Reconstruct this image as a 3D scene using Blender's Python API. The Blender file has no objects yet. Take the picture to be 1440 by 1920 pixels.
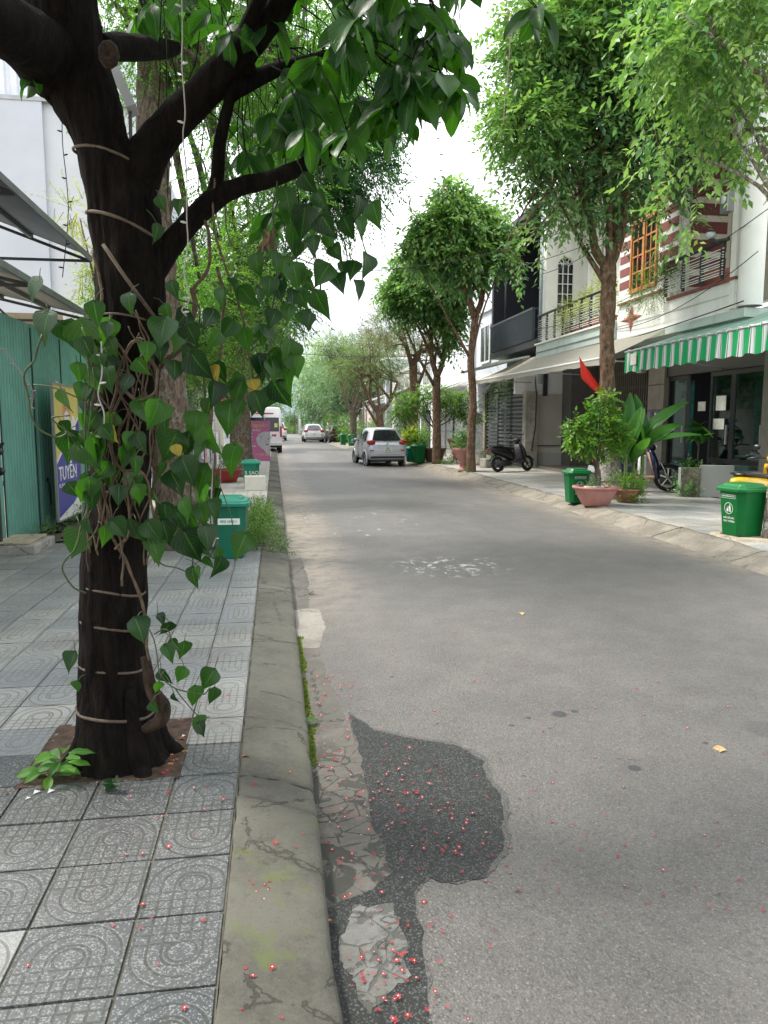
import bpy, bmesh, math, random
import numpy as np
from mathutils import Vector, Matrix, noise
random.seed(7)
R = math.radians
SC = bpy.context.scene
COL = SC.collection

# ------------------------------------------------------------------ camera
EYE = Vector((0, 0, 1.6))
FPX = 1387.0                      # focal length in photo pixels (1440 x 1920)
YAW = math.atan(205/1387); PITCH = math.atan(165/math.hypot(1387, 205))
FW = Vector((math.sin(YAW)*math.cos(PITCH), math.cos(YAW)*math.cos(PITCH), -math.sin(PITCH)))
RT = Vector((math.cos(YAW), -math.sin(YAW), 0)); UP = RT.cross(FW)
cam_d = bpy.data.cameras.new('camera'); cam = bpy.data.objects.new('camera', cam_d); COL.objects.link(cam)
m3 = Matrix((RT, UP, -FW)).transposed()
cam.matrix_world = Matrix.Translation(EYE) @ m3.to_4x4()
cam_d.sensor_fit = 'VERTICAL'; cam_d.sensor_height = 36; cam_d.lens = 36*FPX/1920
cam_d.clip_start = 0.05; cam_d.clip_end = 900
SC.camera = cam

# ------------------------------------------------------------------ sky, sun, exposure
SUN_EL, SUN_AZ = R(54), R(-62)    # azimuth from +Y towards +X
world = bpy.data.worlds.new('World'); SC.world = world; world.use_nodes = True
nt = world.node_tree; nt.nodes.clear()
wo = nt.nodes.new('ShaderNodeOutputWorld'); bg = nt.nodes.new('ShaderNodeBackground')
sky = nt.nodes.new('ShaderNodeTexSky'); sky.sky_type = 'NISHITA'; sky.sun_disc = False
sky.sun_elevation = SUN_EL; sky.sun_rotation = SUN_AZ; sky.air_density = 1.3; sky.dust_density = 3.0
tc = nt.nodes.new('ShaderNodeTexCoord'); mp = nt.nodes.new('ShaderNodeMapping'); mp.inputs['Scale'].default_value = (1, 1, 2.6)
nz = nt.nodes.new('ShaderNodeTexNoise'); nz.inputs['Scale'].default_value = 2.2; nz.inputs['Detail'].default_value = 6
rp = nt.nodes.new('ShaderNodeValToRGB'); rp.color_ramp.elements[0].position = .30; rp.color_ramp.elements[1].position = .52
rp.color_ramp.elements[0].color = (.30, .30, .30, 1)
mx = nt.nodes.new('ShaderNodeMix'); mx.data_type = 'RGBA'
sx_ = nt.nodes.new('ShaderNodeSeparateXYZ'); nt.links.new(tc.outputs['Generated'], sx_.inputs[0])
r2_ = nt.nodes.new('ShaderNodeValToRGB'); r2_.color_ramp.elements[0].position = .06; r2_.color_ramp.elements[1].position = .27
r2_.color_ramp.elements[0].color = (.33, .345, .40, 1); r2_.color_ramp.elements[1].color = (.95, .97, 1, 1)
nt.links.new(sx_.outputs[2], r2_.inputs[0]); ml_ = nt.nodes.new('ShaderNodeVectorMath'); ml_.operation = 'SCALE'; ml_.inputs['Scale'].default_value = 10
nt.links.new(r2_.outputs[0], ml_.inputs[0]); nt.links.new(ml_.outputs[0], mx.inputs['B'])
nt.links.new(tc.outputs['Generated'], mp.inputs[0]); nt.links.new(mp.outputs[0], nz.inputs['Vector'])
nt.links.new(nz.outputs['Fac'], rp.inputs[0]); nt.links.new(rp.outputs[0], mx.inputs['Factor'])
nt.links.new(sky.outputs[0], mx.inputs['A']); nt.links.new(mx.outputs['Result'], bg.inputs[0])
bg.inputs[1].default_value = 0.15
nt.links.new(bg.outputs[0], wo.inputs[0])
sd = bpy.data.lights.new('sun', 'SUN'); sun = bpy.data.objects.new('sun', sd); COL.objects.link(sun)
sd.energy = 2.7; sd.angle = R(11); sd.color = (1, .95, .87)
sv = Vector((math.sin(SUN_AZ)*math.cos(SUN_EL), math.cos(SUN_AZ)*math.cos(SUN_EL), math.sin(SUN_EL)))
sun.rotation_euler = sv.to_track_quat('Z', 'Y').to_euler(); sun.location = sv*60
SC.view_settings.view_transform = 'Standard'; SC.view_settings.look = 'None'
SC.view_settings.gamma = 1; SC.view_settings.use_curve_mapping = False
SC.view_settings.exposure = 0.82
SC.cycles.max_bounces = 7; SC.cycles.transparent_max_bounces = 8
SC.cycles.sample_clamp_indirect = 6

# photo pixel -> point of the place, at a given height / depth / side distance
def ray(px, py): return FW*FPX + RT*(px-720) + UP*(960-py)
def G(px, py, z=0.0):
    d = ray(px, py); return EYE + d*((z-EYE.z)/d.z)
def PY(px, py, Y):
    d = ray(px, py); return EYE + d*(Y/d.y)
def PX(px, py, X):
    d = ray(px, py); return EYE + d*(X/d.x)

# ------------------------------------------------------------------ node helper
class V:
    def __init__(s, nt, o): s.nt = nt; s.o = o
    def _m(s, op, b=None, c=None):
        n = s.nt.nodes.new('ShaderNodeMath'); n.operation = op
        s.nt.links.new(s.o, n.inputs[0])
        for i, x in ((1, b), (2, c)):
            if x is None: continue
            if isinstance(x, V): s.nt.links.new(x.o, n.inputs[i])
            else: n.inputs[i].default_value = x
        return V(s.nt, n.outputs[0])
    def __add__(s, b): return s._m('ADD', b)
    def __sub__(s, b): return s._m('SUBTRACT', b)
    def __mul__(s, b): return s._m('MULTIPLY', b)
    def __truediv__(s, b): return s._m('DIVIDE', b)
    def abs(s): return s._m('ABSOLUTE')
    def mn(s, b): return s._m('MINIMUM', b)
    def mxx(s, b): return s._m('MAXIMUM', b)
    def lt(s, b): return s._m('LESS_THAN', b)
    def gt(s, b): return s._m('GREATER_THAN', b)
    def pw(s, b): return s._m('POWER', b)
    def step(s, a, b, lo=0.0, hi=1.0):      # smooth map range
        n = s.nt.nodes.new('ShaderNodeMapRange'); n.interpolation_type = 'SMOOTHSTEP'
        s.nt.links.new(s.o, n.inputs[0]); n.inputs[1].default_value = a; n.inputs[2].default_value = b
        n.inputs[3].default_value = lo; n.inputs[4].default_value = hi
        return V(s.nt, n.outputs[0])

class Mat:
    """a material with small helpers; s.b is the principled shader"""
    def __init__(s, name, col=(.5, .5, .5), rough=.7, metal=0.0, spec=.5):
        s.m = bpy.data.materials.new(name); s.m.use_nodes = True; s.nt = s.m.node_tree
        s.b = s.nt.nodes['Principled BSDF']; s.out = s.nt.nodes['Material Output']
        s.set(col); s.b.inputs['Roughness'].default_value = rough; s.b.inputs['Metallic'].default_value = metal
        s.b.inputs['Specular IOR Level'].default_value = spec
        s.bumps = None
    def L(s, a, b): s.nt.links.new(a.o if isinstance(a, V) else a, b)
    def set(s, c):
        if isinstance(c, (tuple, list)): s.b.inputs['Base Color'].default_value = (*c[:3], 1)
        else: s.L(c, s.b.inputs['Base Color'])
    def coord(s, kind='Object'):
        if not hasattr(s, '_tc'): s._tc = s.nt.nodes.new('ShaderNodeTexCoord')
        return s._tc.outputs[kind]
    def wpos(s):
        if not hasattr(s, '_g'): s._g = s.nt.nodes.new('ShaderNodeNewGeometry')
        return s._g.outputs['Position']
    def xyz(s, vec):
        n = s.nt.nodes.new('ShaderNodeSeparateXYZ'); s.L(vec, n.inputs[0])
        return [V(s.nt, o) for o in n.outputs]
    def scaled(s, vec, sc):
        n = s.nt.nodes.new('ShaderNodeMapping'); n.inputs['Scale'].default_value = sc; s.L(vec, n.inputs[0]); return n.outputs[0]
    def noise(s, vec, scale, detail=4, rough=.55, dist=0.0):
        n = s.nt.nodes.new('ShaderNodeTexNoise'); s.L(vec, n.inputs['Vector'])
        n.inputs['Scale'].default_value = scale; n.inputs['Detail'].default_value = detail
        n.inputs['Roughness'].default_value = rough; n.inputs['Distortion'].default_value = dist
        return V(s.nt, n.outputs['Fac'])
    def voro(s, vec, scale, feat='F1', out='Distance', rnd=1.0):
        n = s.nt.nodes.new('ShaderNodeTexVoronoi'); n.feature = feat; s.L(vec, n.inputs['Vector'])
        n.inputs['Scale'].default_value = scale; n.inputs['Randomness'].default_value = rnd
        return V(s.nt, n.outputs[out])
    def mix(s, f, a, b, mode='MIX'):
        n = s.nt.nodes.new('ShaderNodeMix'); n.data_type = 'RGBA'; n.blend_type = mode
        for k, x in (('A', a), ('B', b)):
            if isinstance(x, (tuple, list)): n.inputs[k].default_value = (*x[:3], 1)
            else: s.L(x, n.inputs[k])
        if isinstance(f, (int, float)): n.inputs['Factor'].default_value = f
        else: s.L(f, n.inputs['Factor'])
        return n.outputs['Result']
    def bump(s, h, strength=.4, dist=.01):
        n = s.nt.nodes.new('ShaderNodeBump'); n.inputs['Strength'].default_value = strength
        n.inputs['Distance'].default_value = dist; s.L(h, n.inputs['Height'])
        if s.bumps is not None: s.L(s.bumps, n.inputs['Normal'])
        s.bumps = n.outputs[0]; s.L(s.bumps, s.b.inputs['Normal'])
    def rnd(s):
        n = s.nt.nodes.new('ShaderNodeObjectInfo'); return V(s.nt, n.outputs['Random'])
    def attr(s, name):
        n = s.nt.nodes.new('ShaderNodeAttribute'); n.attribute_name = name; return V(s.nt, n.outputs['Fac'])

_M = {}
def plain(name, col, rough=.6, metal=0.0, var=.12, scale=6.0, bump=0.0, bscale=60, spec=.5, dirt=0.0, dirtcol=(.12, .10, .08)):
    """a plain surface with slight mottling and optional dirt"""
    if name in _M: return _M[name]
    M = Mat(name, col, rough, metal, spec); p = M.wpos()
    n = M.noise(p, scale, 5)
    lo = tuple(c*(1-var) for c in col); hi = tuple(min(1, c*(1+var)) for c in col)
    c = M.mix(n.step(.3, .7), lo, hi)
    if dirt:
        d = M.noise(M.scaled(p, (1, 1, .25)), scale*.9, 7, .65).step(.5, .8)*dirt
        c = M.mix(d, c, dirtcol)
    M.set(c)
    if bump: M.bump(M.noise(p, bscale, 5), bump, .01)
    _M[name] = M.m; return M.m

# ------------------------------------------------------------------ mesh builder
class MB:
    def __init__(s): s.v = []; s.f = []; s.mi = []; s.sm = []; s.cur = 0; s.uv = None
    def add(s, vs, fs, smooth=False):
        o = len(s.v); s.v += [tuple(x) for x in vs]
        for f in fs: s.f.append(tuple(i+o for i in f)); s.mi.append(s.cur); s.sm.append(smooth)
        return s
    def box(s, x0, x1, y0, y1, z0, z1, M=None):
        vs = [Vector((x, y, z)) for z in (z0, z1) for y in (y0, y1) for x in (x0, x1)]
        if M is not None: vs = [M @ v for v in vs]
        return s.add(vs, [(0, 2, 3, 1), (4, 5, 7, 6), (0, 1, 5, 4), (2, 6, 7, 3), (0, 4, 6, 2), (1, 3, 7, 5)])
    def bar(s, a, b, w, h=None, up=(0, 0, 1)):
        a = Vector(a); b = Vector(b); h = h or w; d = (b-a).normalized(); u = Vector(up)
        if abs(d.dot(u)) > .99: u = Vector((0, 1, 0))
        x = d.cross(u).normalized(); y = x.cross(d)
        vs = [p + x*sx*w/2 + y*sy*h/2 for p in (a, b) for sx, sy in ((-1, -1), (1, -1), (1, 1), (-1, 1))]
        return s.add(vs, [(0, 1, 2, 3), (4, 7, 6, 5), (0, 4, 5, 1), (1, 5, 6, 2), (2, 6, 7, 3), (3, 7, 4, 0)])
    def tube(s, pts, rad, n=8, caps=True, smooth=True):
        pts = [Vector(p) for p in pts]
        if not isinstance(rad, (list, tuple)): rad = [rad]*len(pts)
        vs = []; fs = []; u = None
        for i, p in enumerate(pts):
            d = (pts[min(i+1, len(pts)-1)] - pts[max(i-1, 0)]).normalized()
            if u is None: u = d.orthogonal().normalized()
            u = (u - d*u.dot(d)).normalized(); w = d.cross(u)
            for k in range(n):
                t = 2*math.pi*k/n; vs.append(p + (u*math.cos(t)+w*math.sin(t))*rad[i])
        for i in range(len(pts)-1):
            for k in range(n):
                a = i*n+k; b = i*n+(k+1) % n; fs.append((a, b, b+n, a+n))
        if caps: fs.append(tuple(range(n-1, -1, -1))); fs.append(tuple(range((len(pts)-1)*n, len(pts)*n)))
        return s.add(vs, fs, smooth)
    def lathe(s, prof, n=24, c=(0, 0, 0), axis='Z', smooth=True, sx=1, sy=1):
        vs = []; fs = []; c = Vector(c)
        for r, z in prof:
            for k in range(n):
                t = 2*math.pi*k/n; x, y = r*math.cos(t)*sx, r*math.sin(t)*sy
                vs.append(c + (Vector((x, y, z)) if axis == 'Z' else Vector((z, x, y)) if axis == 'X' else Vector((x, z, y))))
        for i in range(len(prof)-1):
            for k in range(n):
                a = i*n+k; b = i*n+(k+1) % n; fs.append((a, b, b+n, a+n))
        return s.add(vs, fs, smooth)
    def prism(s, pts, d, smooth=False):
        """closed outline pts extruded by vector d"""
        n = len(pts); d = Vector(d); vs = [Vector(p) for p in pts]; vs += [v+d for v in vs]
        return s.add(vs, [tuple(range(n-1, -1, -1)), tuple(range(n, 2*n))]+[(i, (i+1) % n, (i+1) % n+n, i+n) for i in range(n)], smooth)
    def loft(s, rings, closed=True, caps=True, smooth=True):
        n = len(rings[0]); vs = [v for r in rings for v in r]; fs = []
        for i in range(len(rings)-1):
            for k in range(n if closed else n-1):
                a = i*n+k; b = i*n+(k+1) % n; fs.append((a, b, b+n, a+n))
        if caps and closed: fs.append(tuple(range(n-1, -1, -1))); fs.append(tuple(range((len(rings)-1)*n, len(rings)*n)))
        return s.add(vs, fs, smooth)
    def xf(s, M): s.v = [tuple(M @ Vector(v)) for v in s.v]; return s
    def build(s, name, mats, parent=None, bevel=0.0, seg=1, sub=0):
        me = bpy.data.meshes.new(name); me.from_pydata([tuple(v) for v in s.v], [], s.f)
        for m in (mats if isinstance(mats, (list, tuple)) else [mats]): me.materials.append(m)
        me.polygons.foreach_set('material_index', s.mi); me.polygons.foreach_set('use_smooth', s.sm); me.update()
        bm = bmesh.new(); bm.from_mesh(me); bmesh.ops.recalc_face_normals(bm, faces=bm.faces); bm.to_mesh(me); bm.free()
        o = bpy.data.objects.new(name, me); COL.objects.link(o)
        if parent: o.parent = parent
        if sub:
            md = o.modifiers.new('sub', 'SUBSURF'); md.levels = sub; md.render_levels = sub
        if bevel:
            md = o.modifiers.new('bev', 'BEVEL'); md.width = bevel; md.segments = seg; md.limit_method = 'ANGLE'
        return o

def tag(o, label=None, cat=None, group=None, kind=None):
    if label: o['label'] = label
    if cat: o['category'] = cat
    if group: o['group'] = group
    if kind: o['kind'] = kind
    return o
def empty(name, loc=(0, 0, 0), rz=0.0, label=None, cat=None, group=None):
    o = bpy.data.objects.new(name, None); COL.objects.link(o); o.location = loc; o.rotation_euler = (0, 0, rz)
    o.empty_display_size = .1
    return tag(o, label, cat, group)
def dup(o, parent=None):
    c = o.copy(); COL.objects.link(c)
    if parent: c.parent = parent
    for ch in list(o.children): dup(ch, c)
    return c
def dupthing(o, loc, rz, label, group=None):
    c = dup(o); c.location = loc; c.rotation_euler = (0, 0, rz); c['label'] = label
    if group: c['group'] = group
    return c
def fast_mesh(name, verts, faces_flat, nper, mat, parent=None, attr=None, smooth=False):
    """numpy mesh with equal-sided faces; attr = per-face float 'tone'"""
    me = bpy.data.meshes.new(name); nv = len(verts); nf = len(faces_flat)//nper
    me.vertices.add(nv); me.vertices.foreach_set('co', np.asarray(verts, np.float32).ravel())
    me.loops.add(nf*nper); me.loops.foreach_set('vertex_index', np.asarray(faces_flat, np.int32))
    me.polygons.add(nf); me.polygons.foreach_set('loop_start', np.arange(0, nf*nper, nper, dtype=np.int32))
    me.update(calc_edges=True)
    if attr is not None:
        a = me.attributes.new('tone', 'FLOAT', 'FACE'); a.data.foreach_set('value', np.asarray(attr, np.float32))
    me.materials.append(mat)
    if smooth: me.polygons.foreach_set('use_smooth', np.ones(nf, bool))
    o = bpy.data.objects.new(name, me); COL.objects.link(o)
    if parent: o.parent = parent
    return o
def catmull(pts, n=6):
    P = [Vector(p) for p in pts]; P = [2*P[0]-P[1]]+P+[2*P[-1]-P[-2]]; out = []
    for i in range(1, len(P)-2):
        for k in range(n):
            t = k/n; a, b, c, d = P[i-1:i+3]
            out.append(.5*((2*b)+(c-a)*t+(2*a-5*b+4*c-d)*t*t+(3*b-a-3*c+d)*t**3))
    out.append(P[-2]); return out
def lerp_list(v, m):
    n = len(v)-1; out = []
    for i in range(m):
        t = i/(m-1)*n; k = min(int(t), n-1); out.append(v[k]+(v[k+1]-v[k])*(t-k))
    return out
# ================================================================== materials of the ground
def asphalt(name, base, wet=False):
    M = Mat(name, base, .58, 0, .55); p = M.wpos(); x, y, z = M.xyz(p)
    big = M.noise(p, .35, 4); mid = M.noise(p, 3.0, 6, .6)
    c = M.mix(mid.step(.3, .7), tuple(b*.84 for b in base), tuple(b*1.14 for b in base))
    c = M.mix(big.step(.35, .65)*.35, c, tuple(b*.78 for b in base))
    st = M.voro(p, 85); sc = M.voro(p, 85, 'F1', 'Color')
    sx = M.xyz(sc.o)[0]
    c = M.mix(sx.gt(.90)*st.step(.25, .42, 1, 0)*.42, c, (.30, .29, .27) if not wet else (.20, .22, .21))
    c = M.mix(sx.lt(.25)*.35, c, tuple(b*.45 for b in base))
    st2 = M.voro(p, 210); c = M.mix(M.xyz(M.voro(p, 210, 'F1', 'Color').o)[1].gt(.80)*.28, c, (.29, .28, .265) if not wet else (.2, .22, .21))
    if not wet:
        # sand gathered along both kerbs, further up the road
        wob = M.noise(p, 1.2, 5)*.7
        lft = (x-wob).step(.05, .75, 1, 0)*y.step(4.5, 9)
        rgt = (x+wob).step(4.9, 5.9)*y.step(5, 9)
        sand = M.noise(p, 5, 7, .7).step(.3, .6)
        c = M.mix((lft+rgt).mn(1)*sand*.65, c, (.36, .30, .235))
        c = M.mix((M.noise(M.scaled(p, (1, .35, 1)), 1.1, 6).step(.52, .75))*y.step(6, 14)*.25, c, (.29, .27, .25))
        # old splashes of whitewash
        ex = (x-1.95)/.75; ey = (y-8.0)/.75; e = (ex*ex+ey*ey).step(.1, 1.0, 1, 0)
        sp = M.noise(M.scaled(p, (1, .7, 1)), 9, 8, .72).step(.552, .58)
        c = M.mix(e*sp*.75, c, (.62, .60, .57))
        ex = (x-1.2)/1.6; ey = (y-11.8)/2.8; e = (ex*ex+ey*ey).step(.2, 1.0, 1, 0)
        sp = M.noise(M.scaled(p, (1.0, .5, 1)), 5, 8, .72).step(.625, .65)
        c = M.mix(e*sp*.6, c, (.60, .57, .53))
        # oil spots
        for ox, oy, r in ((1.52, 3.72, .045), (1.62, 3.74, .02), (1.22, 3.62, .02), (1.34, 3.7, .015), (2.1, 3.25, .02), (1.62, 3.05, .03), (2.5, 3.35, .12)):
            d = ((x-ox)*(x-ox)+(y-oy)*(y-oy)*.8).pw(.5) + (mid-.5)*.03
            c = M.mix(d.step(r*.7, r*1.1, .8 if r < .1 else .3, 0), c, (.03, .03, .04))
    M.set(c)
    h = st.step(.0, .6, 1, 0)*.7 + st2*.3
    M.bump(h, .6 if not wet else .3, .006 if not wet else .003)
    if wet:
        M.b.inputs['Roughness'].default_value = .55
        M.b.inputs['Specular IOR Level'].default_value = .35
    return M.m
ASPH = asphalt('asphalt', (.118, .111, .103)); WET = asphalt('wet_asphalt', (.022, .023, .022), True); DAMP = asphalt('damp_asphalt', (.075, .071, .067))

def concrete(name, base=(.30, .28, .25), moss=0.0, cracks=0.0, bscale=45):
    M = Mat(name, base, .9); p = M.wpos(); x, y, z = M.xyz(p)
    n = M.noise(p, 2.3, 7, .62); f = M.noise(p, 38, 5, .7)
    c = M.mix(n.step(.3, .7), tuple(b*.62 for b in base), tuple(b*1.18 for b in base))
    c = M.mix(f.step(.42, .75)*.35, c, tuple(min(1, b*1.5) for b in base))
    c = M.mix(M.noise(p, 7, 8, .75).step(.55, .68)*.55, c, tuple(b*.35 for b in base))
    c = M.mix(M.noise(p, 170, 3, .6).step(.55, .7)*.35, c, tuple(b*1.6 for b in base)); c = M.mix(M.noise(p, 120, 3, .6).step(.58, .7)*.5, c, tuple(b*.4 for b in base))
    cr_ = (M.voro(p, 1.7, 'DISTANCE_TO_EDGE')+(M.noise(p, 9, 6, .7)-.5)*.22).abs().step(.002, .012, 1, 0); c = M.mix(cr_*.7, c, (.03, .028, .02)); M.bump(cr_*-1.0, .5, .01)
    if moss:
        c = M.mix(M.noise(p, 5, 7, .7).step(.56, .72)*moss, c, (.11, .14, .035))
    if cracks:
        q = M.scaled(p, (1, 1, .01))
        d = (M.voro(q, 9, 'DISTANCE_TO_EDGE')+(M.noise(p, 22, 5)-.5)*.16).abs()
        cid = M.xyz(M.voro(q, 9, 'F1', 'Color').o)[0]; c = M.mix((cid-.5).mxx(0)*1.2, c, (.10, .10, .085)); k = (d.step(.008, .035, 1, 0)+M.noise(p, 4.5, 6, .65, 1.0).step(.52, .56)).mn(1)*y.step(3.3, 3.8, 1, 0)
        c = M.mix(k*cracks, c, (.045, .047, .04)); M.bump(k*-1.0, .6, .01)
    M.set(c); M.bump(M.noise(p, bscale, 6, .7), .35, .008)
    return M.m
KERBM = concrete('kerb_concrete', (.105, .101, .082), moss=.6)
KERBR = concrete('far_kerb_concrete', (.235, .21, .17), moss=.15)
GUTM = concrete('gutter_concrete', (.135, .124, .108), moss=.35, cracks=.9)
PATCH = concrete('patch_concrete', (.165, .165, .155), cracks=.6)
CONC = concrete('rough_concrete', (.36, .34, .30))
PLINTH = concrete('yellow_concrete', (.44, .38, .28))

def tile_mat(name, base, groove, spk):
    """terrazzo pressed with concentric arches crossed by a grid; UV runs 0..1 over each tile"""
    M = Mat(name, base, .50, 0, .55); uv = M.coord('UV'); u, v, _ = M.xyz(uv); p = M.wpos()
    a = (u-.5).abs(); b = (v-.52).mxx(0.0); bb = (v-.52).abs()
    rr = (a*a+b*b).pw(.5); rc = (a*a+bb*bb).pw(.5); w = .017
    d = (rr-.455).abs().mn((rr-.32).abs()).mn((rr-.185).abs())
    d = d.mn((rc-.135).abs())
    low = v.lt(.40)
    hl = (v-.13).abs().mn((v-.26).abs()).mn((v-.39).abs()) + v.gt(.45)
    d = d.mn(hl).mn((a-.06).abs()+v.gt(.36))
    g = d.step(w*.45, w*1.25, 1, 0)
    r = M.attr('tone')
    c = M.mix(M.noise(p, 1.6, 5).step(.3, .7), tuple(x*.74 for x in base), tuple(x*1.2 for x in base))
    c = M.mix(r, c, M.mix(1.0, c, (.62, .68, .76), 'MULTIPLY'))
    col = M.xyz(M.voro(p, 230, 'F1', 'Color').o)[0]
    c = M.mix(col.gt(.80)*spk, c, (.50, .51, .50)); c = M.mix(col.lt(.3)*spk*.8, c, tuple(x*.5 for x in base))
    c = M.mix(M.noise(p, 9, 8, .7).step(.55, .75)*.35, c, (.13, .12, .10))
    c = M.mix(g*M.noise(p, 4, 4).step(.3, .7, .45, .9), c, groove)
    M.set(c); M.bump(g*-1.0, .3, .004); M.bump(M.noise(p, 90, 4), .25, .004)
    return M.m
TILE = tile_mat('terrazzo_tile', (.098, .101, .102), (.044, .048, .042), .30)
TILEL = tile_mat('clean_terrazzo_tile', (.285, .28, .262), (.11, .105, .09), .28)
TILER = tile_mat('pale_paving_tile', (.43, .41, .375), (.22, .20, .17), .25)
def far_paving(name, base, s):
    M = Mat(name, base, .85); p = M.wpos(); x, y, z = M.xyz(p)
    fx = (x/s)._m('FRACT'); fy = (y/s)._m('FRACT')
    d = (fx-.5).abs().mxx((fy-.5).abs()).step(.46, .49)
    c = M.mix(M.noise(p, 1.3, 6).step(.3, .7), tuple(k*.8 for k in base), tuple(min(1, k*1.1) for k in base))
    c = M.mix(d*.55, c, tuple(k*.4 for k in base))
    c = M.mix(M.noise(p, .8, 7, .7).step(.5, .7)*.5, c, (.36, .29, .21))
    M.set(c); M.bump(d*-1.0, .5, .01); return M.m
FARPAVE = far_paving('worn_paving', (.40, .385, .35), .3)
SOIL = plain('soil', (.068, .040, .026), .95, var=.45, scale=22, bump=.8, bscale=70)
DUST = plain('dusty_ground', (.33, .28, .21), .95, var=.25, scale=1.3, bump=.5, bscale=30)
JOINT = plain('joint_dirt', (.10, .095, .075), .95, var=.4, scale=12)

# ================================================================== ground, road, pavements
WZ = .12                                   # pavement height over the road
def sheet(name, x0, x1, y0, y1, z, mat, nx=1, ny=1, fn=None):
    mb = MB(); vs = []; fs = []
    for j in range(ny+1):
        for i in range(nx+1):
            x = x0+(x1-x0)*i/nx; y = y0+(y1-y0)*j/ny; vs.append((x, y, z if fn is None else z+fn(x, y)))
    for j in range(ny):
        for i in range(nx):
            a = j*(nx+1)+i; fs.append((a, a+1, a+nx+2, a+nx+1))
    mb.add(vs, fs, True); return tag(mb.build(name, mat), kind='structure')
sheet('ground', -300, 300, -60, 500, -.03, DUST)
RK = [(5.0, -6), (5.02, 3), (5.12, 6), (5.22, 7.1), (5.38, 9.4), (5.5, 13.4), (5.56, 16.7), (5.72, 22), (5.6, 27), (5.4, 33.9), (5.05, 40), (4.85, 44), (4.7, 52), (4.65, 62), (4.8, 76), (5.3, 95), (6.0, 130)]
def rk(y):
    for (x0, y0), (x1, y1) in zip(RK, RK[1:]):
        if y <= y1: return x0+(x1-x0)*max(0, (y-y0))/(y1-y0)
    return RK[-1][0]
LKX = .15
def lk(y): return LKX if y < 60 else LKX-.0*(y-60)
# road: slightly cambered so that the sheet meets the kerbs
mb = MB(); vs = []; fs = []; ys = [-6+.5*i for i in range(60)]+[24+2*i for i in range(55)]
for y in ys:
    for t in (0, .1, .3, .5, .7, .9, 1):
        x = lk(y)-.02+(rk(y)+.06-lk(y))*t; vs.append((x, y, .03*(1-(2*t-1)**2)))
for j in range(len(ys)-1):
    for i in range(6): a = j*7+i; fs.append((a, a+1, a+8, a+7))
mb.add(vs, fs, True); tag(mb.build('road', ASPH), kind='structure')
def road_z(x, y):
    t = (x-(lk(y)-.02))/(rk(y)+.06-(lk(y)-.02)); T = (0, .1, .3, .5, .7, .9, 1)
    for a, b in zip(T, T[1:]):
        if a <= t <= b: za, zb = (.03*(1-(2*q-1)**2) for q in (a, b)); return za+(zb-za)*(t-a)/(b-a)
    return 0

# pavement beds (mortar joints show between the tiles above them)
sheet('left_pavement_bed', -3.35, -.172, -6, 13.0, WZ-.006, JOINT)
sheet('left_pavement', -3.35, -.172, 13.0, 60, WZ, FARPAVE)
sheet('left_yard', -14, -3.352, -6, 60, WZ-.006, DUST)
for nm, a, b, mt in (('right_pavement_bed', 7.0, 17.0, JOINT), ('right_pavement_near', -6, 6.996, FARPAVE), ('right_pavement', 17.002, 60, FARPAVE), ('far_verge', 60.002, 128, DUST)):
    mb = MB(); vs = []; fs = []; n = max(2, int((b-a)/1.0))
    zz = WZ-.022 if 'bed' in nm else WZ
    for j in range(n+1):
        y = a+(b-a)*j/n; vs += [(rk(y)+.42, y, zz), (9.3 if y < 60 else 14, y, zz)]
    for j in range(n): fs.append((2*j, 2*j+1, 2*j+3, 2*j+2))
    mb.add(vs, fs); tag(mb.build(nm, mt), kind='structure')

# tiles, one object each; meshes shared between a few variants
def tile_mesh(w, h, mat, tone, flip, t=.03):
    me = bpy.data.meshes.new('paving_tile'); e = .004; g = .0014
    vs = [(g, g, 0), (w-g, g, 0), (w-g, h-g, 0), (g, h-g, 0), (g+e, g+e, t), (w-g-e, g+e, t), (w-g-e, h-g-e, t), (g+e, h-g-e, t)]
    fs = [(4, 5, 6, 7), (0, 1, 5, 4), (1, 2, 6, 5), (2, 3, 7, 6), (3, 0, 4, 7)]
    me.from_pydata(vs, [], fs); uvl = me.uv_layers.new(name='UVMap')
    for l in me.loops:
        v = me.vertices[l.vertex_index].co; u_, v_ = v.x/w*min(1, w/h if w < h*.99 else 1), v.y/h
        if flip: u_, v_ = u_, 1-v_
        uvl.data[l.index].uv = (u_, v_)
    a = me.attributes.new('tone', 'FLOAT', 'FACE'); a.data.foreach_set('value', [tone]*len(me.polygons))
    me.materials.append(mat); return me
TS = .3075
def variants(mat, w=TS, h=TS): return [[tile_mesh(w, h, mat, t, f) for t in (0, .35, .7, 1.0)] for f in (0, 1)]
VL = variants(TILE); VLn = variants(TILE, .262, TS); VLL = variants(TILEL); VLnL = variants(TILEL, .262, TS); VR = variants(TILER)
pv = empty('paving_tiles', (0, 0, 0)); tag(pv, kind='structure')
PIT = (-1.02, -.42, 3.10, 3.66)           # the square left open for the near tree
rng = random.Random(3); cells = []
x_edge = -.175
for j in range(-6, 40):
    y0 = .93+j*TS
    for i in range(0, 11):
        if i == 0: x0, w = x_edge-.262, .262
        else: x0, w = x_edge-.262-i*TS, TS
        if x0 < -3.33: continue
        if x0+w > PIT[0]+.06 and x0 < PIT[1]-.03 and y0+TS > PIT[2]+.04 and y0 < PIT[3]-.04: continue
        if x0 < -.9 and 0: continue
        cells.append((x0, y0, w, i, j))
def shows(x, y, z):
    d = Vector((x, y, z))-EYE; f = d.dot(FW)
    return f > .2 and abs(d.dot(RT)/f*FPX) < 800 and abs(d.dot(UP)/f*FPX) < 1060
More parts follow.
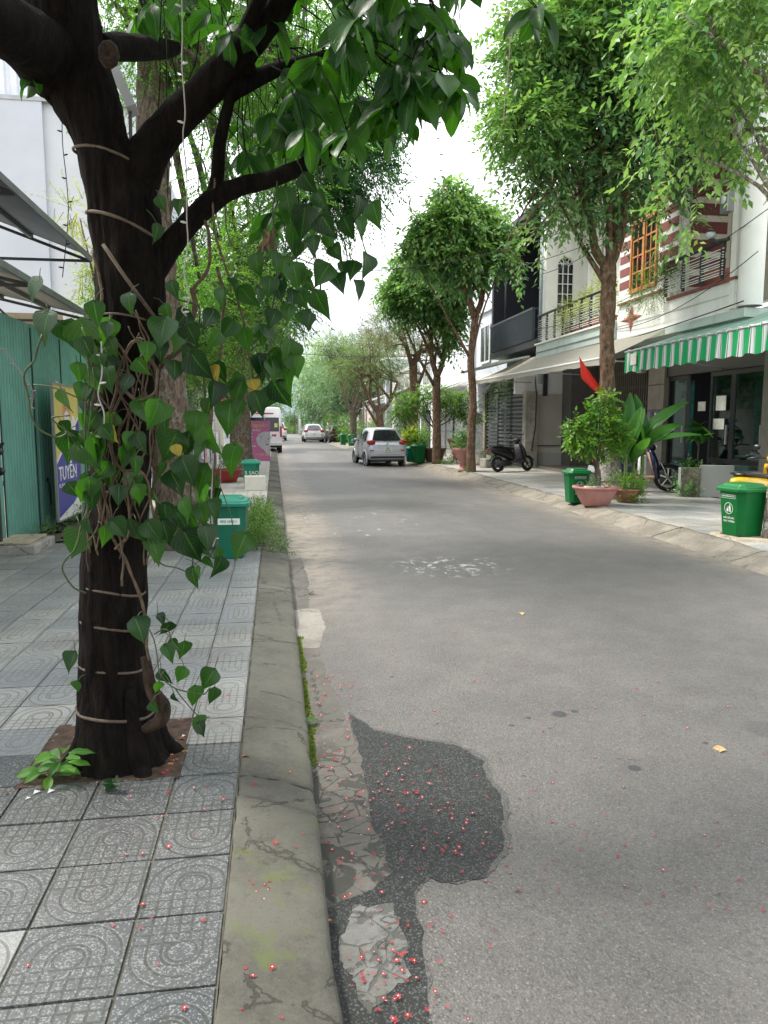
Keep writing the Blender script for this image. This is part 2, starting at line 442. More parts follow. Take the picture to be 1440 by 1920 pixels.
near = [c for c in cells if shows(c[0]+.15, c[1]+.15, WZ)]; near.sort(key=lambda c: c[0]**2*.3+c[1]**2)
nearset = set(id(c) for c in near[:298])
rest = MB(); ruv = []
def tile_z(x, y): return WZ-.03+.004*noise.noise((x*1.1, y*1.1, 0))+(.022 if y > 3.68 and y < 3.68+0 else 0)
for c in cells:
    x0, y0, w, i, j = c
    fl = (j+(i % 2)) % 2; tn = min(3, int(abs(noise.noise((x0*.7+3, y0*.8, 2)))*6+rng.random()*1.6))
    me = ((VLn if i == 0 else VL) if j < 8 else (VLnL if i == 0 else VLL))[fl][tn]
    if id(c) in nearset:
        o = bpy.data.objects.new('paving_tile', me); COL.objects.link(o); o.parent = pv
        o.location = (x0, y0, tile_z(x0, y0)+rng.uniform(-.0015, .0015))
        o.rotation_euler = (rng.uniform(-.006, .006), rng.uniform(-.006, .006), 0)
    else: rest.add([(v.co.x+x0, v.co.y+y0, v.co.z+tile_z(x0, y0)) for v in me.vertices], [tuple(p.vertices) for p in me.polygons]); ruv.append((w, fl, tn))
def finish_rest(rest, name, parent, mat, size):
    o = rest.build(name, mat, parent); tag(o, kind='stuff'); me = o.data
    uvl = me.uv_layers.new(name='UVMap')
    for p in me.polygons:
        b = (min(p.vertices)//8)*8; ox, oy = me.vertices[b].co.x, me.vertices[b].co.y
        for li in p.loop_indices:
            v = me.vertices[me.loops[li].vertex_index].co; uvl.data[li].uv = ((v.x-ox)/size, (v.y-oy)/size)
    a = me.attributes.new('tone', 'FLOAT', 'FACE'); a.data.foreach_set('value', [(i*7919 % 13)/13 for i in range(len(me.polygons))])
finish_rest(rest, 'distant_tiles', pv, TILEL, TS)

cells = []; TR = .42
VR = variants(TILER, TR, TR); rest = MB()
pr = empty('paving_tiles', (0, 0, 0)); tag(pr, kind='structure')
for j in range(0, 24):
    y0 = 7.05+j*TR
    for i in range(0, 9):
        x0 = rk(y0)+.43+i*TR
        if x0+TR > 9.2: continue
        cells.append((x0, y0, i, j))
for x0, y0, i, j in cells:
    me = VR[j % 2][rng.randrange(4)]
    o = bpy.data.objects.new('paving_tile', me); COL.objects.link(o); o.parent = pr
    o.location = (x0, y0, WZ-.03+rng.uniform(-.002, .002))

# the sloped near kerb, cast in lengths that have cracked and shifted
kb = empty('left_kerb'); tag(kb, kind='structure')
cuts = [-6, 1.0, 2.82, 3.02, 3.62, 5.1, 6.7, 8.35, 8.75, 10.3, 12, 14, 16, 18, 20, 22, 24, 27, 30, 34, 38, 42, 47, 53, 60]
jag = {}
def jagf(k, x):
    if cuts[k] in (2.82, 3.02, 3.62, 8.35, 8.75): return .20*((x+.02)*-.9)+.05*noise.noise((x*9, k*3.1, 0))+.018*noise.noise((x*40, k, 0))
    return .01*noise.noise((x*20, k, 0))
for k in range(len(cuts)-1):
    a, b = cuts[k]+(.006 if cuts[k] < 9 else .003), cuts[k+1]-(.006 if cuts[k+1] < 9 else .003)
    ny = max(2, int((b-a)/(.05 if b < 9 and a > 0 else .6))); nx = 14; dz = rng.uniform(-.006, .006) if a > 0 else 0
    tilt = rng.uniform(-.012, .012) if a > 0 and b < 10 else 0
    mb = MB(); vs = []; fs = []; prof = [(-.172, .09), (-.17, WZ-.002), (-.16, WZ+.002)]+[(-.16+.29*t/10, WZ+.002-.05*(t/10)**1.6) for t in range(1, 11)]+[(.142, .055), (.15, -.03)]
    for j in range(ny+1):
        t = j/ny
        for q, (x, z) in enumerate(prof):
            y = a+(b-a)*t+jagf(k, x)*(1-t)+jagf(k+1, x)*t
            e = .012*noise.noise((x*4, y*3, 1))+.006*noise.noise((x*18, y*18, 5)) if q > 2 else 0
            ex = .016*noise.noise((y*3.1, 4, 0))+.006*noise.noise((y*17, 1, 0)) if q > 9 else (.006*noise.noise((y*9, 7, 0)))
            vs.append((x+ex, y, z+e*.7+dz+tilt*(t-.5)))
    n = len(prof)
    for j in range(ny):
        for q in range(n-1): i0 = j*n+q; fs.append((i0, i0+1, i0+n+1, i0+n))
    fs.append(tuple(range(n-1, -1, -1))); fs.append(tuple(range(ny*n, ny*n+n)))
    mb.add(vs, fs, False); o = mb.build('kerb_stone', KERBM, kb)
    for p in o.data.polygons: p.use_smooth = len(p.vertices) == 4
# far kerb
kr = empty('right_kerb'); tag(kr, kind='structure')
yy = -4.0; k = 0
while yy < 75:
    L = 1.05 if yy < 20 else 2.2; L = L*rng.uniform(.9, 1.1); a, b = yy+.002, yy+L-.002; ny = max(2, int(L/.12)); mb = MB(); vs = []; fs = []
    prof = [(-.07, -.02), (-.05, .012), (.0, .03), (.16, .075), (.30, WZ), (.41, WZ+.012), (.425, .07)]
    dz = rng.uniform(-.005, .004)
    for j in range(ny+1):
        y = a+(b-a)*j/ny
        for q, (x, z) in enumerate(prof):
            e = .022*noise.noise((x*6, y*4, 1)) if 0 < q < 6 else 0
            vs.append((rk(y)+x+(.03*noise.noise((y*2.6, 3, 0)) if q < 3 else 0), y, z+e+dz))
    n = len(prof)
    for j in range(ny):
        for q in range(n-1): i0 = j*n+q; fs.append((i0, i0+1, i0+n+1, i0+n))
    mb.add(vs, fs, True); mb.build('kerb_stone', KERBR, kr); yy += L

# gutter, wet patch, patches of concrete: thin sheets over the road
def blob(name, pts, z, mat, rough=.012, kind='structure', label=None, cat=None, freq=14):
    """a flat patch with a ragged outline"""
    out = []
    n = len(pts)
    for i in range(n):
        a = Vector(pts[i]); b = Vector(pts[(i+1) % n]); m = max(2, int((b-a).length/.02))
        for k in range(m):
            p = a.lerp(b, k/m); nn = Vector((noise.noise((p.x*freq, p.y*freq, 1)), noise.noise((p.x*freq, p.y*freq, 9))))+.5*Vector((noise.noise((p.x*50, p.y*50, 1)), noise.noise((p.x*50, p.y*50, 9))))
            out.append((p.x+nn.x*rough, p.y+nn.y*rough))
    me = bpy.data.meshes.new(name); bm = bmesh.new()
    vs = [bm.verts.new((x, y, road_z(x, y)+z)) for x, y in out]; es = [bm.edges.new((vs[i], vs[(i+1) % len(vs)])) for i in range(len(vs))]
    bmesh.ops.triangle_fill(bm, use_beauty=True, edges=es)
    for f in bm.faces:
        if f.normal.z < 0: f.normal_flip()
    bm.to_mesh(me); bm.free(); me.materials.append(mat); o = bpy.data.objects.new(name, me); COL.objects.link(o)
    return tag(o, label, cat, kind=kind)
def gp(*pp): return [tuple(G(x, y)[:2]) for x, y in pp]
gl = [(.135, 1.2), (.135, 8.8), (.30, 8.8), (.33, 7.5), (.28, 6.4), (.31, 5.8), (.29, 5.0), (.33, 4.3), (.36, 3.7), (.42, 3.2), (.45, 2.7), (.37, 2.3), (.33, 1.2)]
blob('gutter', gl, .0012, GUTM, .02)
blob('gutter_slab', [(.14, 5.2), (.14, 6.35), (.37, 6.35), (.38, 5.75), (.30, 5.2)], .0024, concrete('pale_slab', (.26, .24, .21)), .02)
wp = gp((655, 1340), (700, 1372), (760, 1388), (850, 1402), (905, 1432), (912, 1468), (942, 1500), (944, 1600), (905, 1650), (850, 1660), (800, 1648), (775, 1680), (790, 1760), (800, 1850), (802, 1990), (622, 1990), (614, 1800), (606, 1712), (650, 1690), (700, 1672), (728, 1640), (722, 1590), (700, 1560), (690, 1500), (680, 1430))
_c = (.62, 2.75)
blob('damp_fringe', [(x+(x-_c[0])*.05+.008, y+(y-_c[1])*.03) for x, y in wp], .0022, DAMP, .022, freq=9)
blob('wet_patch', wp, .0034, WET, .014, freq=12)
blob('concrete_patch', gp((668, 1700), (735, 1700), (768, 1760), (758, 1830), (700, 1900), (652, 1850), (640, 1760)), .0048, PATCH, .035, freq=9)
# moss in the gutter line
mossm = plain('moss', (.13, .19, .02), .95, var=.5, scale=60, bump=.6, bscale=200)
mb = MB()
for i in range(2400):
    y = rng.uniform(3.35, 5.5)
    w = .018+.05*max(0, noise.noise((y*3, 0, 0)))+.012; x = .146+rng.random()**2*w
    if noise.noise((y*4, 9, 0)) < -.28: continue
    s = rng.uniform(.003, .008); h = rng.uniform(.004, .014); z = road_z(x, y)+.002
    mb.add([(x-s, y-s, z), (x+s, y-s, z), (x, y+s, z), (x+rng.uniform(-s, s), y+rng.uniform(-s, s), z+h)], [(0, 1, 3), (1, 2, 3), (2, 0, 3)])
tag(mb.build('moss', mossm), kind='stuff')
# the tree pit
sheet('tree_pit_soil', PIT[0]-.06, PIT[1]+.0, PIT[2]-.04, PIT[3]+.06, WZ-.0045, SOIL, 30, 30, lambda x, y: .004+.009*abs(noise.noise((x*9, y*9, 0)))+.006*noise.noise((x*40, y*40, 0)))
# ================================================================== trees
def bark_mat(name, base, ridge=1.0, scale=10, spots=None):
    M = Mat(name, base, .95, 0, .15); p = M.coord('Object')
    q = M.scaled(p, (1, 1, .22)); n = M.noise(q, scale*2, 7, .68, .6); f = M.noise(q, scale*6, 5, .7)
    c = M.mix(n.step(.32, .68), tuple(b*.4 for b in base), tuple(b*1.55 for b in base))
    c = M.mix(f.step(.5, .75)*.4, c, tuple(min(1, b*2.3) for b in base))
    if spots:
        c = M.mix(M.noise(p, 9, 7, .72).step(.53, .6)*spots[1], c, spots[0])
    M.set(c); M.bump(n*1.0+f*.4, ridge, .03); return M.m
BARK_NEAR = bark_mat('near_black_bark', (.010, .0075, .006), 1.0, 11)  # bark kept nearly black all over
BARK = bark_mat('brown_bark', (.15, .098, .066), 1.0, 12)
BARK_L = bark_mat('lichen_bark', (.13, .10, .075), 1.0, 14, ((.30, .29, .24), .5))
BARK_R = bark_mat('warm_bark', (.155, .098, .062), 1.0, 12, ((.42, .38, .32), .25))
BARKW = bark_mat('whitewashed_bark', (.22, .18, .15), 1.0, 12, ((.62, .60, .56), .9))

def leaf_mat(name, dark, light, trans=.38, rough=.45, veins=False, tint=(1.25, 1.35, .5)):
    M = Mat(name, dark, rough); M.b.inputs['Specular IOR Level'].default_value = .45
    t = M.attr('tone')
    c = M.mix(t.step(0, 1), dark, light)
    if veins:
        u, v, _ = M.xyz(M.coord('UV')); r = M.rnd()
        c = M.mix(r.pw(1.4), dark, light)
        a = (u-.5).abs(); k = ((v-a*1.1)*7.0)._m('FRACT'); vein = (k-.5).abs().step(.40, .5)*.35
        vein = vein.mxx(a.step(.012, .03, 1, 0)*.6)
        c = M.mix(vein, c, tuple(min(1, x*1.9) for x in light)); M.bump(vein*-1.0+M.noise(M.coord('Object'), 60, 2)*.3, .5, .003)
        c = M.mix(M.noise(M.coord('Object'), 35, 4).step(.68, .74)*.5, c, (.10, .07, .02))
    M.set(c)
    tr = M.nt.nodes.new('ShaderNodeBsdfTranslucent'); M.L(M.mix(1.0, c, tint, 'MULTIPLY'), tr.inputs[0])
    ms = M.nt.nodes.new('ShaderNodeMixShader'); ms.inputs[0].default_value = trans
    M.L(M.b.outputs[0], ms.inputs[1]); M.L(tr.outputs[0], ms.inputs[2]); M.L(ms.outputs[0], M.out.inputs[0])
    return M.m
LF_PEPPER = leaf_mat('pepper_leaf', (.006, .030, .010), (.038, .13, .016), .40, .28, True, (1.7, 1.8, .35))
LF_YELLOW = leaf_mat('yellowed_leaf', (.42, .32, .05), (.52, .42, .08), .35, .5, True, (1.1, 1.0, .6))
LF_BIG = leaf_mat('broad_tree_leaf', (.012, .052, .014), (.045, .15, .022), .46, .36, True, (2.0, 2.1, .35))
LF_FEATHER = leaf_mat('feathery_leaf', (.08, .24, .05), (.24, .48, .08), .5)
LF_FEATHD = leaf_mat('dark_feathery_leaf', (.035, .12, .05), (.09, .24, .07), .42)
LF_STREET = leaf_mat('street_tree_leaf', (.055, .16, .070), (.25, .42, .15), .34, .34, tint=(1.2, 1.3, .6))
LF_BRIGHT = leaf_mat('bright_tree_leaf', (.12, .27, .09), (.34, .52, .16), .40, .38, tint=(1.2, 1.3, .6))
LF_FRESH = leaf_mat('fresh_leaf', (.07, .20, .035), (.22, .38, .06), .45, .45)
LF_OLIVE = leaf_mat('olive_leaf', (.10, .12, .05), (.24, .24, .10), .35)
LF_GREY = leaf_mat('grey_green_leaf', (.09, .16, .07), (.24, .33, .14), .35)
LF_FAR = leaf_mat('far_green_leaf', (.10, .20, .11), (.25, .38, .20), .42, tint=(1.1, 1.25, .75))  # green lightened and greyed: distance haze is put into the leaf colour
LF_WEED = leaf_mat('weed_leaf', (.05, .13, .03), (.17, .27, .07), .4, .6)
LF_LIME = leaf_mat('lime_leaf', (.22, .30, .04), (.52, .55, .08), .4, .5)

def bark_tube(mb, pts, rad, n=20, amp=.02, steps=10, seed=0, caps=True, tex=7.0):
    P = catmull(pts, steps); m = len(P); Rr = lerp_list(rad, m); u = None; vs = []; fs = []
    for i, p in enumerate(P):
        d = (P[min(i+1, m-1)]-P[max(i-1, 0)]).normalized()
        if u is None: u = d.orthogonal().normalized()
        u = (u-d*u.dot(d)).normalized(); w = d.cross(u)
        for k in range(n):
            t = 2*math.pi*k/n; q = u*math.cos(t)+w*math.sin(t); base = p+q*Rr[i]
            nn = noise.noise(Vector((base.x*tex+seed, base.y*tex, base.z*tex*.35)))+.5*noise.noise(Vector((base.x*tex*3, base.y*tex*3+seed, base.z*tex)))
            vs.append(p+q*(Rr[i]+amp*(nn+.55*(1-abs(2*noise.noise(Vector((base.x*tex*5+9, base.y*tex*5+seed, base.z*tex*.5))))))*min(1, Rr[i]*9)))
    for i in range(m-1):
        for k in range(n):
            a = i*n+k; b = i*n+(k+1) % n; fs.append((a, b, b+n, a+n))
    if caps: fs.append(tuple(range(n-1, -1, -1))); fs.append(tuple(range((m-1)*n, m*n)))
    mb.add(vs, fs, True); return P

def crown(parent, blobs, n_tw, per, size, mat, seed, twig=.5, droop=.25, width=.42, shell=.55, bark=None, name='crown', cut=None, gap=.30):
    """foliage as twigs of leaflets through a cloud of ellipsoids (cx,cy,cz,rx,ry,rz); tone varies twig by twig"""
    r = np.random.default_rng(seed); B = np.array(blobs, float); w = B[:, 3]*B[:, 4]*B[:, 5]; w = (w**.8)/np.sum(w**.8)
    bi = r.choice(len(B), n_tw, p=w); b = B[bi]
    d = r.normal(size=(n_tw, 3)); d /= np.linalg.norm(d, axis=1)[:, None]
    rad = r.random(n_tw)**(1-shell); P = b[:, :3]+d*b[:, 3:6]*rad[:, None]*(1+.12*r.normal(size=n_tw))[:, None]
    if gap:
        fr = 2.6/max(.25, float(np.mean(B[:, 3:6]))); ph = r.random(6)*6.28
        f = np.sin(P[:, 0]*fr*1.7+ph[0]+1.3*np.sin(P[:, 2]*fr+ph[1]))+np.sin(P[:, 1]*fr*1.5+ph[2])+np.sin(P[:, 2]*fr*2.1+ph[3]+np.sin(P[:, 0]*fr+ph[4]))
        k = f > -1.1*(1-gap)-.35+.25*r.normal(size=n_tw); P, d, bi = P[k], d[k], bi[k]; n_tw = len(P)
    if cut is not None:
        k = cut(P); P, d, bi = P[k], d[k], bi[k]; n_tw = len(P)
    D = d*.8+r.normal(size=(n_tw, 3))*.45; D[:, 2] -= droop; D /= np.linalg.norm(D, axis=1)[:, None]
    L = twig*(.6+.8*r.random(n_tw)); up = np.array([0, 0, 1.0])
    S = np.cross(D, up); S /= np.maximum(np.linalg.norm(S, axis=1), 1e-3)[:, None]; N = np.cross(S, D)
    roll = r.normal(size=n_tw)*.5; S2 = S*np.cos(roll)[:, None]+N*np.sin(roll)[:, None]
    tone = np.clip(.45+.25*r.normal(size=n_tw)+.25*(P[:, 2]-B[bi][:, 2])/B[bi][:, 5], 0, 1)*0+np.clip(.45+.28*r.normal(size=n_tw), 0, 1)
    vs = []; tn = []
    for j in range(per):
        t = (j+.6)/per; side = 1 if j % 2 else -1
        base = P+D*(L*t)[:, None]; base[:, 2] -= droop*L*t*t*.5
        ld = D*.55+S2*side*.8+r.normal(size=(n_tw, 3))*.18; ld[:, 2] -= droop*.8
        if j == per-1: ld = D+r.normal(size=(n_tw, 3))*.15
        ld /= np.linalg.norm(ld, axis=1)[:, None]
        wd = np.cross(ld, up+r.normal(size=(n_tw, 3))*.35); wd /= np.maximum(np.linalg.norm(wd, axis=1), 1e-3)[:, None]
        nn = np.cross(wd, ld); s = size*(.7+.6*r.random(n_tw))[:, None]
        tip = base+ld*s; mid = base+ld*s*.45+nn*s*.07
        vs.append(np.stack([base, mid+wd*s*width*.5, tip, mid-wd*s*width*.5], 1)); tn.append(np.clip(tone+.08*r.normal(size=n_tw), 0, 1))
    VV = np.concatenate(vs).reshape(-1, 3); nl = n_tw*per; idx = np.arange(nl)[:, None]*4
    F = np.concatenate([idx+np.array([[0, 1, 2]]), idx+np.array([[0, 2, 3]])], 1).ravel()
    T = np.repeat(np.concatenate(tn), 2)
    o = fast_mesh(name, VV, F, 3, mat, parent, T)
    if bark is not None:      # the twigs themselves, as thin slivers
        e = P+D*L[:, None]; e[:, 2] -= droop*L*.5; tw = .006+.0*L; s0 = S*.006
        V2 = np.stack([P-D*.15*twig-s0, P-D*.15*twig+s0, e], 1).reshape(-1, 3)
        fast_mesh('twigs', V2, np.arange(len(V2)), 3, bark, parent)['kind'] = 'stuff'
    return o

def limbs(parent, starts, blobs, bark, seed, r0=.06, per=3, name='limb'):
    r = random.Random(seed); mb = MB()
    for (p, rad) in starts:
        p = Vector(p)
        for b in r.sample(blobs, min(per, len(blobs))):
            c = Vector(b[:3]); e = c+Vector((r.uniform(-.5, .5)*b[3], r.uniform(-.5, .5)*b[4], r.uniform(-.2, .5)*b[5]))
            m = p.lerp(e, .45)+Vector((r.uniform(-.2, .2), r.uniform(-.2, .2), r.uniform(0, .35)))
            P = bark_tube(mb, [p, m, e], [rad, rad*.6, rad*.18], 7, .01, 4)
            for k in range(3):
                q = P[int(len(P)*r.uniform(.3, .8))]; f = q+Vector((r.uniform(-1, 1)*b[3], r.uniform(-1, 1)*b[4], r.uniform(-.3, .7)*b[5]))*.7
                bark_tube(mb, [q, q.lerp(f, .5)+Vector((0, 0, .1)), f], [rad*.4, rad*.25, rad*.08], 5, .005, 3)
    return mb.build(name, bark, parent)

# ---------------------------------------------------------------- the near tree
TD = 3.32
def Q(x, y, d=TD): return PY(x, y, d)
nt_ = empty('near_tree', (-.70, 3.28, WZ), 0, 'dark forked tree trunk wound with bands in the near left pavement', 'tree')
def loc(o, parent): o.location = -parent.location if o.parent is parent else o.location; return o
INV = lambda root: [setattr(c, 'location', c.location-root.location) for c in root.children]
mb = MB()
base = Vector((-.70, 3.30, .05))
tp = [base, base+Vector((-.01, 0, .12)), Q(212, 1250), Q(215, 1050), Q(228, 850), Q(240, 680), Q(243, 520), Q(232, 400), Q(190, 270), Q(150, 160), Q(118, 60), Q(95, -90), Q(60, -260, 3.5), Q(20, -480, 3.8)]
tr_ = [.25, .182, .136, .124, .123, .128, .135, .142, .110, .125, .15, .14, .12, .08]
bark_tube(mb, tp, tr_, 80, .016, 16, 1)
# buttress roots
for a, l in ((.2, .34), (3.4, .33), (5.3, .36)):
    d = Vector((math.cos(a), math.sin(a), 0))
    bark_tube(mb, [base+Vector((0, 0, .42))+d*.10, base+Vector((0, 0, .17))+d*.15, base+Vector((0, 0, .06))+d*.23, base+d*l+Vector((0, 0, .015))], [.03, .045, .035, .01], 12, .02, 6, a)
trunk = mb.build('trunk', BARK_NEAR, nt_)
mb = MB()
bark_tube(mb, [Q(235, 430), Q(262, 320), Q(310, 245), Q(380, 175), Q(440, 110), Q(490, 50), Q(540, -20), Q(600, -140), Q(690, -300)], [.085, .088, .072, .066, .066, .060, .05, .04, .03], 34, .010, 9, 5)
mb.build('limb', BARK_NEAR, nt_)
mb = MB()
bark_tube(mb, [Q(250, 560), Q(295, 495), Q(345, 430), Q(400, 375), Q(450, 350), Q(510, 335), Q(580, 305), Q(640, 270), Q(700, 235), Q(790, 200)], [.065, .055, .045, .046, .038, .035, .032, .027, .017, .01], 22, .010, 8, 8)
bark_tube(mb, [Q(392, 380), Q(406, 340), Q(412, 270), Q(425, 210), Q(440, 150)], [.028, .028, .026, .024, .02], 14, .006, 7, 3)
mb.build('limb', BARK_NEAR, nt_)
mb = MB()
bark_tube(mb, [Q(190, 90), Q(235, 88, 3.5), Q(300, 92, 3.8), Q(330, 90, 3.9)], [.05, .055, .045, .03], 16, .01, 6, 2)
bark_tube(mb, [Q(430, 170), Q(520, 130, 3.5), Q(620, 100, 3.6), Q(700, 60, 3.8)], [.045, .03, .02, .01], 12, .008, 6, 4)
bark_tube(mb, [Q(100, 120), Q(30, 60, 3.0), Q(-60, 10, 2.7), Q(-160, -100, 2.5)], [.13, .10, .08, .05], 20, .015, 6, 6)
bark_tube(mb, [Q(470, 140), Q(455, 80), Q(490, -10, 3.2), Q(520, -120, 3.1)], [.03, .035, .03, .02], 12, .006, 6, 7)
bark_tube(mb, [Q(-10, 95, 3.2), Q(40, 135, 3.3), Q(110, 205, 3.3)], [.008, .009, .012], 8, .002, 5, 7)
mb.build('branches', BARK_NEAR, nt_)
# torn stub on the left limb
mb = MB(); s = Q(205, 105, 3.12)
mb.lathe([(.040, 0), (.038, .02), (.028, .032), (.012, .02), (.0, .012)], 9, (0, 0, 0), sx=1.0, sy=1.35)
mb.xf(Matrix.Translation(s) @ Matrix.Rotation(R(80), 4, 'X')); mb.build('broken_stub', plain('broken_wood', (.032, .018, .009), .9, var=.6, scale=40, bump=.8), nt_)
# woody burl at the foot, right side
mb = MB()
bark_tube(mb, [Q(272, 1230, 3.15), Q(284, 1290, 3.12), Q(304, 1325, 3.12), Q(300, 1350, 3.12), Q(272, 1368, 3.14)], [.020, .026, .034, .030, .02], 14, .012, 7, 9)
mb.build('root_stub', bark_mat('grey_root', (.06, .042, .03), 1.0, 14), nt_)

# bands of cable wound round the trunk: the light string's cord
def trunk_at(z):
    P = catmull(tp, 14); rr = lerp_list(tr_, len(P))
    for i in range(len(P)-1):
        if P[i].z <= z <= P[i+1].z:
            t = (z-P[i].z)/(P[i+1].z-P[i].z); return P[i].lerp(P[i+1], t), rr[i]
    return P[-1], rr[-1]
CORD = plain('dull_cord', (.115, .085, .06), .8, var=.3, scale=30)
bands = empty('cord_wrapping', (-.7, 3.3, 1.0), 0, 'brown cord wound in rings around the near dark trunk', 'cord')
for yy, slope, w in ((1325, .35, .007), (1243, .3, .006), (1165, .45, .006), (1100, .5, .006), (920, .2, .005), (300, .5, .006), (428, 1.0, .007), (600, .3, .005)):
    zc = Q(225, yy).z; pts = []
    for k in range(33):
        a = 2*math.pi*k/32; z = zc-slope*.055*math.cos(a)+.004*math.sin(a*3)
        c, r_ = trunk_at(z); pts.append(c+Vector((math.cos(a)*(r_+.004), math.sin(a)*(r_+.006), 0))+Vector((0, 0, z-c.z)))
    MB().tube(pts, w, 6, False).build('ring', CORD, bands)
c0 = Q(193, 458, 3.11); MB().tube([c0, Q(235, 520, 3.11), Q(290, 595, 3.13)], .008, 6).build('ring', CORD, bands)

# broad leaves of its crown
def leaf_variants(kind, mat):
    out = []
    rr = random.Random(11 if kind == 'heart' else 5)
    for q in range(9):
        rows = 9; vs = []; fs = []; uv = []
        cup = rr.uniform(.12, .85); bend = rr.uniform(.2, .8); twist = rr.uniform(-.5, .5)
        for i in range(rows+1):
            t = i/rows
            if kind == 'heart': w = .47*(math.sin(math.pi*min(1, t*1.25+.12)**.8)**.75 if t < .72 else 0); w = .50*max(0, math.sin(math.pi*t**.60))**.85*(1-t)**.55*1.12 if 0 < t < 1 else 0
            else: w = .23*max(0, math.sin(math.pi*(t**1.25)*.93+.12))**.9 if t < 1 else 0
            y = t; z = -bend*t*t*.5
            for k, s in enumerate((-1, -.55, 0, .55, 1)):
                x = w*s; back = (.10*(1-t)**3*abs(s)**1.5 if kind == 'heart' else 0)
                zz = z+cup*abs(s)*w*.9+.022*math.sin(t*11+s*3+q)*abs(s)+twist*x*t*.8
                vs.append((x, y-back*1.2, zz)); uv.append((.5+s*.5, t))
        for i in range(rows):
            for k in range(4): a = i*5+k; fs.append((a, a+1, a+6, a+5))
        me = bpy.data.meshes.new('leaf'); me.from_pydata(vs, [], fs); u = me.uv_layers.new(name='UVMap')
        for l in me.loops: u.data[l.index].uv = uv[l.vertex_index]
        me.polygons.foreach_set('use_smooth', [True]*len(me.polygons)); me.materials.append(mat); out.append(me)
    return out
HEART = leaf_variants('heart', LF_PEPPER); HEARTY = leaf_variants('heart', LF_YELLOW); BROAD = leaf_variants('broad', LF_BIG)
def put_leaf(meshes, base, d, size, parent, rr, facing=None, name='leaf'):
    """a leaf hanging from base in direction d; its face turned roughly to the given side"""
    d = Vector(d).normalized(); f = Vector(facing if facing else (rr.uniform(-1, 1), -1, rr.uniform(-.2, .8)))
    x = d.cross(f).normalized(); z = x.cross(d)
    M = Matrix((x*size*rr.uniform(.85, 1.1), d*size, z*size)).transposed().to_4x4(); M.translation = base
    o = bpy.data.objects.new(name, rr.choice(meshes)); COL.objects.link(o)
    if parent is not None:
        o.parent = parent; M.translation = base-parent.location
    o.matrix_local = M; return o
def joined_leaves(items, name, parent, mat):
    vs = []; fs = []; uv = []; o = 0
    for me, M in items:
        co = np.empty(len(me.vertices)*3, np.float32); me.vertices.foreach_get('co', co); co = co.reshape(-1, 3)
        A = np.array(M); vs.append(co @ A[:3, :3].T+A[:3, 3])
        f = np.empty(len(me.loops), np.int32); me.loops.foreach_get('vertex_index', f); fs.append(f+o); o += len(co)
        u = np.empty(len(me.loops)*2, np.float32); me.uv_layers[0].data.foreach_get('uv', u); uv.append(u)
    ob = fast_mesh(name, np.concatenate(vs), np.concatenate(fs), 4, mat, parent, smooth=True)
    ul = ob.data.uv_layers.new(name='UVMap'); ul.data.foreach_set('uv', np.concatenate(uv)); return ob
rr = random.Random(21)
def leaf_M(base, d, size, f):
    d = Vector(d).normalized(); x = d.cross(Vector(f)).normalized(); z = x.cross(d)
    M = Matrix((x*size, d*size, z*size)).transposed().to_4x4(); M.translation = base; return M
sprigs = []     # photo-side regions where whorls of leaves hang: (x, y, rx, ry, count, depth, ddepth, size)
REG = [(560, 60, 130, 70, 13, 3.3, .5, .20), (700, 60, 100, 70, 5, 3.3, .5, .19), (820, 40, 70, 50, 13, 3.1, .35, .17), (800, 130, 80, 60, 13, 3.1, .35, .17), (860, 150, 25, 25, 5, 3.0, .15, .16),
       (740, 190, 60, 40, 7, 3.3, .4, .18), (620, 190, 90, 50, 8, 3.4, .4, .18), (640, 235, 80, 40, 7, 3.2, .4, .17), (430, 40, 50, 50, 4, 3.8, .4, .18), (250, 10, 50, 30, 3, 3.8, .3, .18), (330, 10, 50, 40, 3, 3.9, .3, .18),
       (480, 240, 50, 60, 4, 3.7, .4, .16), (560, 200, 60, 60, 6, 3.5, .4, .17), (700, -60, 200, 60, 16, 3.2, .5, .18), (460, -70, 200, 60, 14, 3.5, .5, .2), (1010, 15, 12, 14, 2, 2.6, .05, .15), (520, 400, 60, 50, 5, 3.6, .3, .15), (60, 150, 20, 20, 1, 3.2, .1, .11)]
parts = 0; stuff = []; ptsall = []
mbt = MB()
for (cx, cy, rx, ry, n, dd, dv, sz) in REG:
    for i in range(n):
        a = rr.uniform(0, 6.28); q = rr.random()**.6
        p = PY(cx+rx*q*math.cos(a), cy+ry*q*math.sin(a), dd+rr.uniform(-dv, dv)); ptsall.append(p)
        m = rr.choice((3, 4, 4, 5)); a0 = rr.uniform(0, 6.28)
        tw = p+Vector((rr.uniform(-.2, .1), rr.uniform(0, .15), rr.uniform(.08, .25))); mbt.tube([tw, tw.lerp(p, .5)+Vector((0, 0, .02)), p], [.004, .003, .002], 4)
        for k in range(m):
            an = a0+k*6.28/m+rr.uniform(-.3, .3); dv_ = Vector((math.cos(an)*.8, math.sin(an)*.6, rr.uniform(-1.1, -.25)))
            f = (rr.uniform(-.5, .5), rr.uniform(-1, -.1), rr.uniform(.2, 1)); s = sz*rr.uniform(.6, 1.1)
            if parts < 290: put_leaf(BROAD, p, dv_, s, nt_, rr, f); parts += 1
            else: stuff.append((rr.choice(BROAD), leaf_M(p, dv_, s, f)))
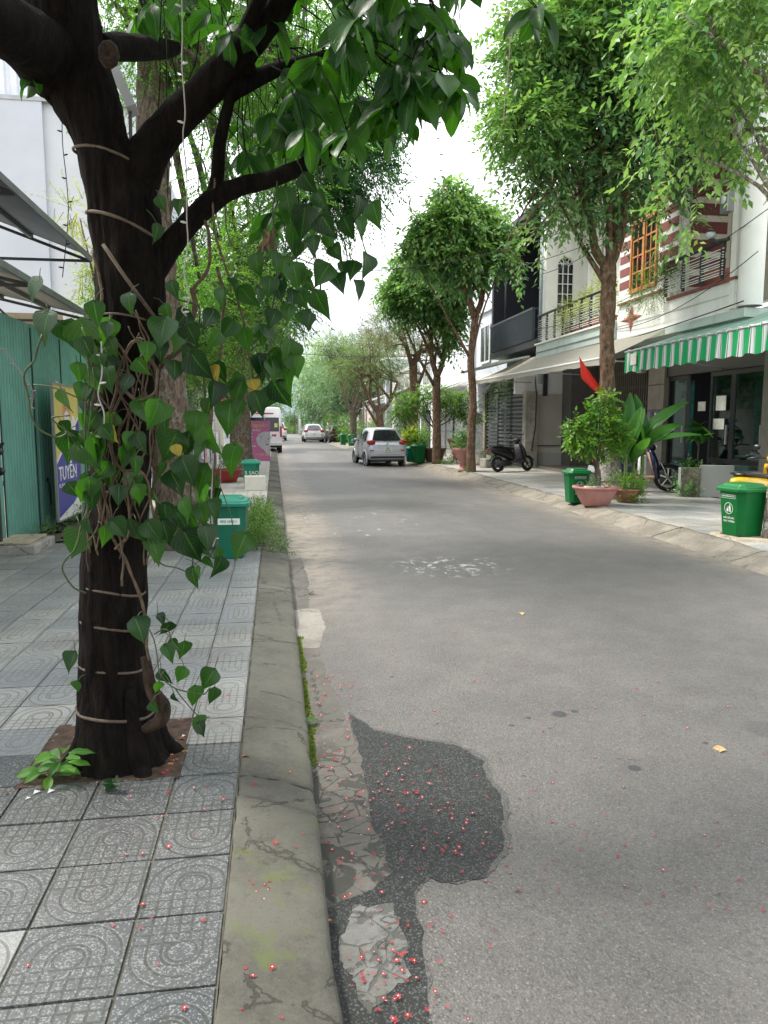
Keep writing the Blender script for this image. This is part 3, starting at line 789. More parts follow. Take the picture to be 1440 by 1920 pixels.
# unseen crown leaves filled in over and behind the camera to shade the ground
for i in range(4200):
    p = Vector((rr.uniform(-3.4, 3.4), rr.uniform(-2.5, 4.0), rr.uniform(4.5, 7.4)))
    if ((p.x-.0)/3.4)**2+((p.y-.8)/3.2)**2+((p.z-6.0)/1.5)**2 > 1: continue
    a0 = rr.uniform(0, 6.28)
    for k in range(4):
        an = a0+k*1.57; dv_ = Vector((math.cos(an)*.8, math.sin(an)*.8, rr.uniform(-1.0, -.2)))
        stuff.append((rr.choice(BROAD), leaf_M(p, dv_, rr.uniform(.13, .2), (rr.uniform(-.5, .5), rr.uniform(-.6, .6), 1))))
tw_o = mbt.build('twigs', BARK_NEAR, nt_); tw_o['kind'] = 'stuff'
st_o = joined_leaves(stuff, 'upper_leaves', nt_, LF_BIG); st_o['kind'] = 'stuff'
for ch in nt_.children:
    if ch.name.split('.')[0] != 'leaf': ch.location = -Vector(nt_.location)
for ch in bands.children: ch.location = -Vector(bands.location)

# ---------------------------------------------------------------- the climbing vine
vine = empty('climbing_vine', (-.55, 3.1, WZ), 0, 'glossy heart leaved vine climbing and hanging from the near tree', 'vine')
VST = plain('vine_stem', (.11, .075, .045), .8, var=.35, scale=30, bump=.5)
VSG = plain('green_stem', (.05, .075, .025), .6, var=.3, scale=30)
def Y3(x): return 3.12 if 150 < x < 300 else 3.2
stems = [([(280, 1240, 3.08), (272, 1160, 3.1), (250, 1080, 3.08), (228, 1040, 3.1), (205, 990, 3.1), (190, 930, 3.1), (215, 880, 3.12), (205, 800, 3.12), (220, 720, 3.1), (235, 660, 3.1), (262, 640, 3.1), (285, 680, 3.1), (300, 700, 3.1)], .007),
 ([(215, 1030, 3.1), (240, 1000, 3.08), (238, 940, 3.08), (236, 890, 3.08), (232, 830, 3.08), (250, 740, 3.1), (225, 655, 3.1), (180, 620, 3.1), (190, 540, 3.12), (175, 470, 3.15)], .006),
 ([(300, 1010, 3.05), (270, 890, 3.06), (230, 880, 3.08), (210, 830, 3.1), (225, 740, 3.1), (262, 752, 3.05), (292, 730, 3.05), (296, 690, 3.08)], .006),
 ([(232, 1100, 3.08), (225, 1010, 3.08), (190, 960, 3.1), (185, 900, 3.1), (170, 700, 3.1), (162, 640, 3.1)], .005),
 ([(78, 630, 3.0), (66, 670, 3.0), (47, 700, 3.0), (52, 760, 3.0), (66, 795, 3.0), (85, 812, 3.0), (108, 822, 3.0), (125, 812, 3.0)], .0045),
 ([(65, 722, 3.0), (100, 726, 3.0), (135, 740, 3.0), (160, 750, 3.0)], .003),
 ([(160, 920, 3.05), (160, 960, 3.02), (148, 1000, 3.0), (140, 1030, 3.0), (124, 1048, 3.0), (122, 1080, 3.0), (135, 1100, 3.0), (160, 1112, 3.0)], .004),
 ([(165, 690, 3.0), (160, 800, 3.0), (165, 900, 3.0), (162, 990, 3.0)], .004), ([(175, 690, 3.0), (172, 760, 3.0), (168, 840, 3.0)], .004),
 ([(130, 780, 3.0), (98, 783, 3.0), (115, 800, 3.0), (140, 820, 3.0)], .003),
 ([(410, 500, 3.25), (420, 560, 3.2), (415, 640, 3.2), (395, 760, 3.15), (400, 860, 3.15), (398, 960, 3.15), (404, 1030, 3.15)], .007),
 ([(330, 560, 3.2), (375, 580, 3.2), (370, 640, 3.2), (385, 720, 3.2), (380, 800, 3.2), (360, 880, 3.2), (360, 980, 3.2), (362, 1070, 3.2)], .004),
 ([(280, 1010, 3.05), (300, 1055, 3.05), (330, 1065, 3.05), (350, 1072, 3.05)], .003),
 ([(400, 330, 3.3), (405, 430, 3.25), (430, 520, 3.2), (455, 600, 3.2), (470, 680, 3.2), (480, 740, 3.2)], .005),
 ([(520, 330, 3.3), (512, 420, 3.25), (520, 520, 3.2), (505, 600, 3.2), (508, 700, 3.2), (505, 740, 3.2)], .004),
 ([(590, 300, 3.3), (598, 380, 3.25), (590, 450, 3.25), (600, 520, 3.2), (603, 560, 3.2)], .0035),
 ([(600, 400, 3.25), (640, 440, 3.2), (650, 480, 3.2), (640, 520, 3.2), (632, 540, 3.2)], .003), ([(640, 400, 3.25), (670, 420, 3.22), (690, 480, 3.2)], .003),
 ([(430, 250, 3.4), (420, 350, 3.4), (440, 470, 3.3), (545, 480, 3.25), (600, 500, 3.2)], .003), ([(500, 20, 3.3), (560, 120, 3.3), (600, 260, 3.3), (598, 330, 3.3)], .003),
 ([(450, 0, 3.5), (470, 120, 3.4), (455, 260, 3.4), (470, 330, 3.4)], .003), ([(365, 540, 3.3), (390, 500, 3.3), (395, 440, 3.3), (372, 400, 3.3)], .008), ([(300, 690, 3.2), (345, 640, 3.25), (365, 580, 3.3), (362, 540, 3.3)], .012),
 ([(270, 1170, 3.08), (290, 1200, 3.05), (300, 1260, 3.0), (330, 1290, 3.0), (380, 1300, 3.0), (395, 1290, 3.0)], .003), ([(290, 1190, 3.05), (310, 1180, 3.0), (330, 1210, 3.0), (340, 1225, 3.0)], .0025), ([(330, 1290, 3.0), (350, 1320, 3.0), (372, 1345, 3.0)], .0025),
 ([(468, 730, 3.2), (490, 700, 3.2), (530, 680, 3.15), (560, 660, 3.15)], .009),
 ([(395, 860, 3.15), (430, 960, 3.1), (440, 1000, 3.1), (452, 1010, 3.1)], .002), ([(620, 250, 3.2), (700, 330, 3.2), (705, 390, 3.2)], .002)]
for pts, r_ in stems:
    P = catmull([PY(x, y, d) for x, y, d in pts], 6); P = [p+Vector((noise.noise(p*11)*.012, noise.noise(p*13)*.01, noise.noise(p*9)*.01)) for p in P]
    MB().tube(P, [r_*(1+.25*noise.noise(p*23)) for p in P], 6).build('stem', VST if r_ > .0045 else VSG, vine)
HL = """80,613,60 130,630,55 163,650,88 200,625,52 200,657,52 303,627,62 330,643,52 233,720,38 123,753,46 157,743,34 160,765,32 125,807,36 132,840,62 157,858,56 187,847,62 263,833,42 243,830,38 277,775,62 350,677,58 377,690,62 328,697,40 440,717,38 400,743,52 443,740,56 428,787,68 443,770,46 367,800,54 487,760,52 307,800,42 317,840,66 353,837,52 397,830,62 370,843,46 430,863,62 353,887,62 300,887,42 333,907,52 373,900,62 403,910,42 247,920,72 267,907,32 263,930,42 138,920,34 167,920,46 403,937,42 400,960,46 353,960,52 310,967,46 343,977,58 380,967,46 365,985,46 138,1022,62 247,990,32 267,1003,48 290,1000,52 312,1000,52 293,1033,60 360,1027,70 390,1010,52 385,1037,46 450,1027,58 410,1043,30 393,1057,30 407,1067,46 360,1085,42 372,1075,26
264,1184,54 133,1244,42 144,1289,26 304,1164,30 311,1182,36 318,1227,40 329,1209,26 344,1222,38 338,1267,34 311,1271,36 331,1311,24 364,1307,42 389,1276,48 398,1307,36 373,1362,40 380,1369,34 289,1329,26 300,1310,24 295,1290,26
580,347,42 540,377,48 547,410,62 568,420,62 603,380,42 597,403,44 617,427,52 673,393,44 705,407,54 653,430,48 673,430,44 617,460,38 587,463,42 633,477,36 520,490,38 533,503,36 603,517,50 660,507,38 643,507,30 687,500,48 570,523,36 583,537,32 637,533,40 670,547,40 523,547,42 557,520,52 603,577,62 570,567,40 577,603,34 493,630,42 510,600,38 510,630,38 465,560,48 540,670,62 500,690,52 555,690,42 491,691,52 510,672,42 516,697,46 502,750,44 477,760,46 535,718,48 527,743,60 548,685,56 425,620,44 460,640,46 415,700,42 400,640,42 485,560,42 540,590,36 440,540,40 480,500,42 505,540,40 550,560,36 415,560,38 390,600,44 360,630,46 340,600,40 315,590,38 325,545,34 300,660,42 270,690,38 210,690,40 150,700,38 180,590,46 240,570,38 60,540,46 295,440,36 305,385,32 335,390,30 520,270,42 620,330,40 650,340,38"""
items = [tuple(map(float, t.split(','))) for t in HL.split()]
n_y = [(403, 702, 34), (478, 727, 30), (333, 847, 26), (212, 818, 34)]
def vine_leaf(x, y, s, meshes):
    dep = 3.02 if 145 < x < 300 else 3.1
    dep += rr.uniform(-.08, .08); size = s*.93/FPX*dep*1.02
    ang = rr.uniform(-.65, .65); dv_ = Vector((math.sin(ang), rr.uniform(-.35, .15), -math.cos(ang)))
    base = PY(x, y, dep)-dv_*size*.48
    f = (rr.uniform(-1.4, 1.4), -1, rr.uniform(-.5, 1.0))
    put_leaf(meshes, base, dv_, size, vine, rr, f)
    return base
for i in range(30):
    x, y = rr.uniform(150, 300), rr.uniform(600, 1010)
    if 235 < x < 275 and rr.random() < .6: x += rr.choice((-70, 35))
    items.append((x, y, rr.uniform(32, 60)))
for k in range(16):
    x = rr.uniform(170, 285); y = rr.uniform(560, 700); pts = []
    for q in range(7): pts.append(PY(x, y, 3.085 if 175 < x < 280 else 3.14)); x = min(292, max(165, x+rr.uniform(-38, 38))); y += rr.uniform(45, 85)
    P = catmull(pts, 6); o = MB().tube([p+Vector((noise.noise(p*15)*.01, 0, noise.noise(p*12)*.01)) for p in P], rr.uniform(.002, .0042), 5).build('stem', VST, vine); o.location = -Vector(vine.location)
pet = MB()
for x, y, s in items:
    b = vine_leaf(x, y, s, HEART); e = b+Vector((rr.uniform(-.05, .05), rr.uniform(0, .05), rr.uniform(.02, .06))); pet.tube([b, b.lerp(e, .5)+Vector((0, 0, .008)), e], .0018, 4)
for x, y, s in n_y: vine_leaf(x, y, s, HEARTY)
pet.build('leaf_stalks', VSG, vine)['kind'] = 'stuff'
for i in range(8):     # a few more behind, filling the curtain
    x, y = rr.choice(((430, 640), (470, 560), (540, 600), (360, 760), (380, 900), (330, 930), (540, 450), (590, 520)))
    x += rr.uniform(-60, 60); y += rr.uniform(-70, 70)
    if x > 560 and y > 600: continue
    dep = rr.uniform(3.25, 3.5); put_leaf(HEART, PY(x, y, dep), (rr.uniform(-.4, .4), rr.uniform(-.3, .3), -1), rr.uniform(.07, .11), vine, rr)
for ch in vine.children:
    if ch.name.split('.')[0] in ('stem', 'leaf_stalks'): ch.location = -Vector(vine.location)
for i in range(34):
    x = rr.uniform(300, 600); y0 = rr.uniform(-40, 120); L = rr.uniform(150, 380); d0 = rr.uniform(3.3, 3.7); w = rr.uniform(-25, 25)
    P = catmull([PY(x, y0, d0), PY(x+w*.6+rr.uniform(-12, 12), y0+L*.35, d0), PY(x+w+rr.uniform(-14, 14), y0+L*.7, d0), PY(x+w*.7, y0+L, d0)], 5)
    o = MB().tube(P, rr.uniform(.0015, .0032), 4).build('stem', BARK_NEAR if i % 3 else VSG, vine); o.location = -Vector(vine.location)
# curled dead leaf caught in the branches
mb = MB()
for k in range(3):
    P = [PY(494+k*9+7*math.sin(t*1.3+k), 430+t*11, 3.1+.02*k) for t in range(5)]
    rings = []
    for i, p in enumerate(P): w = .004+.009*math.sin(math.pi*i/4); rings.append([p+Vector((-w, 0, 0)), p+Vector((-w*.4, .012, 0)), p+Vector((w*.4, .010, 0)), p+Vector((w, -.004, 0))])
    mb.loft(rings, closed=False)
tag(mb.build('dead_leaf', plain('dry_leaf', (.23, .16, .10), .9, var=.3, scale=60)), 'curled brown dead leaf caught in the vine under the limb', 'leaf')
# white light cord hanging down the trunk
WC = plain('pale_cord', (.42, .40, .36), .6, var=.15); WB = plain('pale_bulb', (.6, .6, .56), .4, var=.05)
def light_string(name, pts, r_, label, n_b, bulb=.007, cm=WC, bm=WB, group=None):
    P = catmull(pts, 7); root = empty(name, P[-1], 0, label, 'light string', group)
    MB().tube([p-P[-1] for p in P], r_, 5).build('wire', cm, root)
    for k in range(n_b):
        p = P[int((k+.5)*len(P)/n_b)]-P[-1]; d = Vector((1 if k % 2 else -1, -.3, .15))
        MB().tube([p, p+d*bulb*2.2, p+d*bulb*4], [bulb*.6, bulb*.85, bulb*.4], 6).build('bulb', bm, root)
light_string('light_string', [PY(340, -60, 3.15), PY(342, 60, 3.15), PY(341, 120, 3.1), PY(347, 210, 3.08), PY(343, 255, 3.1), PY(350, 330, 3.1), PY(350, 410, 3.1), PY(352, 455, 3.1), PY(345, 510, 3.1), PY(355, 560, 3.1), PY(341, 580, 3.1), PY(350, 593, 3.1)], .0028, 'white light string hanging down across the forked limbs', 8, .006)
light_string('light_string', [PY(190, 640, 2.98), PY(191, 700, 2.98), PY(184, 740, 2.98), PY(195, 775, 2.98), PY(193, 812, 2.98), PY(186, 822, 2.98)], .003, 'short white light string looped low on the dark trunk', 5, .006)
light_string('light_string', [PY(400, 850, 3.1), PY(396, 940, 3.1), PY(398, 985, 3.1), PY(403, 1010, 3.1), PY(399, 1025, 3.1)], .003, 'frayed white string ending in a knot before the near green bin', 2, .004)
# ================================================================== common small builders
def text(body, size, mat, parent, M, name='lettering', ext=.001, sx=1.0, align='CENTER'):
    cu = bpy.data.curves.new(name, 'FONT'); cu.body = body; cu.size = size; cu.extrude = ext; cu.align_x = align; cu.align_y = 'CENTER'
    cu.resolution_u = 3; cu.materials.append(mat); cu.offset = size*.012
    t_ = bpy.data.objects.new(name, cu); me = bpy.data.meshes.new_from_object(t_); bpy.data.objects.remove(t_); me.name = name
    o = bpy.data.objects.new(name, me); COL.objects.link(o); o.parent = parent; o.matrix_local = M @ Matrix.Diagonal((sx, 1, 1, 1)); return o
STEEL = plain('galvanised_steel', (.36, .37, .37), .45, .6, .1)
DSTEEL = plain('dark_grey_steel', (.045, .047, .05), .5, .2, .2)
BLACK = plain('black_plastic', (.012, .012, .014), .35, 0, .1)
RUBBER = plain('tyre_rubber', (.018, .018, .018), .85, 0, .2, bump=.2)
WHITEP = plain('white_paint', (.72, .73, .72), .5, 0, .05, dirt=.25, dirtcol=(.45, .42, .36))
WPRINT = plain('white_print', (.78, .80, .76), .5, 0, .04)
def corrugated(name, a, b, z0, z1, pitch, amp, mat, parent, ztop2=None):
    """ribbed sheet from plan point a to b"""
    a = Vector(a).to_3d(); b = Vector(b).to_3d(); d = b-a; L = d.length; d.normalize(); nrm = Vector((d.y, -d.x, 0))
    n = max(2, int(L/pitch)); vs = []; fs = []; k = 0; pos = []
    for i in range(n):
        for t, h in ((0, 0), (.38, 0), (.5, 1), (.78, 1), (.9, 0)): pos.append(((i+t)*L/n, h))
    pos.append((L, 0))
    for s, h in pos:
        p = a+d*s+nrm*h*amp; zt = z1 if ztop2 is None else z1+(ztop2-z1)*s/L
        vs += [(p.x, p.y, z0), (p.x, p.y, zt)]
    for i in range(len(pos)-1): fs.append((2*i, 2*i+2, 2*i+3, 2*i+1))
    return MB().add(vs, fs).build(name, mat, parent)

# ---------------------------------------------------------------- left: green sheet wall
GRN = plain('green_painted_sheet', (.115, .315, .245), .42, .15, .10, 2.2, dirt=.35, dirtcol=(.05, .11, .085))
gw = empty('sheet_metal_wall', (-3.2, 7.0, WZ), 0, 'tall green corrugated sheet metal wall along the left pavement', 'wall')
ys = [6.0, 7.2, 8.3, 9.35, 10.62, 11.98, 13.2, 14.4]
for y0, y1 in zip(ys, ys[1:]):
    o = corrugated('panel', (-3.2, y1-.005), (-3.2+.004*(ys.index(y0) % 2), y0), WZ, 2.92+.01*(y0-9), .105, -.022, GRN, gw); o.location = -gw.location
mb = MB()
for y in ys[1:-1]: mb.box(-3.192, -3.176, y-.012, y+.004, WZ, 2.88)
o = mb.build('seam', plain('dark_seam', (.02, .05, .04), .7), gw); o.location = -gw.location
mb = MB(); mb.bar((-3.24, 6, 2.3), (-3.24, 14.4, 2.3), .05); mb.bar((-3.24, 6, .9), (-3.24, 14.4, .9), .05)
o = mb.build('rail', DSTEEL, gw); o.location = -gw.location
o = MB().box(-3.176, -3.170, 10.35, 10.5, 1.72, 1.82).build('sticker', plain('green_sticker', (.1, .5, .35), .5), gw); o.location = -gw.location
# rusty holes low down
mb = MB(); mb.prism([(-3.172, 11.0+.04*math.cos(a)+.02*math.cos(3*a), .83+.04*math.sin(a)) for a in np.linspace(0, 6.0, 9)], (.003, 0, 0)); mb.prism([(-3.172, 11.05, .80), (-3.172, 11.09, .78), (-3.172, 11.13, .5), (-3.172, 11.08, .45)], (.003, 0, 0))
o = mb.build('hole', plain('rust_hole', (.03, .03, .022), .9), gw); o.location = -gw.location
# dark gate post at the very left, with its latch
gpst = empty('gate_post', (-3.16, 9.02, WZ), 0, 'dark gate post with a black latch at the left edge', 'post')
MB().box(-.06, .025, -.03, .03, 0, 2.0).build('post', plain('brown_black_post', (.035, .028, .025), .6), gpst)
mb = MB(); mb.lathe([(0, -.02), (.045, -.02), (.045, .02), (0, .02)], 14, (.05, 0, 1.18), 'Y'); mb.lathe([(0, -.02), (.045, -.02), (.045, .02), (0, .02)], 14, (.055, 0, .95), 'Y'); mb.box(.03, .05, -.015, .015, .9, 1.25); mb.bar((.05, 0, 1.2), (.10, 0, 1.28), .03)
mb.build('latch', BLACK, gpst)
# concrete step at the foot of the wall
st = empty('concrete_step', (-2.95, 9.15, WZ), 0, 'low concrete step by the gate of the green wall', 'step')
MB().box(-.30, .22, -.28, .5, -.01, .11).build('block', CONC, st, .012); MB().box(-.28, .14, -.26, .46, .112, .14).build('slab', PLINTH, st, .006)
# bare soil, rubble and weeds at the wall foot
sheet('wall_foot_soil', -3.18, -2.55, 9.75, 14.0, WZ-.002, plain('leaf_litter_soil', (.075, .062, .045), .95, var=.5, scale=30, bump=.8), 10, 40, lambda x, y: .02+.02*noise.noise((x*9, y*9, 0)))

# the upright poster on its stand
sg = empty('poster_stand', (-2.93, 10.55, WZ), 0, 'yellow and blue poster on a black stand before the green wall', 'sign')
YEL = plain('poster_yellow', (.60, .50, .14), .5, 0, .04); BLU = plain('poster_blue', (.06, .055, .30), .5, 0, .04)
MB().box(-.012, .006, 0, 1.25, .18, 2.02).build('backing', WHITEP, sg)
fr = MB(); fr.box(-.014, .02, -.03, 0, .16, 2.05); fr.box(-.014, .02, 1.25, 1.28, .16, 2.05); fr.box(-.014, .02, 0, 1.25, 2.02, 2.05); fr.box(-.014, .02, 0, 1.25, .16, .18); fr.build('frame', STEEL, sg)
MB().prism([(.007, 0, .98), (.007, 1.25, 1.62), (.007, 1.25, 2.02), (.007, 0, 2.02)], (.002, 0, 0)).build('yellow_field', YEL, sg)
MB().prism([(.007, 0, .20), (.007, .85, .36), (.007, 1.25, .52), (.007, 1.25, 1.56), (.007, 0, .92)], (.003, 0, 0)).build('blue_field', BLU, sg)
TX = Matrix(((0, 0, 1, 0), (1, 0, 0, 0), (0, 1, 0, 0), (0, 0, 0, 1)))      # text lying in the YZ plane, facing +X
# seen from the street the board runs away from the viewer, so the text advances with +Y
TXs = lambda y, z: Matrix.Translation((.0105, y, z)) @ TX
text('TUYỂN', .27, WPRINT, sg, TXs(.10, .80), sx=1.05, align='LEFT'); text('ĐC: 59 M    HOA CHUÔNG', .075, WPRINT, sg, TXs(.08, .64), sx=.95, align='LEFT'); text('1942', .07, WPRINT, sg, TXs(.62, .55), align='LEFT')
# printed animal head, kept generic: ears, muzzle and stripes
OR = plain('poster_orange', (.62, .30, .12), .5, 0, .05); PALE = plain('poster_pale', (.72, .70, .66), .5, 0, .05); INK = plain('poster_ink', (.05, .07, .16), .5)
mb = MB(); cyx, czz = .62, 1.68
mb.prism([(.010, cyx+.20*math.cos(a)*(1+.1*math.cos(4*a)), czz+.24*math.sin(a)) for a in np.linspace(0, 6.1, 22)], (.001, 0, 0)); mb.build('printed_head', OR, sg)
mb = MB(); mb.prism([(.0115, cyx+.13*math.cos(a), czz-.12+.13*math.sin(a)) for a in np.linspace(0, 6.0, 16)], (.001, 0, 0)); mb.prism([(.0115, cyx+.33+.12*math.cos(a), czz-.22+.16*math.sin(a)) for a in np.linspace(0, 6.0, 14)], (.001, 0, 0)); mb.build('printed_muzzle', PALE, sg)
mb = MB()
for k in range(7): z = czz-.02+.035*k; mb.prism([(.0125, cyx-.03-.02*k % .1, z), (.0125, cyx-.12, z+.03), (.0125, cyx-.04, z+.014)], (.001, 0, 0)); mb.prism([(.0125, cyx+.03, z), (.0125, cyx+.12, z+.03), (.0125, cyx+.04, z+.014)], (.001, 0, 0))
mb.prism([(.0125, cyx-.03, czz-.06), (.0125, cyx+.03, czz-.06), (.0125, cyx, czz-.10)], (.001, 0, 0)); mb.build('printed_stripes', INK, sg)
mb = MB(); mb.bar((-.02, .02, 0), (-.02, .02, .2), .03); mb.bar((-.02, 1.2, 0), (-.02, 1.2, .2), .03); mb.bar((-.25, .02, .02), (.25, .02, .02), .03); mb.bar((-.25, 1.2, .02), (.25, 1.2, .02), .03); mb.bar((.2, -.6, .03), (.2, 1.2, .03), .025); mb.bar((-.02, .02, .17), (.2, .02, .03), .02)
mb.build('stand', BLACK, sg)

# ---------------------------------------------------------------- left: awnings over the wall
UND = plain('grey_underside_sheet', (.20, .215, .22), .5, .2, .1, 3)
def lean_roof(name, xe, ze, y0, y1, depth, rise, label, mat=UND):
    r_ = empty(name, (xe, y0, ze), 0, label, 'awning'); n = int((y1-y0)/.076); mb = MB(); vs = []; fs = []
    for i in range(n+1):
        y = (y1-y0)*i/n; h = .016 if i % 2 else 0
        vs += [(0, y, h), (-depth, y, rise+h)]
    for i in range(n): fs.append((2*i, 2*i+1, 2*i+3, 2*i+2))
    mb.add(vs, fs); mb.build('roof_sheet', mat, r_)
    mb = MB(); mb.bar((.02, 0, -.03), (.02, y1-y0, -.03), .03, .075); mb.build('eave_beam', plain('grey_eave', (.16, .17, .17), .5, .3), r_)
    for k in range(3): MB().bar((-depth*(.3+.3*k), 0, rise*(.3+.3*k)-.03), (-depth*(.3+.3*k), y1-y0, rise*(.3+.3*k)-.03), .04, .06).build('purlin', UND, r_)
    for yy_ in (y1-y0-.02, (y1-y0)*.55, .2):
        mb = MB(); mb.bar((0, yy_, -.06), (-depth, yy_, rise-.06), .04); mb.bar((0, yy_, -.06), (-depth, yy_, -.06), .035); mb.build('truss', DSTEEL, r_)
        mb = MB(); mb.bar((-depth*.55, yy_, -.06), (-depth*.7, yy_, rise*.7-.08), .03); mb.build('strut', DSTEEL, r_)
    return r_
lean_roof('lean_to_roof', -2.6, 4.02, 4.5, 11.6, 2.6, .95, 'higher grey corrugated lean-to roof jutting in from the left')
lr = lean_roof('lean_to_roof', -2.7, 3.24, 5.5, 12.2, 2.2, .5, 'lower grey corrugated roof just above the green wall')
MESHM = plain('cream_wall', (.50, .42, .30), .8, 0, .1)
o = empty('shed_wall', (-3.6, 12.4, 2.9), 0, 'cream strip of shed wall behind wire mesh above the green wall', 'wall')
MB().box(-2.5, .35, 0, .1, -.1, .42).build('wall', MESHM, o)
mb = MB()
for k in range(46): a = -2.5+k*.06; mb.bar((a, -.03, -.1), (a+.3, -.03, .3), .004); mb.bar((a+.3, -.04, -.1), (a, -.04, .3), .004)
mb.build('wire_mesh', STEEL, o)['kind'] = 'stuff'

# ---------------------------------------------------------------- left: tall white building
WH = plain('white_render', (.50, .53, .58), .8, 0, .05, .8, dirt=.12, dirtcol=(.4, .42, .45)); WH2 = plain('white_render_shade', (.55, .57, .60), .8, 0, .04, .8)  # right wall part: tone step painted in for the corner's shading
tb = empty('white_building', (-6.5, 20, 0), 0, 'tall plain white building on the left behind the green wall', 'building')
MB().box(-5.5, 1.05, 0, 9, 0, 9.45).build('wall', WH, tb); MB().box(1.05, 3.3, .12, 9, 0, 9.40).build('wall', WH2, tb)
PRS = plain('white_parapet_sheet', (.66, .69, .74), .5, .1, .05)
o = corrugated('parapet_sheet', (3.3, .05), (-5.5, .05), 9.46, 11.2, .28, .05, PRS, tb)
MB().box(-5.6, 3.4, -.02, .12, 9.40, 9.50).build('ledge', STEEL, tb)
# lower left neighbour seen past the trunk
nb = empty('low_house', (-6.5, 31, 0), 0, 'low pale house far left behind the railings and trees', 'house')
MB().box(-3, 3.4, 0, 8, 0, 5.2).build('wall', plain('pale_house_wall', (.52, .50, .45), .8, dirt=.3), nb); MB().box(-3.1, 3.9, -.6, 8, 5.21, 5.4).build('roof', plain('house_roof', (.3, .28, .26), .7), nb)
for x in (-1.6, .4, 2.2):
    w = MB().box(x-.5, x+.5, -.03, .0, 1.0, 2.5).build('window', plain('dark_pane', (.03, .04, .045), .12), nb)
    f = MB()
    for q in (-.5, 0, .5): f.box(x+q-.03, x+q+.03, -.06, -.03, 1.0, 2.5)
    f.build('frame', WHITEP, nb)

# black iron railings and gate seen through the vine
ir = empty('iron_fence', (-3.2, 15.2, WZ), 0, 'black iron fence with upright bars behind the second tree on the left', 'fence')
for k in range(26):
    MB().bar((0, k*.22, .1), (0, k*.22, 1.75), .022).build('bar', BLACK, ir)
for z in (.25, 1.2, 1.6): MB().bar((0, 0, z), (0, 5.6, z), .035).build('rail', BLACK, ir)
for y in (0, 2.8, 5.6): MB().box(-.05, .05, y-.05, y+.05, 0, 2.0).build('post', BLACK, ir)
bi = empty('iron_fence', (-3.2, 22.5, WZ), R(0), 'black fence panel on a low wall further along the left side', 'fence')
MB().box(-.08, .08, 0, 9, 0, .6).build('base_wall', CONC, bi)
for k in range(36): MB().bar((0, k*.25, .6), (0, k*.25, 2.0), .025).build('bar', BLACK, bi)
for z in (.7, 1.9): MB().bar((0, 0, z), (0, 9, z), .04).build('rail', BLACK, bi)
# ---------------------------------------------------------------- second and third trees on the left
def place_children(root, names=None):
    for ch in root.children:
        if names is None or ch.name.split('.')[0] in names: ch.location = -Vector(root.location)
def street_tree(name, label, trunk_pts, rad, blobs, n, size, leafm, bark, seed, twig=.5, per=9, droop=.25, fork=None, group=None, n_limb=3, lr=.05, rings=20, tex=8, amp=.02, width=.42, extra=None, cut=None):
    root = empty(name, trunk_pts[0], 0, label, 'tree', group); mb = MB(); bark_tube(mb, trunk_pts, rad, rings, amp, 8, seed, True, tex); mb.build('trunk', bark, root)
    st = []
    for pts, rd in (fork or []):
        m2 = MB(); bark_tube(m2, pts, rd, 12, amp*.6, 6, seed+1); m2.build('limb', bark, root); st.append((pts[-1], rd[-1])); st.append((Vector(pts[-2]), rd[-2]*.8))
    st = st or [(trunk_pts[-1], rad[-1])]; st.append((trunk_pts[-2], rad[-2]*.5))
    limbs(root, st, blobs, bark, seed, lr, n_limb, 'branches')
    crown(root, blobs, n, per, size, leafm, seed, twig, droop, width, bark=bark, cut=cut)
    if extra:
        for bl, nn, sz, lm, tw_, pr in [extra]: crown(root, bl, nn, pr, sz, lm, seed+9, tw_, droop, width, name='light_foliage', bark=bark, cut=cut)
    place_children(root); return root
def B(px, py, Y, rx, rz, ry=None):
    """ellipsoid centred where a crown stands; radii given in metres"""
    p = PY(px, py, Y); return (p.x, p.y, p.z, rx, ry or rx, rz)
# tree 2 (Y 9.5) rises behind the near trunk; its feathery foliage hangs at the upper left
t2 = [Vector((-1.12, 9.5, .08)), PY(335, 960, 9.5), PY(322, 850, 9.5), PY(312, 720, 9.5), PY(300, 560, 9.6), PY(292, 400, 9.7), PY(286, 250, 9.8), PY(285, 100, 9.9), PY(290, -100, 10)]
street_tree('pavement_tree', 'rough barked leaning tree directly behind the near vine clad trunk', t2, [.34, .29, .24, .21, .20, .19, .17, .15, .12],
            [B(470, 260, 9.8, 1.0, .8), B(540, 140, 10, 1.1, .9), B(330, 60, 10, 1.6, .9), B(480, 380, 10.4, .8, .6), B(200, -60, 10, 1.6, 1.0), B(600, 20, 10.4, 1.2, .8), B(330, 520, 11, .7, .5), B(430, 40, 10, 1.2, 1.0)],
            3600, .058, LF_FEATHER, BARK_L, 31, twig=.36, per=22, droop=.15, lr=.06, tex=9, amp=.04, n_limb=4, width=.34, cut=lambda P: ~((P[:, 0] > 1.4)))
t3 = [Vector((-.92, 21.8, .08)), PY(452, 830, 21.8), PY(447, 760, 21.8), PY(440, 660, 22), PY(446, 600, 22), PY(478, 520, 22), PY(500, 440, 22)]
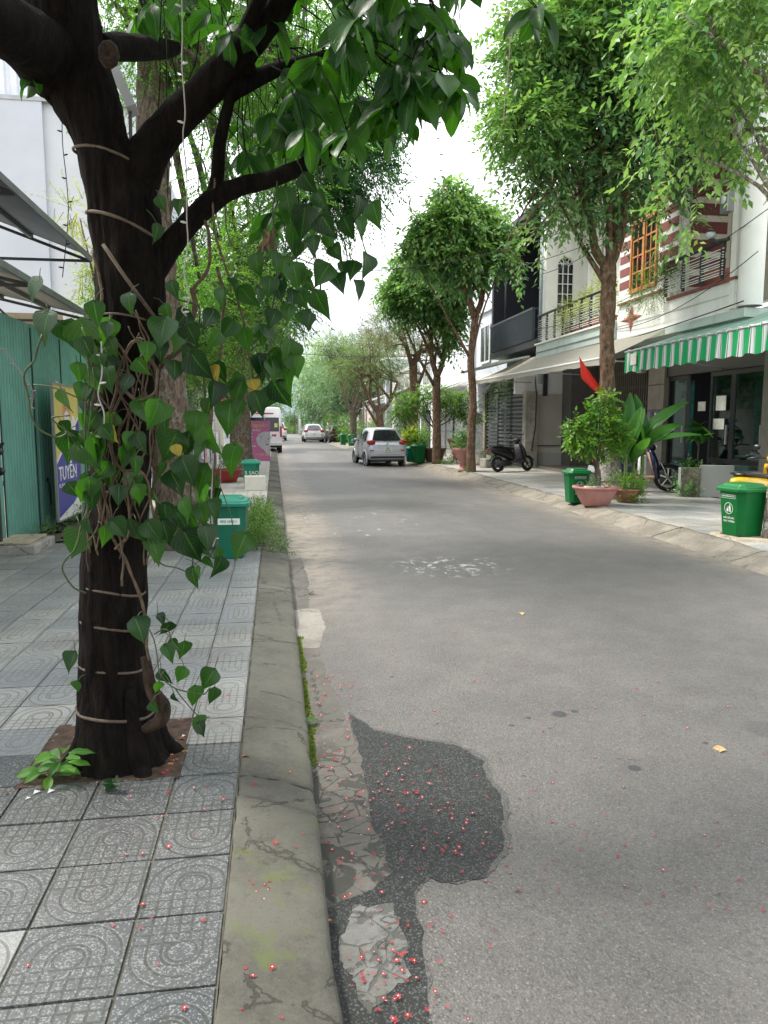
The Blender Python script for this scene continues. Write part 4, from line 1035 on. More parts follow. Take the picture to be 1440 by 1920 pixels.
street_tree('pavement_tree', 'grey brown tree trunk standing between the red bowl and the pink sign', t3, [.36, .29, .28, .27, .24, .18, .12],
            [B(660, 270, 22, 1.3, 1.4), B(700, 330, 22, .9, 1.1), B(620, 380, 22.5, 1.3, 1.0), B(560, 300, 22, 1.6, 1.6), B(440, 480, 22, 1.8, 1.3), B(520, 560, 22, 1.0, 1.2), B(390, 600, 22, 1.5, 1.2), B(700, 210, 22, 1.0, .9), B(540, 180, 22, 2.2, 1.4)],
            6500, .13, LF_FEATHD, BARK_L, 32, twig=.55, per=14, droop=.35, lr=.11, tex=5, amp=.04, width=.34,
            fork=[([PY(446, 620, 22), PY(420, 560, 22), PY(400, 480, 22)], [.16, .12, .07]), ([PY(478, 520, 22), PY(560, 470, 22), PY(610, 400, 22), PY(640, 340, 22)], [.14, .11, .08, .05]), ([PY(500, 440, 22), PY(540, 370, 22), PY(600, 300, 22), PY(620, 240, 22)], [.10, .08, .06, .04])])
for (px, Y, lab, sd, lm, bl) in ((515, 31, 'leafy tree overhanging the parked white van on the left', 41, LF_FAR, [(-1.5, 31, 4.6, 1.9, 1.9, 1.5), (-.1, 31, 5.3, 1.3, 1.4, 1.5), (-2.6, 30, 3.6, 1.5, 1.4, 1.2), (-.7, 31, 6.8, 1.8, 1.8, 1.3)]),
                                   (500, 50, 'dark leafy tree beyond the white van on the left', 42, LF_FEATHD, [(-2.0, 50, 5.4, 2.4, 2.4, 2.2), (-.6, 50, 6.6, 1.9, 2, 2.0)]),
                                   (480, 15.5, 'slim tree with yellow green foliage behind the leaning tree', 43, LF_FRESH, [(-2.6, 15.5, 4.2, 1.0, .9, .8), (-1.9, 15.5, 3.1, .9, .8, .7), (-1.0, 16, 4.8, .9, .8, .9), (-1.6, 16, 2.6, .8, .7, .4), (-.4, 16, 3.6, .8, .7, .8)])):
    x = {31: -1.3, 50: -1.6, 15.5: -2.3}[Y]
    street_tree('pavement_tree', lab, [Vector((x, Y, .05)), Vector((x+.1, Y, 1.6)), Vector((x-.05, Y, 3.2)), Vector((x+.2, Y, 4.4))], [.16, .13, .12, .07] if Y != 15.5 else [.08, .07, .06, .04], bl, 2600 if Y != 15.5 else 2600, .15 if Y != 15.5 else .075, lm, BARK_L, sd, twig=.5, per=10, lr=.05 if Y != 15.5 else .025, rings=12)
# feathery yellow-green sprays seen against the white wall
sp = empty('feathery_shrub', (-4.4, 13.6, 0), 0, 'yellow green feathery foliage against the tall white building', 'shrub')
crown(sp, [B(140, 400, 13.6, .38, .30), B(165, 560, 13.6, .3, .5), B(190, 470, 13.6, .3, .3)], 150, 26, .05, LF_LIME, 3, .45, .2, .3, bark=BARK)
MB().tube([(-4.4, 13.6, 0), (-4.2, 13.6, 2), PY(185, 560, 13.6), PY(150, 410, 13.6)], [.05, .04, .03, .01], 7).build('stem', BARK, sp); place_children(sp)

# unseen tree added to the row behind the camera to shade the foreground
street_tree('pavement_tree', 'unseen tree added behind the viewpoint to shade the foreground', [Vector((-.8, -4.4, .05)), Vector((-.8, -4.4, 2)), Vector((-.6, -4.3, 4))], [.24, .2, .17], [(.2, -4.0, 6.2, 3.6, 3.0, 1.5), (2.4, -3.0, 6.0, 2.6, 2.6, 1.2), (-2.6, -3, 6, 2.2, 2.6, 1.2), (2.8, .2, 6.8, 2.0, 2.2, 1.0)], 14000, .19, LF_STREET, BARK_L, 44, twig=.5, per=9, lr=.07)

# ---------------------------------------------------------------- bins
def bin_mats(g, gl): return plain('bin_green_%d' % int(g[1]*1000), g, .42, 0, .10, 3, spec=.3, dirt=.12, dirtcol=(.10, .12, .08)), plain('bin_lid_green_%d' % int(gl[1]*100), gl, .35, 0, .05, 3)
def make_bin(loc, rz, w, d, h, label, cols=((.002, .12, .03), (.004, .15, .04)), group='green rubbish bins along the street', logo=True, decal=None):
    root = empty('rubbish_bin', loc, rz, label, 'bin', group); bm_, lm = bin_mats(*cols)
    def ring(t, z, grow=0, cf=.18):
        ww = w*(.78+.22*t)/2+grow; dd = d*(.78+.22*t)/2+grow; c = min(ww, dd)*cf*2
        return [(-ww+c, -dd, z), (ww-c, -dd, z), (ww, -dd+c, z), (ww, dd-c*.5, z), (ww-c*.5, dd, z), (-ww+c*.5, dd, z), (-ww, dd-c*.5, z), (-ww, -dd+c, z)]
    mb = MB(); hb = h*.86
    mb.loft([ring(0, .0), ring(.1, .012), ring(.5, hb*.5), ring(.93, hb-.02), ring(1, hb-.02, .004), ring(1, hb, .012)], smooth=False); mb.build('body', bm_, root, .006)
    mb = MB(); mb.loft([ring(1, hb-.015, .026, .14), ring(1, hb+.02, .03, .14), ring(1, hb+.026, .018, .14), ring(1, hb+.05, .006, .14), ring(1, hb+.055, -.01, .14), ring(1, hb+.05, -.03, .14), ring(1, hb+.085, -.06, .1), ring(1, hb+.09, -.09, .1)], smooth=False)
    mb.build('lid', lm, root, .004)
    MB().tube([(-w*.3, d*.5, hb-.01), (-w*.3, d*.5+.05, hb+.02), (w*.3, d*.5+.05, hb+.02), (w*.3, d*.5, hb-.01)], .012, 6).build('handle', lm, root)
    mb = MB(); mb.box(-w*.36, w*.36, -d*.38, d*.38, -.004, .012)
    mb.build('base', BLACK, root)
    # the front leans out slightly: slope of the face
    slope = (d*.22/2)/hb
    F = lambda x, z: Matrix.Translation((x, -(d*.78/2+slope*z)-.003, z)) @ Matrix.Rotation(R(90)+math.atan(slope)*1.0, 4, 'X')
    if logo:
        zc = hb*.60
        mb = MB(); r_ = h*.10
        for k in range(24):
            a0, a1 = 2*math.pi*k/24, 2*math.pi*(k+1)/24
            mb.add([(r_*math.cos(a0), r_*math.sin(a0), 0), (r_*1.1*math.cos(a0), r_*1.1*math.sin(a0), 0), (r_*1.1*math.cos(a1), r_*1.1*math.sin(a1), 0), (r_*math.cos(a1), r_*math.sin(a1), 0)], [(0, 1, 2, 3)])
        f = lambda P: mb.add([(x*r_, y*r_, 0) for x, y in P], [tuple(range(len(P)))])
        f([(-.50, -.62), (-.08, -.62), (-.04, -.05), (-.54, -.05)])                       # bin of the emblem
        f([(.12, -.7), (.26, -.7), (.30, 0), (.44, -.7), (.58, -.7), (.48, .40), (.14, .40)])   # person
        f([(.31+.13*math.cos(a), .60+.13*math.sin(a)) for a in np.linspace(0, 5.7, 10)]); f([(.14, .36), (-.26, .12), (-.24, .02), (.14, .2)])
        for k in range(3): f([(-.42+.14*k, .10), (-.34+.14*k, .10), (-.30+.14*k, .22+.05*(k % 2)), (-.38+.14*k, .26)])
        o = mb.build('emblem', WPRINT, root); o.matrix_local = F(0, zc)
        mb = MB(); ww, hh, t = w*.26, h*.035, .004
        for b in ((-ww, ww, hh-t, hh), (-ww, ww, -hh, -hh+t), (-ww, -ww+t, -hh, hh), (ww-t, ww, -hh, hh)): mb.add([(b[0], b[2], 0), (b[1], b[2], 0), (b[1], b[3], 0), (b[0], b[3], 0)], [(0, 1, 2, 3)])
        o = mb.build('label_frame', WPRINT, root); o.matrix_local = F(0, hb*.86)
        for i, ln in enumerate(('HÃY BỎ RÁC', 'VÀO THÙNG')):
            text(ln, h*.048, WPRINT, root, F(0, hb*(.385-.072*i)))
        text('MÔI TRƯỜNG ĐÔ THỊ', h*.030, WPRINT, root, F(0, hb*.86))
    if decal: decal(root, F, hb, h, w)
    return root
b1 = G(1397, 1008, .16)
make_bin((6.12, 8.95, .15), R(-82), .48, .46, .70, 'large green lidded bin on the kerb stone at the right edge', ((.002, .125, .026), (.003, .16, .034)))
make_bin((5.74, 13.5, WZ), R(-2), .42, .40, .66, 'green bin with an open circle emblem beside the pink bonsai bowl', ((.002, .12, .03), (.004, .15, .04)))
def dec1(root, F, hb, h, w):
    mb = MB(); mb.add([(-.12, -.035, 0), (.12, -.035, 0), (.12, .035, 0), (-.12, .035, 0)], [(0, 1, 2, 3)]); o = mb.build('sticker', WPRINT, root); o.matrix_local = F(.02, hb*.70)
    M = F(.02, hb*.70); M.translation += Vector((0, -.002, 0)); text('0935 538 511', .042, plain('green_print', (.02, .25, .14), .5), root, M, sx=.8)
make_bin((-.52, 8.45, WZ), R(-3), .42, .42, .70, 'teal green bin with a white phone number sticker before the weeds on the left', ((.006, .115, .065), (.010, .20, .13)), logo=False, decal=dec1)
def dec2(root, F, hb, h, w): text('5 SAO', .12, WPRINT, root, F(.02, hb*.62)); text('o', .12, WPRINT, root, F(0, hb*.34))
make_bin((-.55, 17.75, WZ), R(0), .40, .40, .68, 'small green bin standing behind the white foam box', ((.012, .20, .12), (.02, .29, .19)), logo=False, decal=dec2)
make_bin((5.66, 28.9, WZ), R(12), .52, .50, .74, 'plain green bin just right of the silver hatchback', ((.008, .12, .055), (.012, .16, .075)), logo=False)
make_bin((5.47, 29.5, WZ), R(8), .40, .40, .62, 'teal bin half hidden behind the bin by the hatchback', ((.01, .25, .20), (.012, .28, .22)), logo=False)
make_bin((5.42, 52.5, WZ), R(8), .46, .44, .86, 'far green bin nearest the pale tree trunk beyond the hatchback', logo=True)
make_bin((5.12, 55.5, WZ), R(8), .46, .44, .86, 'far green bin to the left of its twin beyond the hatchback', logo=False)
make_bin((5.3, 68, WZ), R(8), .6, .5, .8, 'farthest teal bin beside the white car up the road', ((.01, .26, .20), (.012, .28, .22)), logo=False)

# foam box in front of the small bin
fb = empty('foam_box', (-.45, 17.2, WZ), R(2), 'white styrofoam box standing before the small green bin', 'box')
FOAM = plain('foam', (.80, .77, .68), .8, 0, .04, bump=.2, bscale=90)
mb = MB(); W_, D_, H_ = .235, .17, .32
mb.box(-W_, W_, -D_, -D_+.03, 0, H_); mb.box(-W_, W_, D_-.03, D_, 0, H_); mb.box(-W_, -W_+.03, -D_+.0305, D_-.0305, 0, H_); mb.box(W_-.03, W_, -D_+.0305, D_-.0305, 0, H_); mb.box(-W_+.031, W_-.031, -D_+.031, D_-.031, .01, .26); mb.build('box', FOAM, fb, .008)
# pink signboard
pk = empty('pink_signboard', (-.50, 25.0, WZ), R(-4), 'pink beauty salon signboard on thin legs beside the left kerb', 'sign')
PINK = plain('pink_print', (.56, .17, .36), .5, 0, .06); GOLD = plain('gold_print', (.72, .50, .10), .5); SKINP = plain('grey_face_print', (.55, .53, .56), .6, 0, .1, 8)
MB().box(-.62, .37, -.015, .0, .28, 1.62).build('board', PINK, pk)
mb = MB(); 
for x in (-.60, .35): mb.bar((x, .01, 0), (x, .01, 1.6), .02)
mb.bar((-.6, .01, 0), (-.6, .4, 0), .02); mb.bar((.35, .01, 0), (.35, .4, 0), .02); mb.build('legs', STEEL, pk)
FY = lambda x, z: Matrix.Translation((x, -.020, z)) @ Matrix.Rotation(R(90), 4, 'X')
text('Gia Nguyên', .17, GOLD, pk, FY(-.12, 1.47))
for k, (ln, xx) in enumerate((('Chăm sóc da mụn', -.58), ('Nám - Tàn', -.58), ('Tắm trắng', -.58), ('Phun xăm', -.58), ('Gội đầu', -.58), ('Massage body', -.58), ('Triệt lông', -.58))): text(ln, .085, WPRINT, pk, FY(xx, 1.31-.105*k), align='LEFT')
mb = MB(); mb.prism([(x, -.017, z) for x, z in ((.37, 1.22), (.30, 1.26), (.16, 1.26), (.0, 1.18), (-.09, 1.02), (-.06, .86), (.05, .74), (.16, .66), (.25, .54), (.37, .44))], (0, -.004, 0)); mb.build('printed_face', SKINP, pk)
mb = MB()
for P in (((.02, 1.05), (.10, 1.03), (.14, 1.05), (.10, 1.015)), ((.26, 1.03), (.34, 1.01), (.36, 1.03), (.31, 1.0)), ((.20, .84), (.26, .86), (.33, .84), (.26, .81)), ((.19, 1.0), (.20, .92), (.24, .91), (.21, .93)), ((.0, 1.10), (.1, 1.09), (.12, 1.105), (.02, 1.115))): mb.prism([(x, -.0215, z) for x, z in P], (0, -.002, 0))
mb.build('printed_features', plain('dark_print', (.12, .10, .12), .6), pk)
text('KHẢO SÁT VÀ TRỊ LIỆU', .095, GOLD, pk, FY(-.13, .50))

# red bowl with plant
def bowl(loc, r, h, label, mat, feet=True, prof=None, cat='plant pot', soil=True, name='bowl_pot', group=None):
    root = empty(name, loc, 0, label, cat, group)
    prof = prof or [(0, 0), (r*.52, 0), (r*.56, h*.06), (r*.60, h*.10), (r*.74, h*.40), (r*.90, h*.78), (r*.93, h*.86), (r*1.0, h*.88), (r*1.02, h*.95), (r, h), (r*.90, h), (r*.86, h*.86), (0, h*.84)]
    MB().lathe(prof, 28).build('pot', mat, root)
    if soil: MB().lathe([(0, 0), (r*.83, 0), (r*.86, -.01)], 20, (0, 0, h*.89)).build('soil', SOIL, root)
    return root
TERRA = plain('terracotta', (.36, .145, .105), .7, 0, .12, 4, dirt=.3, dirtcol=(.30, .25, .2)); REDP = plain('red_plastic_pot', (.30, .035, .028), .45, 0, .1); BROWNP = plain('brown_glazed_pot', (.13, .07, .05), .5, 0, .2, 8, dirt=.2)
bowl((-1.25, 19.6, WZ), .44, .34, 'dark red bowl planter at the foot of the third tree', REDP)
wb = empty('potted_plant', (-1.22, 19.6, WZ+.28), 0, 'sparse green plant growing out of the dark red bowl', 'plant')
crown(wb, [(0, 0, .45, .35, .3, .4)], 60, 8, .09, LF_WEED, 5, .3, .1, .4, bark=BARK)

# weeds beside the near bin, and tufts behind it
def weed_patch(name, label, blobs, n, seed, size=.035, lm=LF_WEED, twig=.14, per=8):
    root = empty(name, (blobs[0][0], blobs[0][1], WZ), 0, label, 'weeds'); root['kind'] = 'stuff'
    o = crown(root, blobs, n, per, size, lm, seed, twig, -.25, .45, shell=.4, cut=lambda P: P[:, 2] > .06); place_children(root); return root
weed_patch('weeds', 'low tangle of green weeds spilling over the left kerb by the bin', [(-.18, 9.2, .16, .26, .5, .16), (-.20, 10.2, .20, .24, .7, .20), (-.20, 11.0, .22, .16, .4, .26), (-.05, 8.95, .10, .2, .3, .10), (-.3, 9.9, .3, .16, .4, .24)], 1500, 6)
weed_patch('weeds', 'weeds and ferns around the foot of the leaning tree behind the bin', [(-1.0, 9.1, .22, .6, .35, .18), (-.5, 9.1, .2, .35, .3, .2), (-1.5, 9.4, .2, .3, .3, .15)], 700, 7)
weed_patch('weeds', 'grassy weeds along the foot of the green wall', [(-2.95, 10.2, .16, .15, .7, .10), (-2.9, 11.6, .2, .2, .8, .15), (-2.4, 12.6, .2, .4, .6, .15)], 500, 8)
brick_m = plain('old_brick', (.30, .12, .07), .9, 0, .3, 12, bump=.5); dark_stone = plain('dark_edging_stone', (.10, .085, .07), .9, 0, .3, 9, bump=.6)
pl = empty('planter_edging', (-.95, 8.98, WZ), 0, 'dark row of edging blocks round the leaning tree', 'edging')
for k in range(5): MB().box(-.58+k*.235, -.36+k*.235, -.06, .06, -.01, .11).build('block', dark_stone, pl, .012)

# seedling, litter in the pit
sdl = empty('seedling', (-.93, 3.12, WZ-.01), 0, 'small bright green seedling in the soil at the near trunk foot', 'plant')
SEEDM = leaf_mat('seedling_leaf', (.05, .17, .03), (.16, .36, .06), .4, .4, True, (1.4, 1.5, .5)); SEED = []
for me in BROAD[:3]:
    m2 = me.copy(); m2.materials.clear(); m2.materials.append(SEEDM); SEED.append(m2)
for k in range(22):
    a = k*2.4; h = .03+.10*(k/22); p = Vector((.025*math.cos(a)+(.03 if k > 8 else -.02), .02*math.sin(a), h))+sdl.location
    put_leaf(SEED, p, (math.cos(a), math.sin(a)*.7, rr.uniform(-.1, .3)), rr.uniform(.075, .115), sdl, rr, (rr.uniform(-.2, .2), -.35, 1))
MB().tube([(0, 0, 0), (.01, 0, .05), (.0, 0, .10)], .003, 5).build('stem', VSG, sdl)
sd2 = empty('seedling', (-.70, 2.99, WZ-.01), 0, 'tiny dark seedling right at the front of the trunk foot', 'plant')
for k in range(4): put_leaf(HEART, Vector((.01*k, 0, .02+.01*k))+sd2.location, (math.cos(k*1.7), math.sin(k*1.7)*.5, .3), .05, sd2, rr, (0, -.5, 1))
DRY = [plain('dry_leaf_orange', (.42, .17, .06), .8, 0, .3, 60), plain('dry_leaf_tan', (.48, .32, .16), .8, 0, .3, 60), plain('dry_leaf_brown', (.20, .10, .06), .8, 0, .3, 60)]
DRYM = []
for m in DRY:
    me = BROAD[1].copy(); me.materials.clear(); me.materials.append(m); me.name = 'fallen_leaf'; DRYM.append(me)
def fallen(x, y, size, m, label, z=None, rz=None, group=None, mesh=None):
    me = mesh or DRYM[m]; o = bpy.data.objects.new('fallen_leaf', me); COL.objects.link(o)
    a = rr.uniform(0, 6.28) if rz is None else rz; o.location = (x, y, (WZ+.004 if z is None else z)+.006); o.rotation_euler = (R(rr.uniform(-12, 12)), R(rr.uniform(-15, 15)), a); o.scale = (size*1.5, size, size)
    return tag(o, label, 'leaf', group)
for k in range(26):
    x, y = rr.uniform(-.55, -.42), rr.uniform(3.0, 3.5)
    if k > 16: x, y = rr.uniform(-.98, -.86), rr.uniform(2.98, 3.2)
    fallen(x, y, rr.uniform(.02, .05), k % 3, 'small dry leaf lying in the soil of the near tree pit', z=WZ-.005, group='dry leaves in the tree pit')
p = G(1362, 1408, .03); fallen(p.x, p.y, .075, 1, 'curled tan leaf lying alone on the open road at right', z=.03, rz=1.2)
p = G(977, 1150, .03); fallen(p.x, p.y, .06, 1, 'small yellow brown leaf in the middle of the road', z=.03)
p = G(590, 1112, .02); fallen(p.x, p.y, .07, 2, 'brown leaf by the left gutter beyond the moss', z=.02)
p = G(452, 1420, WZ); fallen(p.x, p.y, .06, 0, 'orange brown leaf on the kerb beside the tree pit', z=WZ)
p = G(526, 1411, .09); fallen(p.x, p.y, .04, 1, 'small pale curled leaf in the middle of the kerb', z=.095)
p = G(571, 1355, .02); fallen(p.x, p.y, .075, 1, 'fresh green leaf showing its pale side by the mossy gutter', z=.02, mesh=SEED[0])
p = G(607, 1735, .02); fallen(p.x, p.y, .045, 0, 'orange leaf scrap against the kerb below the wet patch', z=.02)
PAPER = plain('paper_scrap', (.75, .75, .74), .8)
for k, (x, y, s) in enumerate(((-.985, 3.0, .03), (-.93, 3.0, .03), (-1.0, 2.96, .02), (-.5, 3.42, .025), (-.46, 3.48, .02))):
    mb = MB(); mb.add([(0, 0, 0), (s, .2*s, .3*s), (.8*s, s*.6, .1*s), (.1*s, .5*s, .4*s)], [(0, 1, 2, 3)]); o = mb.build('paper_scrap', PAPER); o.location = (x, y, WZ+.004)
    tag(o, 'white scrap of paper lying in the near tree pit', 'litter', 'paper scraps in the tree pit')

# red blossoms fallen everywhere in the foreground
RED = plain('red_petal', (.40, .018, .032), .6, 0, .2, 90); PALEP = plain('pale_blossom_centre', (.80, .62, .55), .6)
BL = []
for q in range(6):
    r2 = random.Random(q+50); mb = MB()
    for k in range(5):
        a = k*1.2566+r2.uniform(-.25, .25); L = r2.uniform(.7, 1.1); c, s_ = math.cos(a), math.sin(a); w = .28
        mb.add([(c*.1, s_*.1, .12), (c*.6*L-s_*w, s_*.6*L+c*w, .10+r2.uniform(0, .25)), (c*L, s_*L, .04+r2.uniform(0, .2)), (c*.6*L+s_*w, s_*.6*L-c*w, .10)], [(0, 1, 2, 3)])
    mb.cur = 1
    mb.lathe([(0, .42), (.18, .36), (.24, .2), (.1, .1)], 6)
    o = mb.build('blossom', [(RED, plain('faded_petal', (.36, .09, .10), .7, 0, .3, 90), plain('crushed_petal', (.26, .035, .035), .8, 0, .3, 90))[(0, 1, 2, 0, 0, 2)[q]], (PALEP, PALEP, RED, PALEP, RED, PALEP)[q]]); BL.append(o.data); bpy.data.objects.remove(o)
scat = MB()
def blossoms(n, region, label, group, zf, lo=.0075, hi=.013):
    for i in range(n):        # the smaller, uncounted ones go into one scatter
        p = region(); s = rr.uniform(.004, .009); me = rr.choice(BL); scat.cur = 0
        M = Matrix.Translation((p[0], p[1], zf(p[0], p[1]))) @ Matrix.Rotation(rr.uniform(0, 6.28), 4, 'Z') @ Matrix.Diagonal((s, s*rr.uniform(.6, 1.2), s*.5, 1))
        scat.add([M @ v.co for v in me.vertices][:20], [tuple(f.vertices) for f in me.polygons if max(f.vertices) < 20])
    for i in range(n):
        p = region(); o = bpy.data.objects.new('fallen_blossom', rr.choice(BL)); COL.objects.link(o)
        s = rr.uniform(lo, hi); o.scale = (s*rr.uniform(.6, 1.3), s, s*rr.uniform(.2, 1)); o.location = (p[0], p[1], zf(p[0], p[1])); o.rotation_euler = (R(rr.uniform(-25, 25)), R(rr.uniform(-25, 25)), rr.uniform(0, 6.28))
        tag(o, label, 'blossom', group)
def poly_in(P, x, y):
    c = False
    for i in range(len(P)):
        (x0, y0), (x1, y1) = P[i], P[i-1]
        if (y0 > y) != (y1 > y) and x < (x1-x0)*(y-y0)/(y1-y0)+x0: c = not c
    return c
rz_ = lambda x, y: road_z(x, y)+.012
def reg_wet():
    while 1:
        c = rr.choice(((700, 1500, 90, 110), (820, 1560, 110, 90), (740, 1800, 60, 100), (760, 1470, 90, 60)))
        p = G(c[0]+rr.gauss(0, 1)*c[2]*.6, c[1]+rr.gauss(0, 1)*c[3]*.6, .02)
        if poly_in(wp, p.x, p.y): return p.x, p.y
blossoms(88, reg_wet, 'small red blossom with a pale centre lying on the dark wet patch', 'red blossoms on the wet patch', rz_)
def reg_gut():
    while 1:
        y = rr.uniform(1.7, 4.6) if rr.random() < .8 else rr.uniform(2.8, 3.8); x = rr.uniform(.17, .5)
        if not poly_in(wp, x, y) and x < .52: return x, y
blossoms(80, reg_gut, 'small red blossom in the pale gutter strip beside the kerb', 'red blossoms in the gutter', rz_)
blossoms(72, lambda: (rr.choice((rr.gauss(1.15, .5), rr.uniform(.6, 2.6))), rr.choice((rr.uniform(1.9, 3.2), rr.gauss(4.3, .7)))), 'small red blossom scattered on the dry open road', 'red blossoms on the dry road', lambda x, y: road_z(x, y)+.004)
blossoms(40, lambda: (rr.uniform(-1.7, -.2) if rr.random() < .5 else rr.uniform(-.5, -.2), rr.uniform(1.6, 4.8)), 'small red blossom on the patterned pavement tiles', 'red blossoms on the tiles', lambda x, y: WZ+.006)
blossoms(18, lambda: (rr.uniform(-.14, .08), rr.uniform(1.7, 3.7)), 'small red blossom on the grey kerb', 'red blossoms on the kerb', lambda x, y: WZ+.004-.05*max(0, (x+.16)/.29)**1.6)

tag(scat.build('blossom_scatter', RED), 'tiny red petals strewn between the larger blossoms', kind='stuff')
# ================================================================== right side buildings
WALL = plain('sunlit_white_wall', (.82, .82, .77), .8, 0, .05, 1.5, dirt=.5, dirtcol=(.52, .50, .44))
CREAM = plain('cream_wall_paint', (.62, .58, .48), .8, 0, .07, 2, dirt=.25, dirtcol=(.42, .38, .3))
MAROON = plain('maroon_paint', (.25, .085, .075), .75, 0, .12, 5, dirt=.2, dirtcol=(.30, .17, .14))
MAROOND = plain('shaded_maroon_paint', (.16, .045, .045), .75, 0, .12, 5)  # maroon of the recess stripes, darkened to paint in the shade there
WOOD = plain('orange_wood', (.52, .235, .085), .5, 0, .15, 12)
GLASSD = plain('dark_window_glass', (.015, .022, .025), .08, 0, .2, 2, spec=.8)
PALEG = plain('pale_green_fascia', (.50, .58, .53), .7, 0, .06, 3, dirt=.35, dirtcol=(.30, .30, .25))
GREYW = plain('grey_render', (.55, .53, .49), .85, 0, .06, 1.5, dirt=.2, dirtcol=(.22, .2, .18)); GREYL = plain('light_grey_panel', (.42, .42, .40), .7, 0, .05, 1.5, dirt=.25)
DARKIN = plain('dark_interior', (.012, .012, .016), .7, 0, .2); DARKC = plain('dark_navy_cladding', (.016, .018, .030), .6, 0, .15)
STONE = plain('brown_grey_cladding', (.17, .15, .13), .5, 0, .15, 4, dirt=.3, dirtcol=(.28, .26, .22))
WCOR = plain('white_corrugated_sheet', (.88, .89, .92), .5, .05, .04)
def wbox(name, parent, x0, x1, y0, y1, z0, z1, mat, bev=0):
    o = MB().box(x0, x1, y0, y1, z0, z1).build(name, mat, parent, bev); o.location = -parent.location if parent else (0, 0, 0); return o
def wput(mb, name, parent, mat, bev=0, kind=None):
    o = mb.build(name, mat, parent, bev); o.location = -parent.location
    if kind: o['kind'] = kind
    return o
# ------------- house with maroon stripes
ha = empty('striped_house', (9.2, 14.5, 0), 0, 'cream house with maroon stripes and orange wooden window above the green awning', 'house')
X1 = 8.3
wbox('wall', ha, X1, X1+.2, 14.70, 15.52, 4.2, 9.2, WALL); wbox('wall', ha, X1, X1+.2, 16.74, 17.34, 4.2, 9.2, WALL)
wbox('wall', ha, X1, X1+.2, 15.522, 16.738, 4.2, 4.62, WALL); wbox('wall', ha, X1, X1+.2, 15.522, 16.738, 6.75, 9.2, WALL)
wbox('side_wall', ha, X1+.202, 9.45, 14.70, 14.9, 4.0, 9.2, CREAM); wbox('back_wall', ha, 9.45, 9.65, 12.3, 14.9, 4.0, 9.2, CREAM)
for k in range(15):
    z = 4.80+.30*k
    for a, b in ((14.72, 15.44), (16.84, 17.30)):
        if z < 8.9: wbox('stripe', ha, X1-.012, X1-.001, a, b, z, z+.18, MAROON)
    zz = 4.45+.36*k
    if zz < 8.9: wbox('stripe', ha, 8.56, 9.36, 14.685, 14.698, zz, zz+.23, MAROOND)
wbox('parapet', ha, X1-.02, X1+.16, 12.62, 17.34, 3.66, 4.2, WALL); wbox('parapet_cap', ha, X1-.06, X1+.2, 12.62, 15.0, 4.202, 4.26, MAROON); wbox('ledge', ha, X1-.05, X1-.021, 15.02, 17.3, 4.44, 4.49, MAROON)
wbox('fascia_line', ha, X1-.03, X1-.021, 12.62, 17.3, 3.95, 3.97, PALEG); wbox('slab', ha, X1-.06, 12, 12.3, 17.34, 3.50, 3.658, PALEG)
# four pointed star relief
s = Vector((X1-.022, 16.62, 4.06)); pts = []
for k in range(8):
    a = math.pi/4*k+math.pi/2; r_ = (.46 if k % 2 == 0 else .15)*(1 if k % 4 == 0 or k % 2 else .95); pts.append((s.x, s.y+r_*1.25*math.cos(a), s.z+r_*.72*math.sin(a)))
mb = MB(); vs = [Vector(p) for p in pts]+[s+Vector((-.05, 0, 0))]; mb.add(vs, [(k, (k+1) % 8, 8) for k in range(8)]); wput(mb, 'star_relief', ha, plain('star_red', (.36, .13, .10), .7))
# orange window
win = MB(); y0, y1, z0, z1 = 15.52, 16.74, 4.62, 6.75; t = .07
win.box(X1-.05, X1+.06, y0, y0+t, z0, z1); win.box(X1-.05, X1+.06, y1-t, y1, z0, z1); win.box(X1-.05, X1+.06, y0+t, y1-t, z0, z0+t); win.box(X1-.05, X1+.06, y0+t, y1-t, z1-t, z1)
win.box(X1-.048, X1+.058, (y0+y1)/2-.05, (y0+y1)/2+.05, z0+t, z1-t); win.box(X1-.045, X1+.055, y0+t, y1-t, z1-.62, z1-.52)
w = wput(win, 'window', ha, WOOD, .006)
for i in range(2):
    a = y0+t+i*((y1-y0)/2-.02); b = a+(y1-y0)/2-t-.05
    pn = MB().box(X1+.01, X1+.02, a, b, z0+t, z1-t).build('pane', GLASSD, w)
    for yb in (a+.025, b-.025, (a+b)/2): MB().box(X1-.02, X1+.009, yb-.018, yb+.018, z0+t, z1-.62).build('muntin', WOOD, w)
    for q in range(5): zq = z0+t+.02+q*.36; MB().box(X1-.025, X1+.008, a, b, zq-.018, zq+.018).build('muntin', WOOD, w)
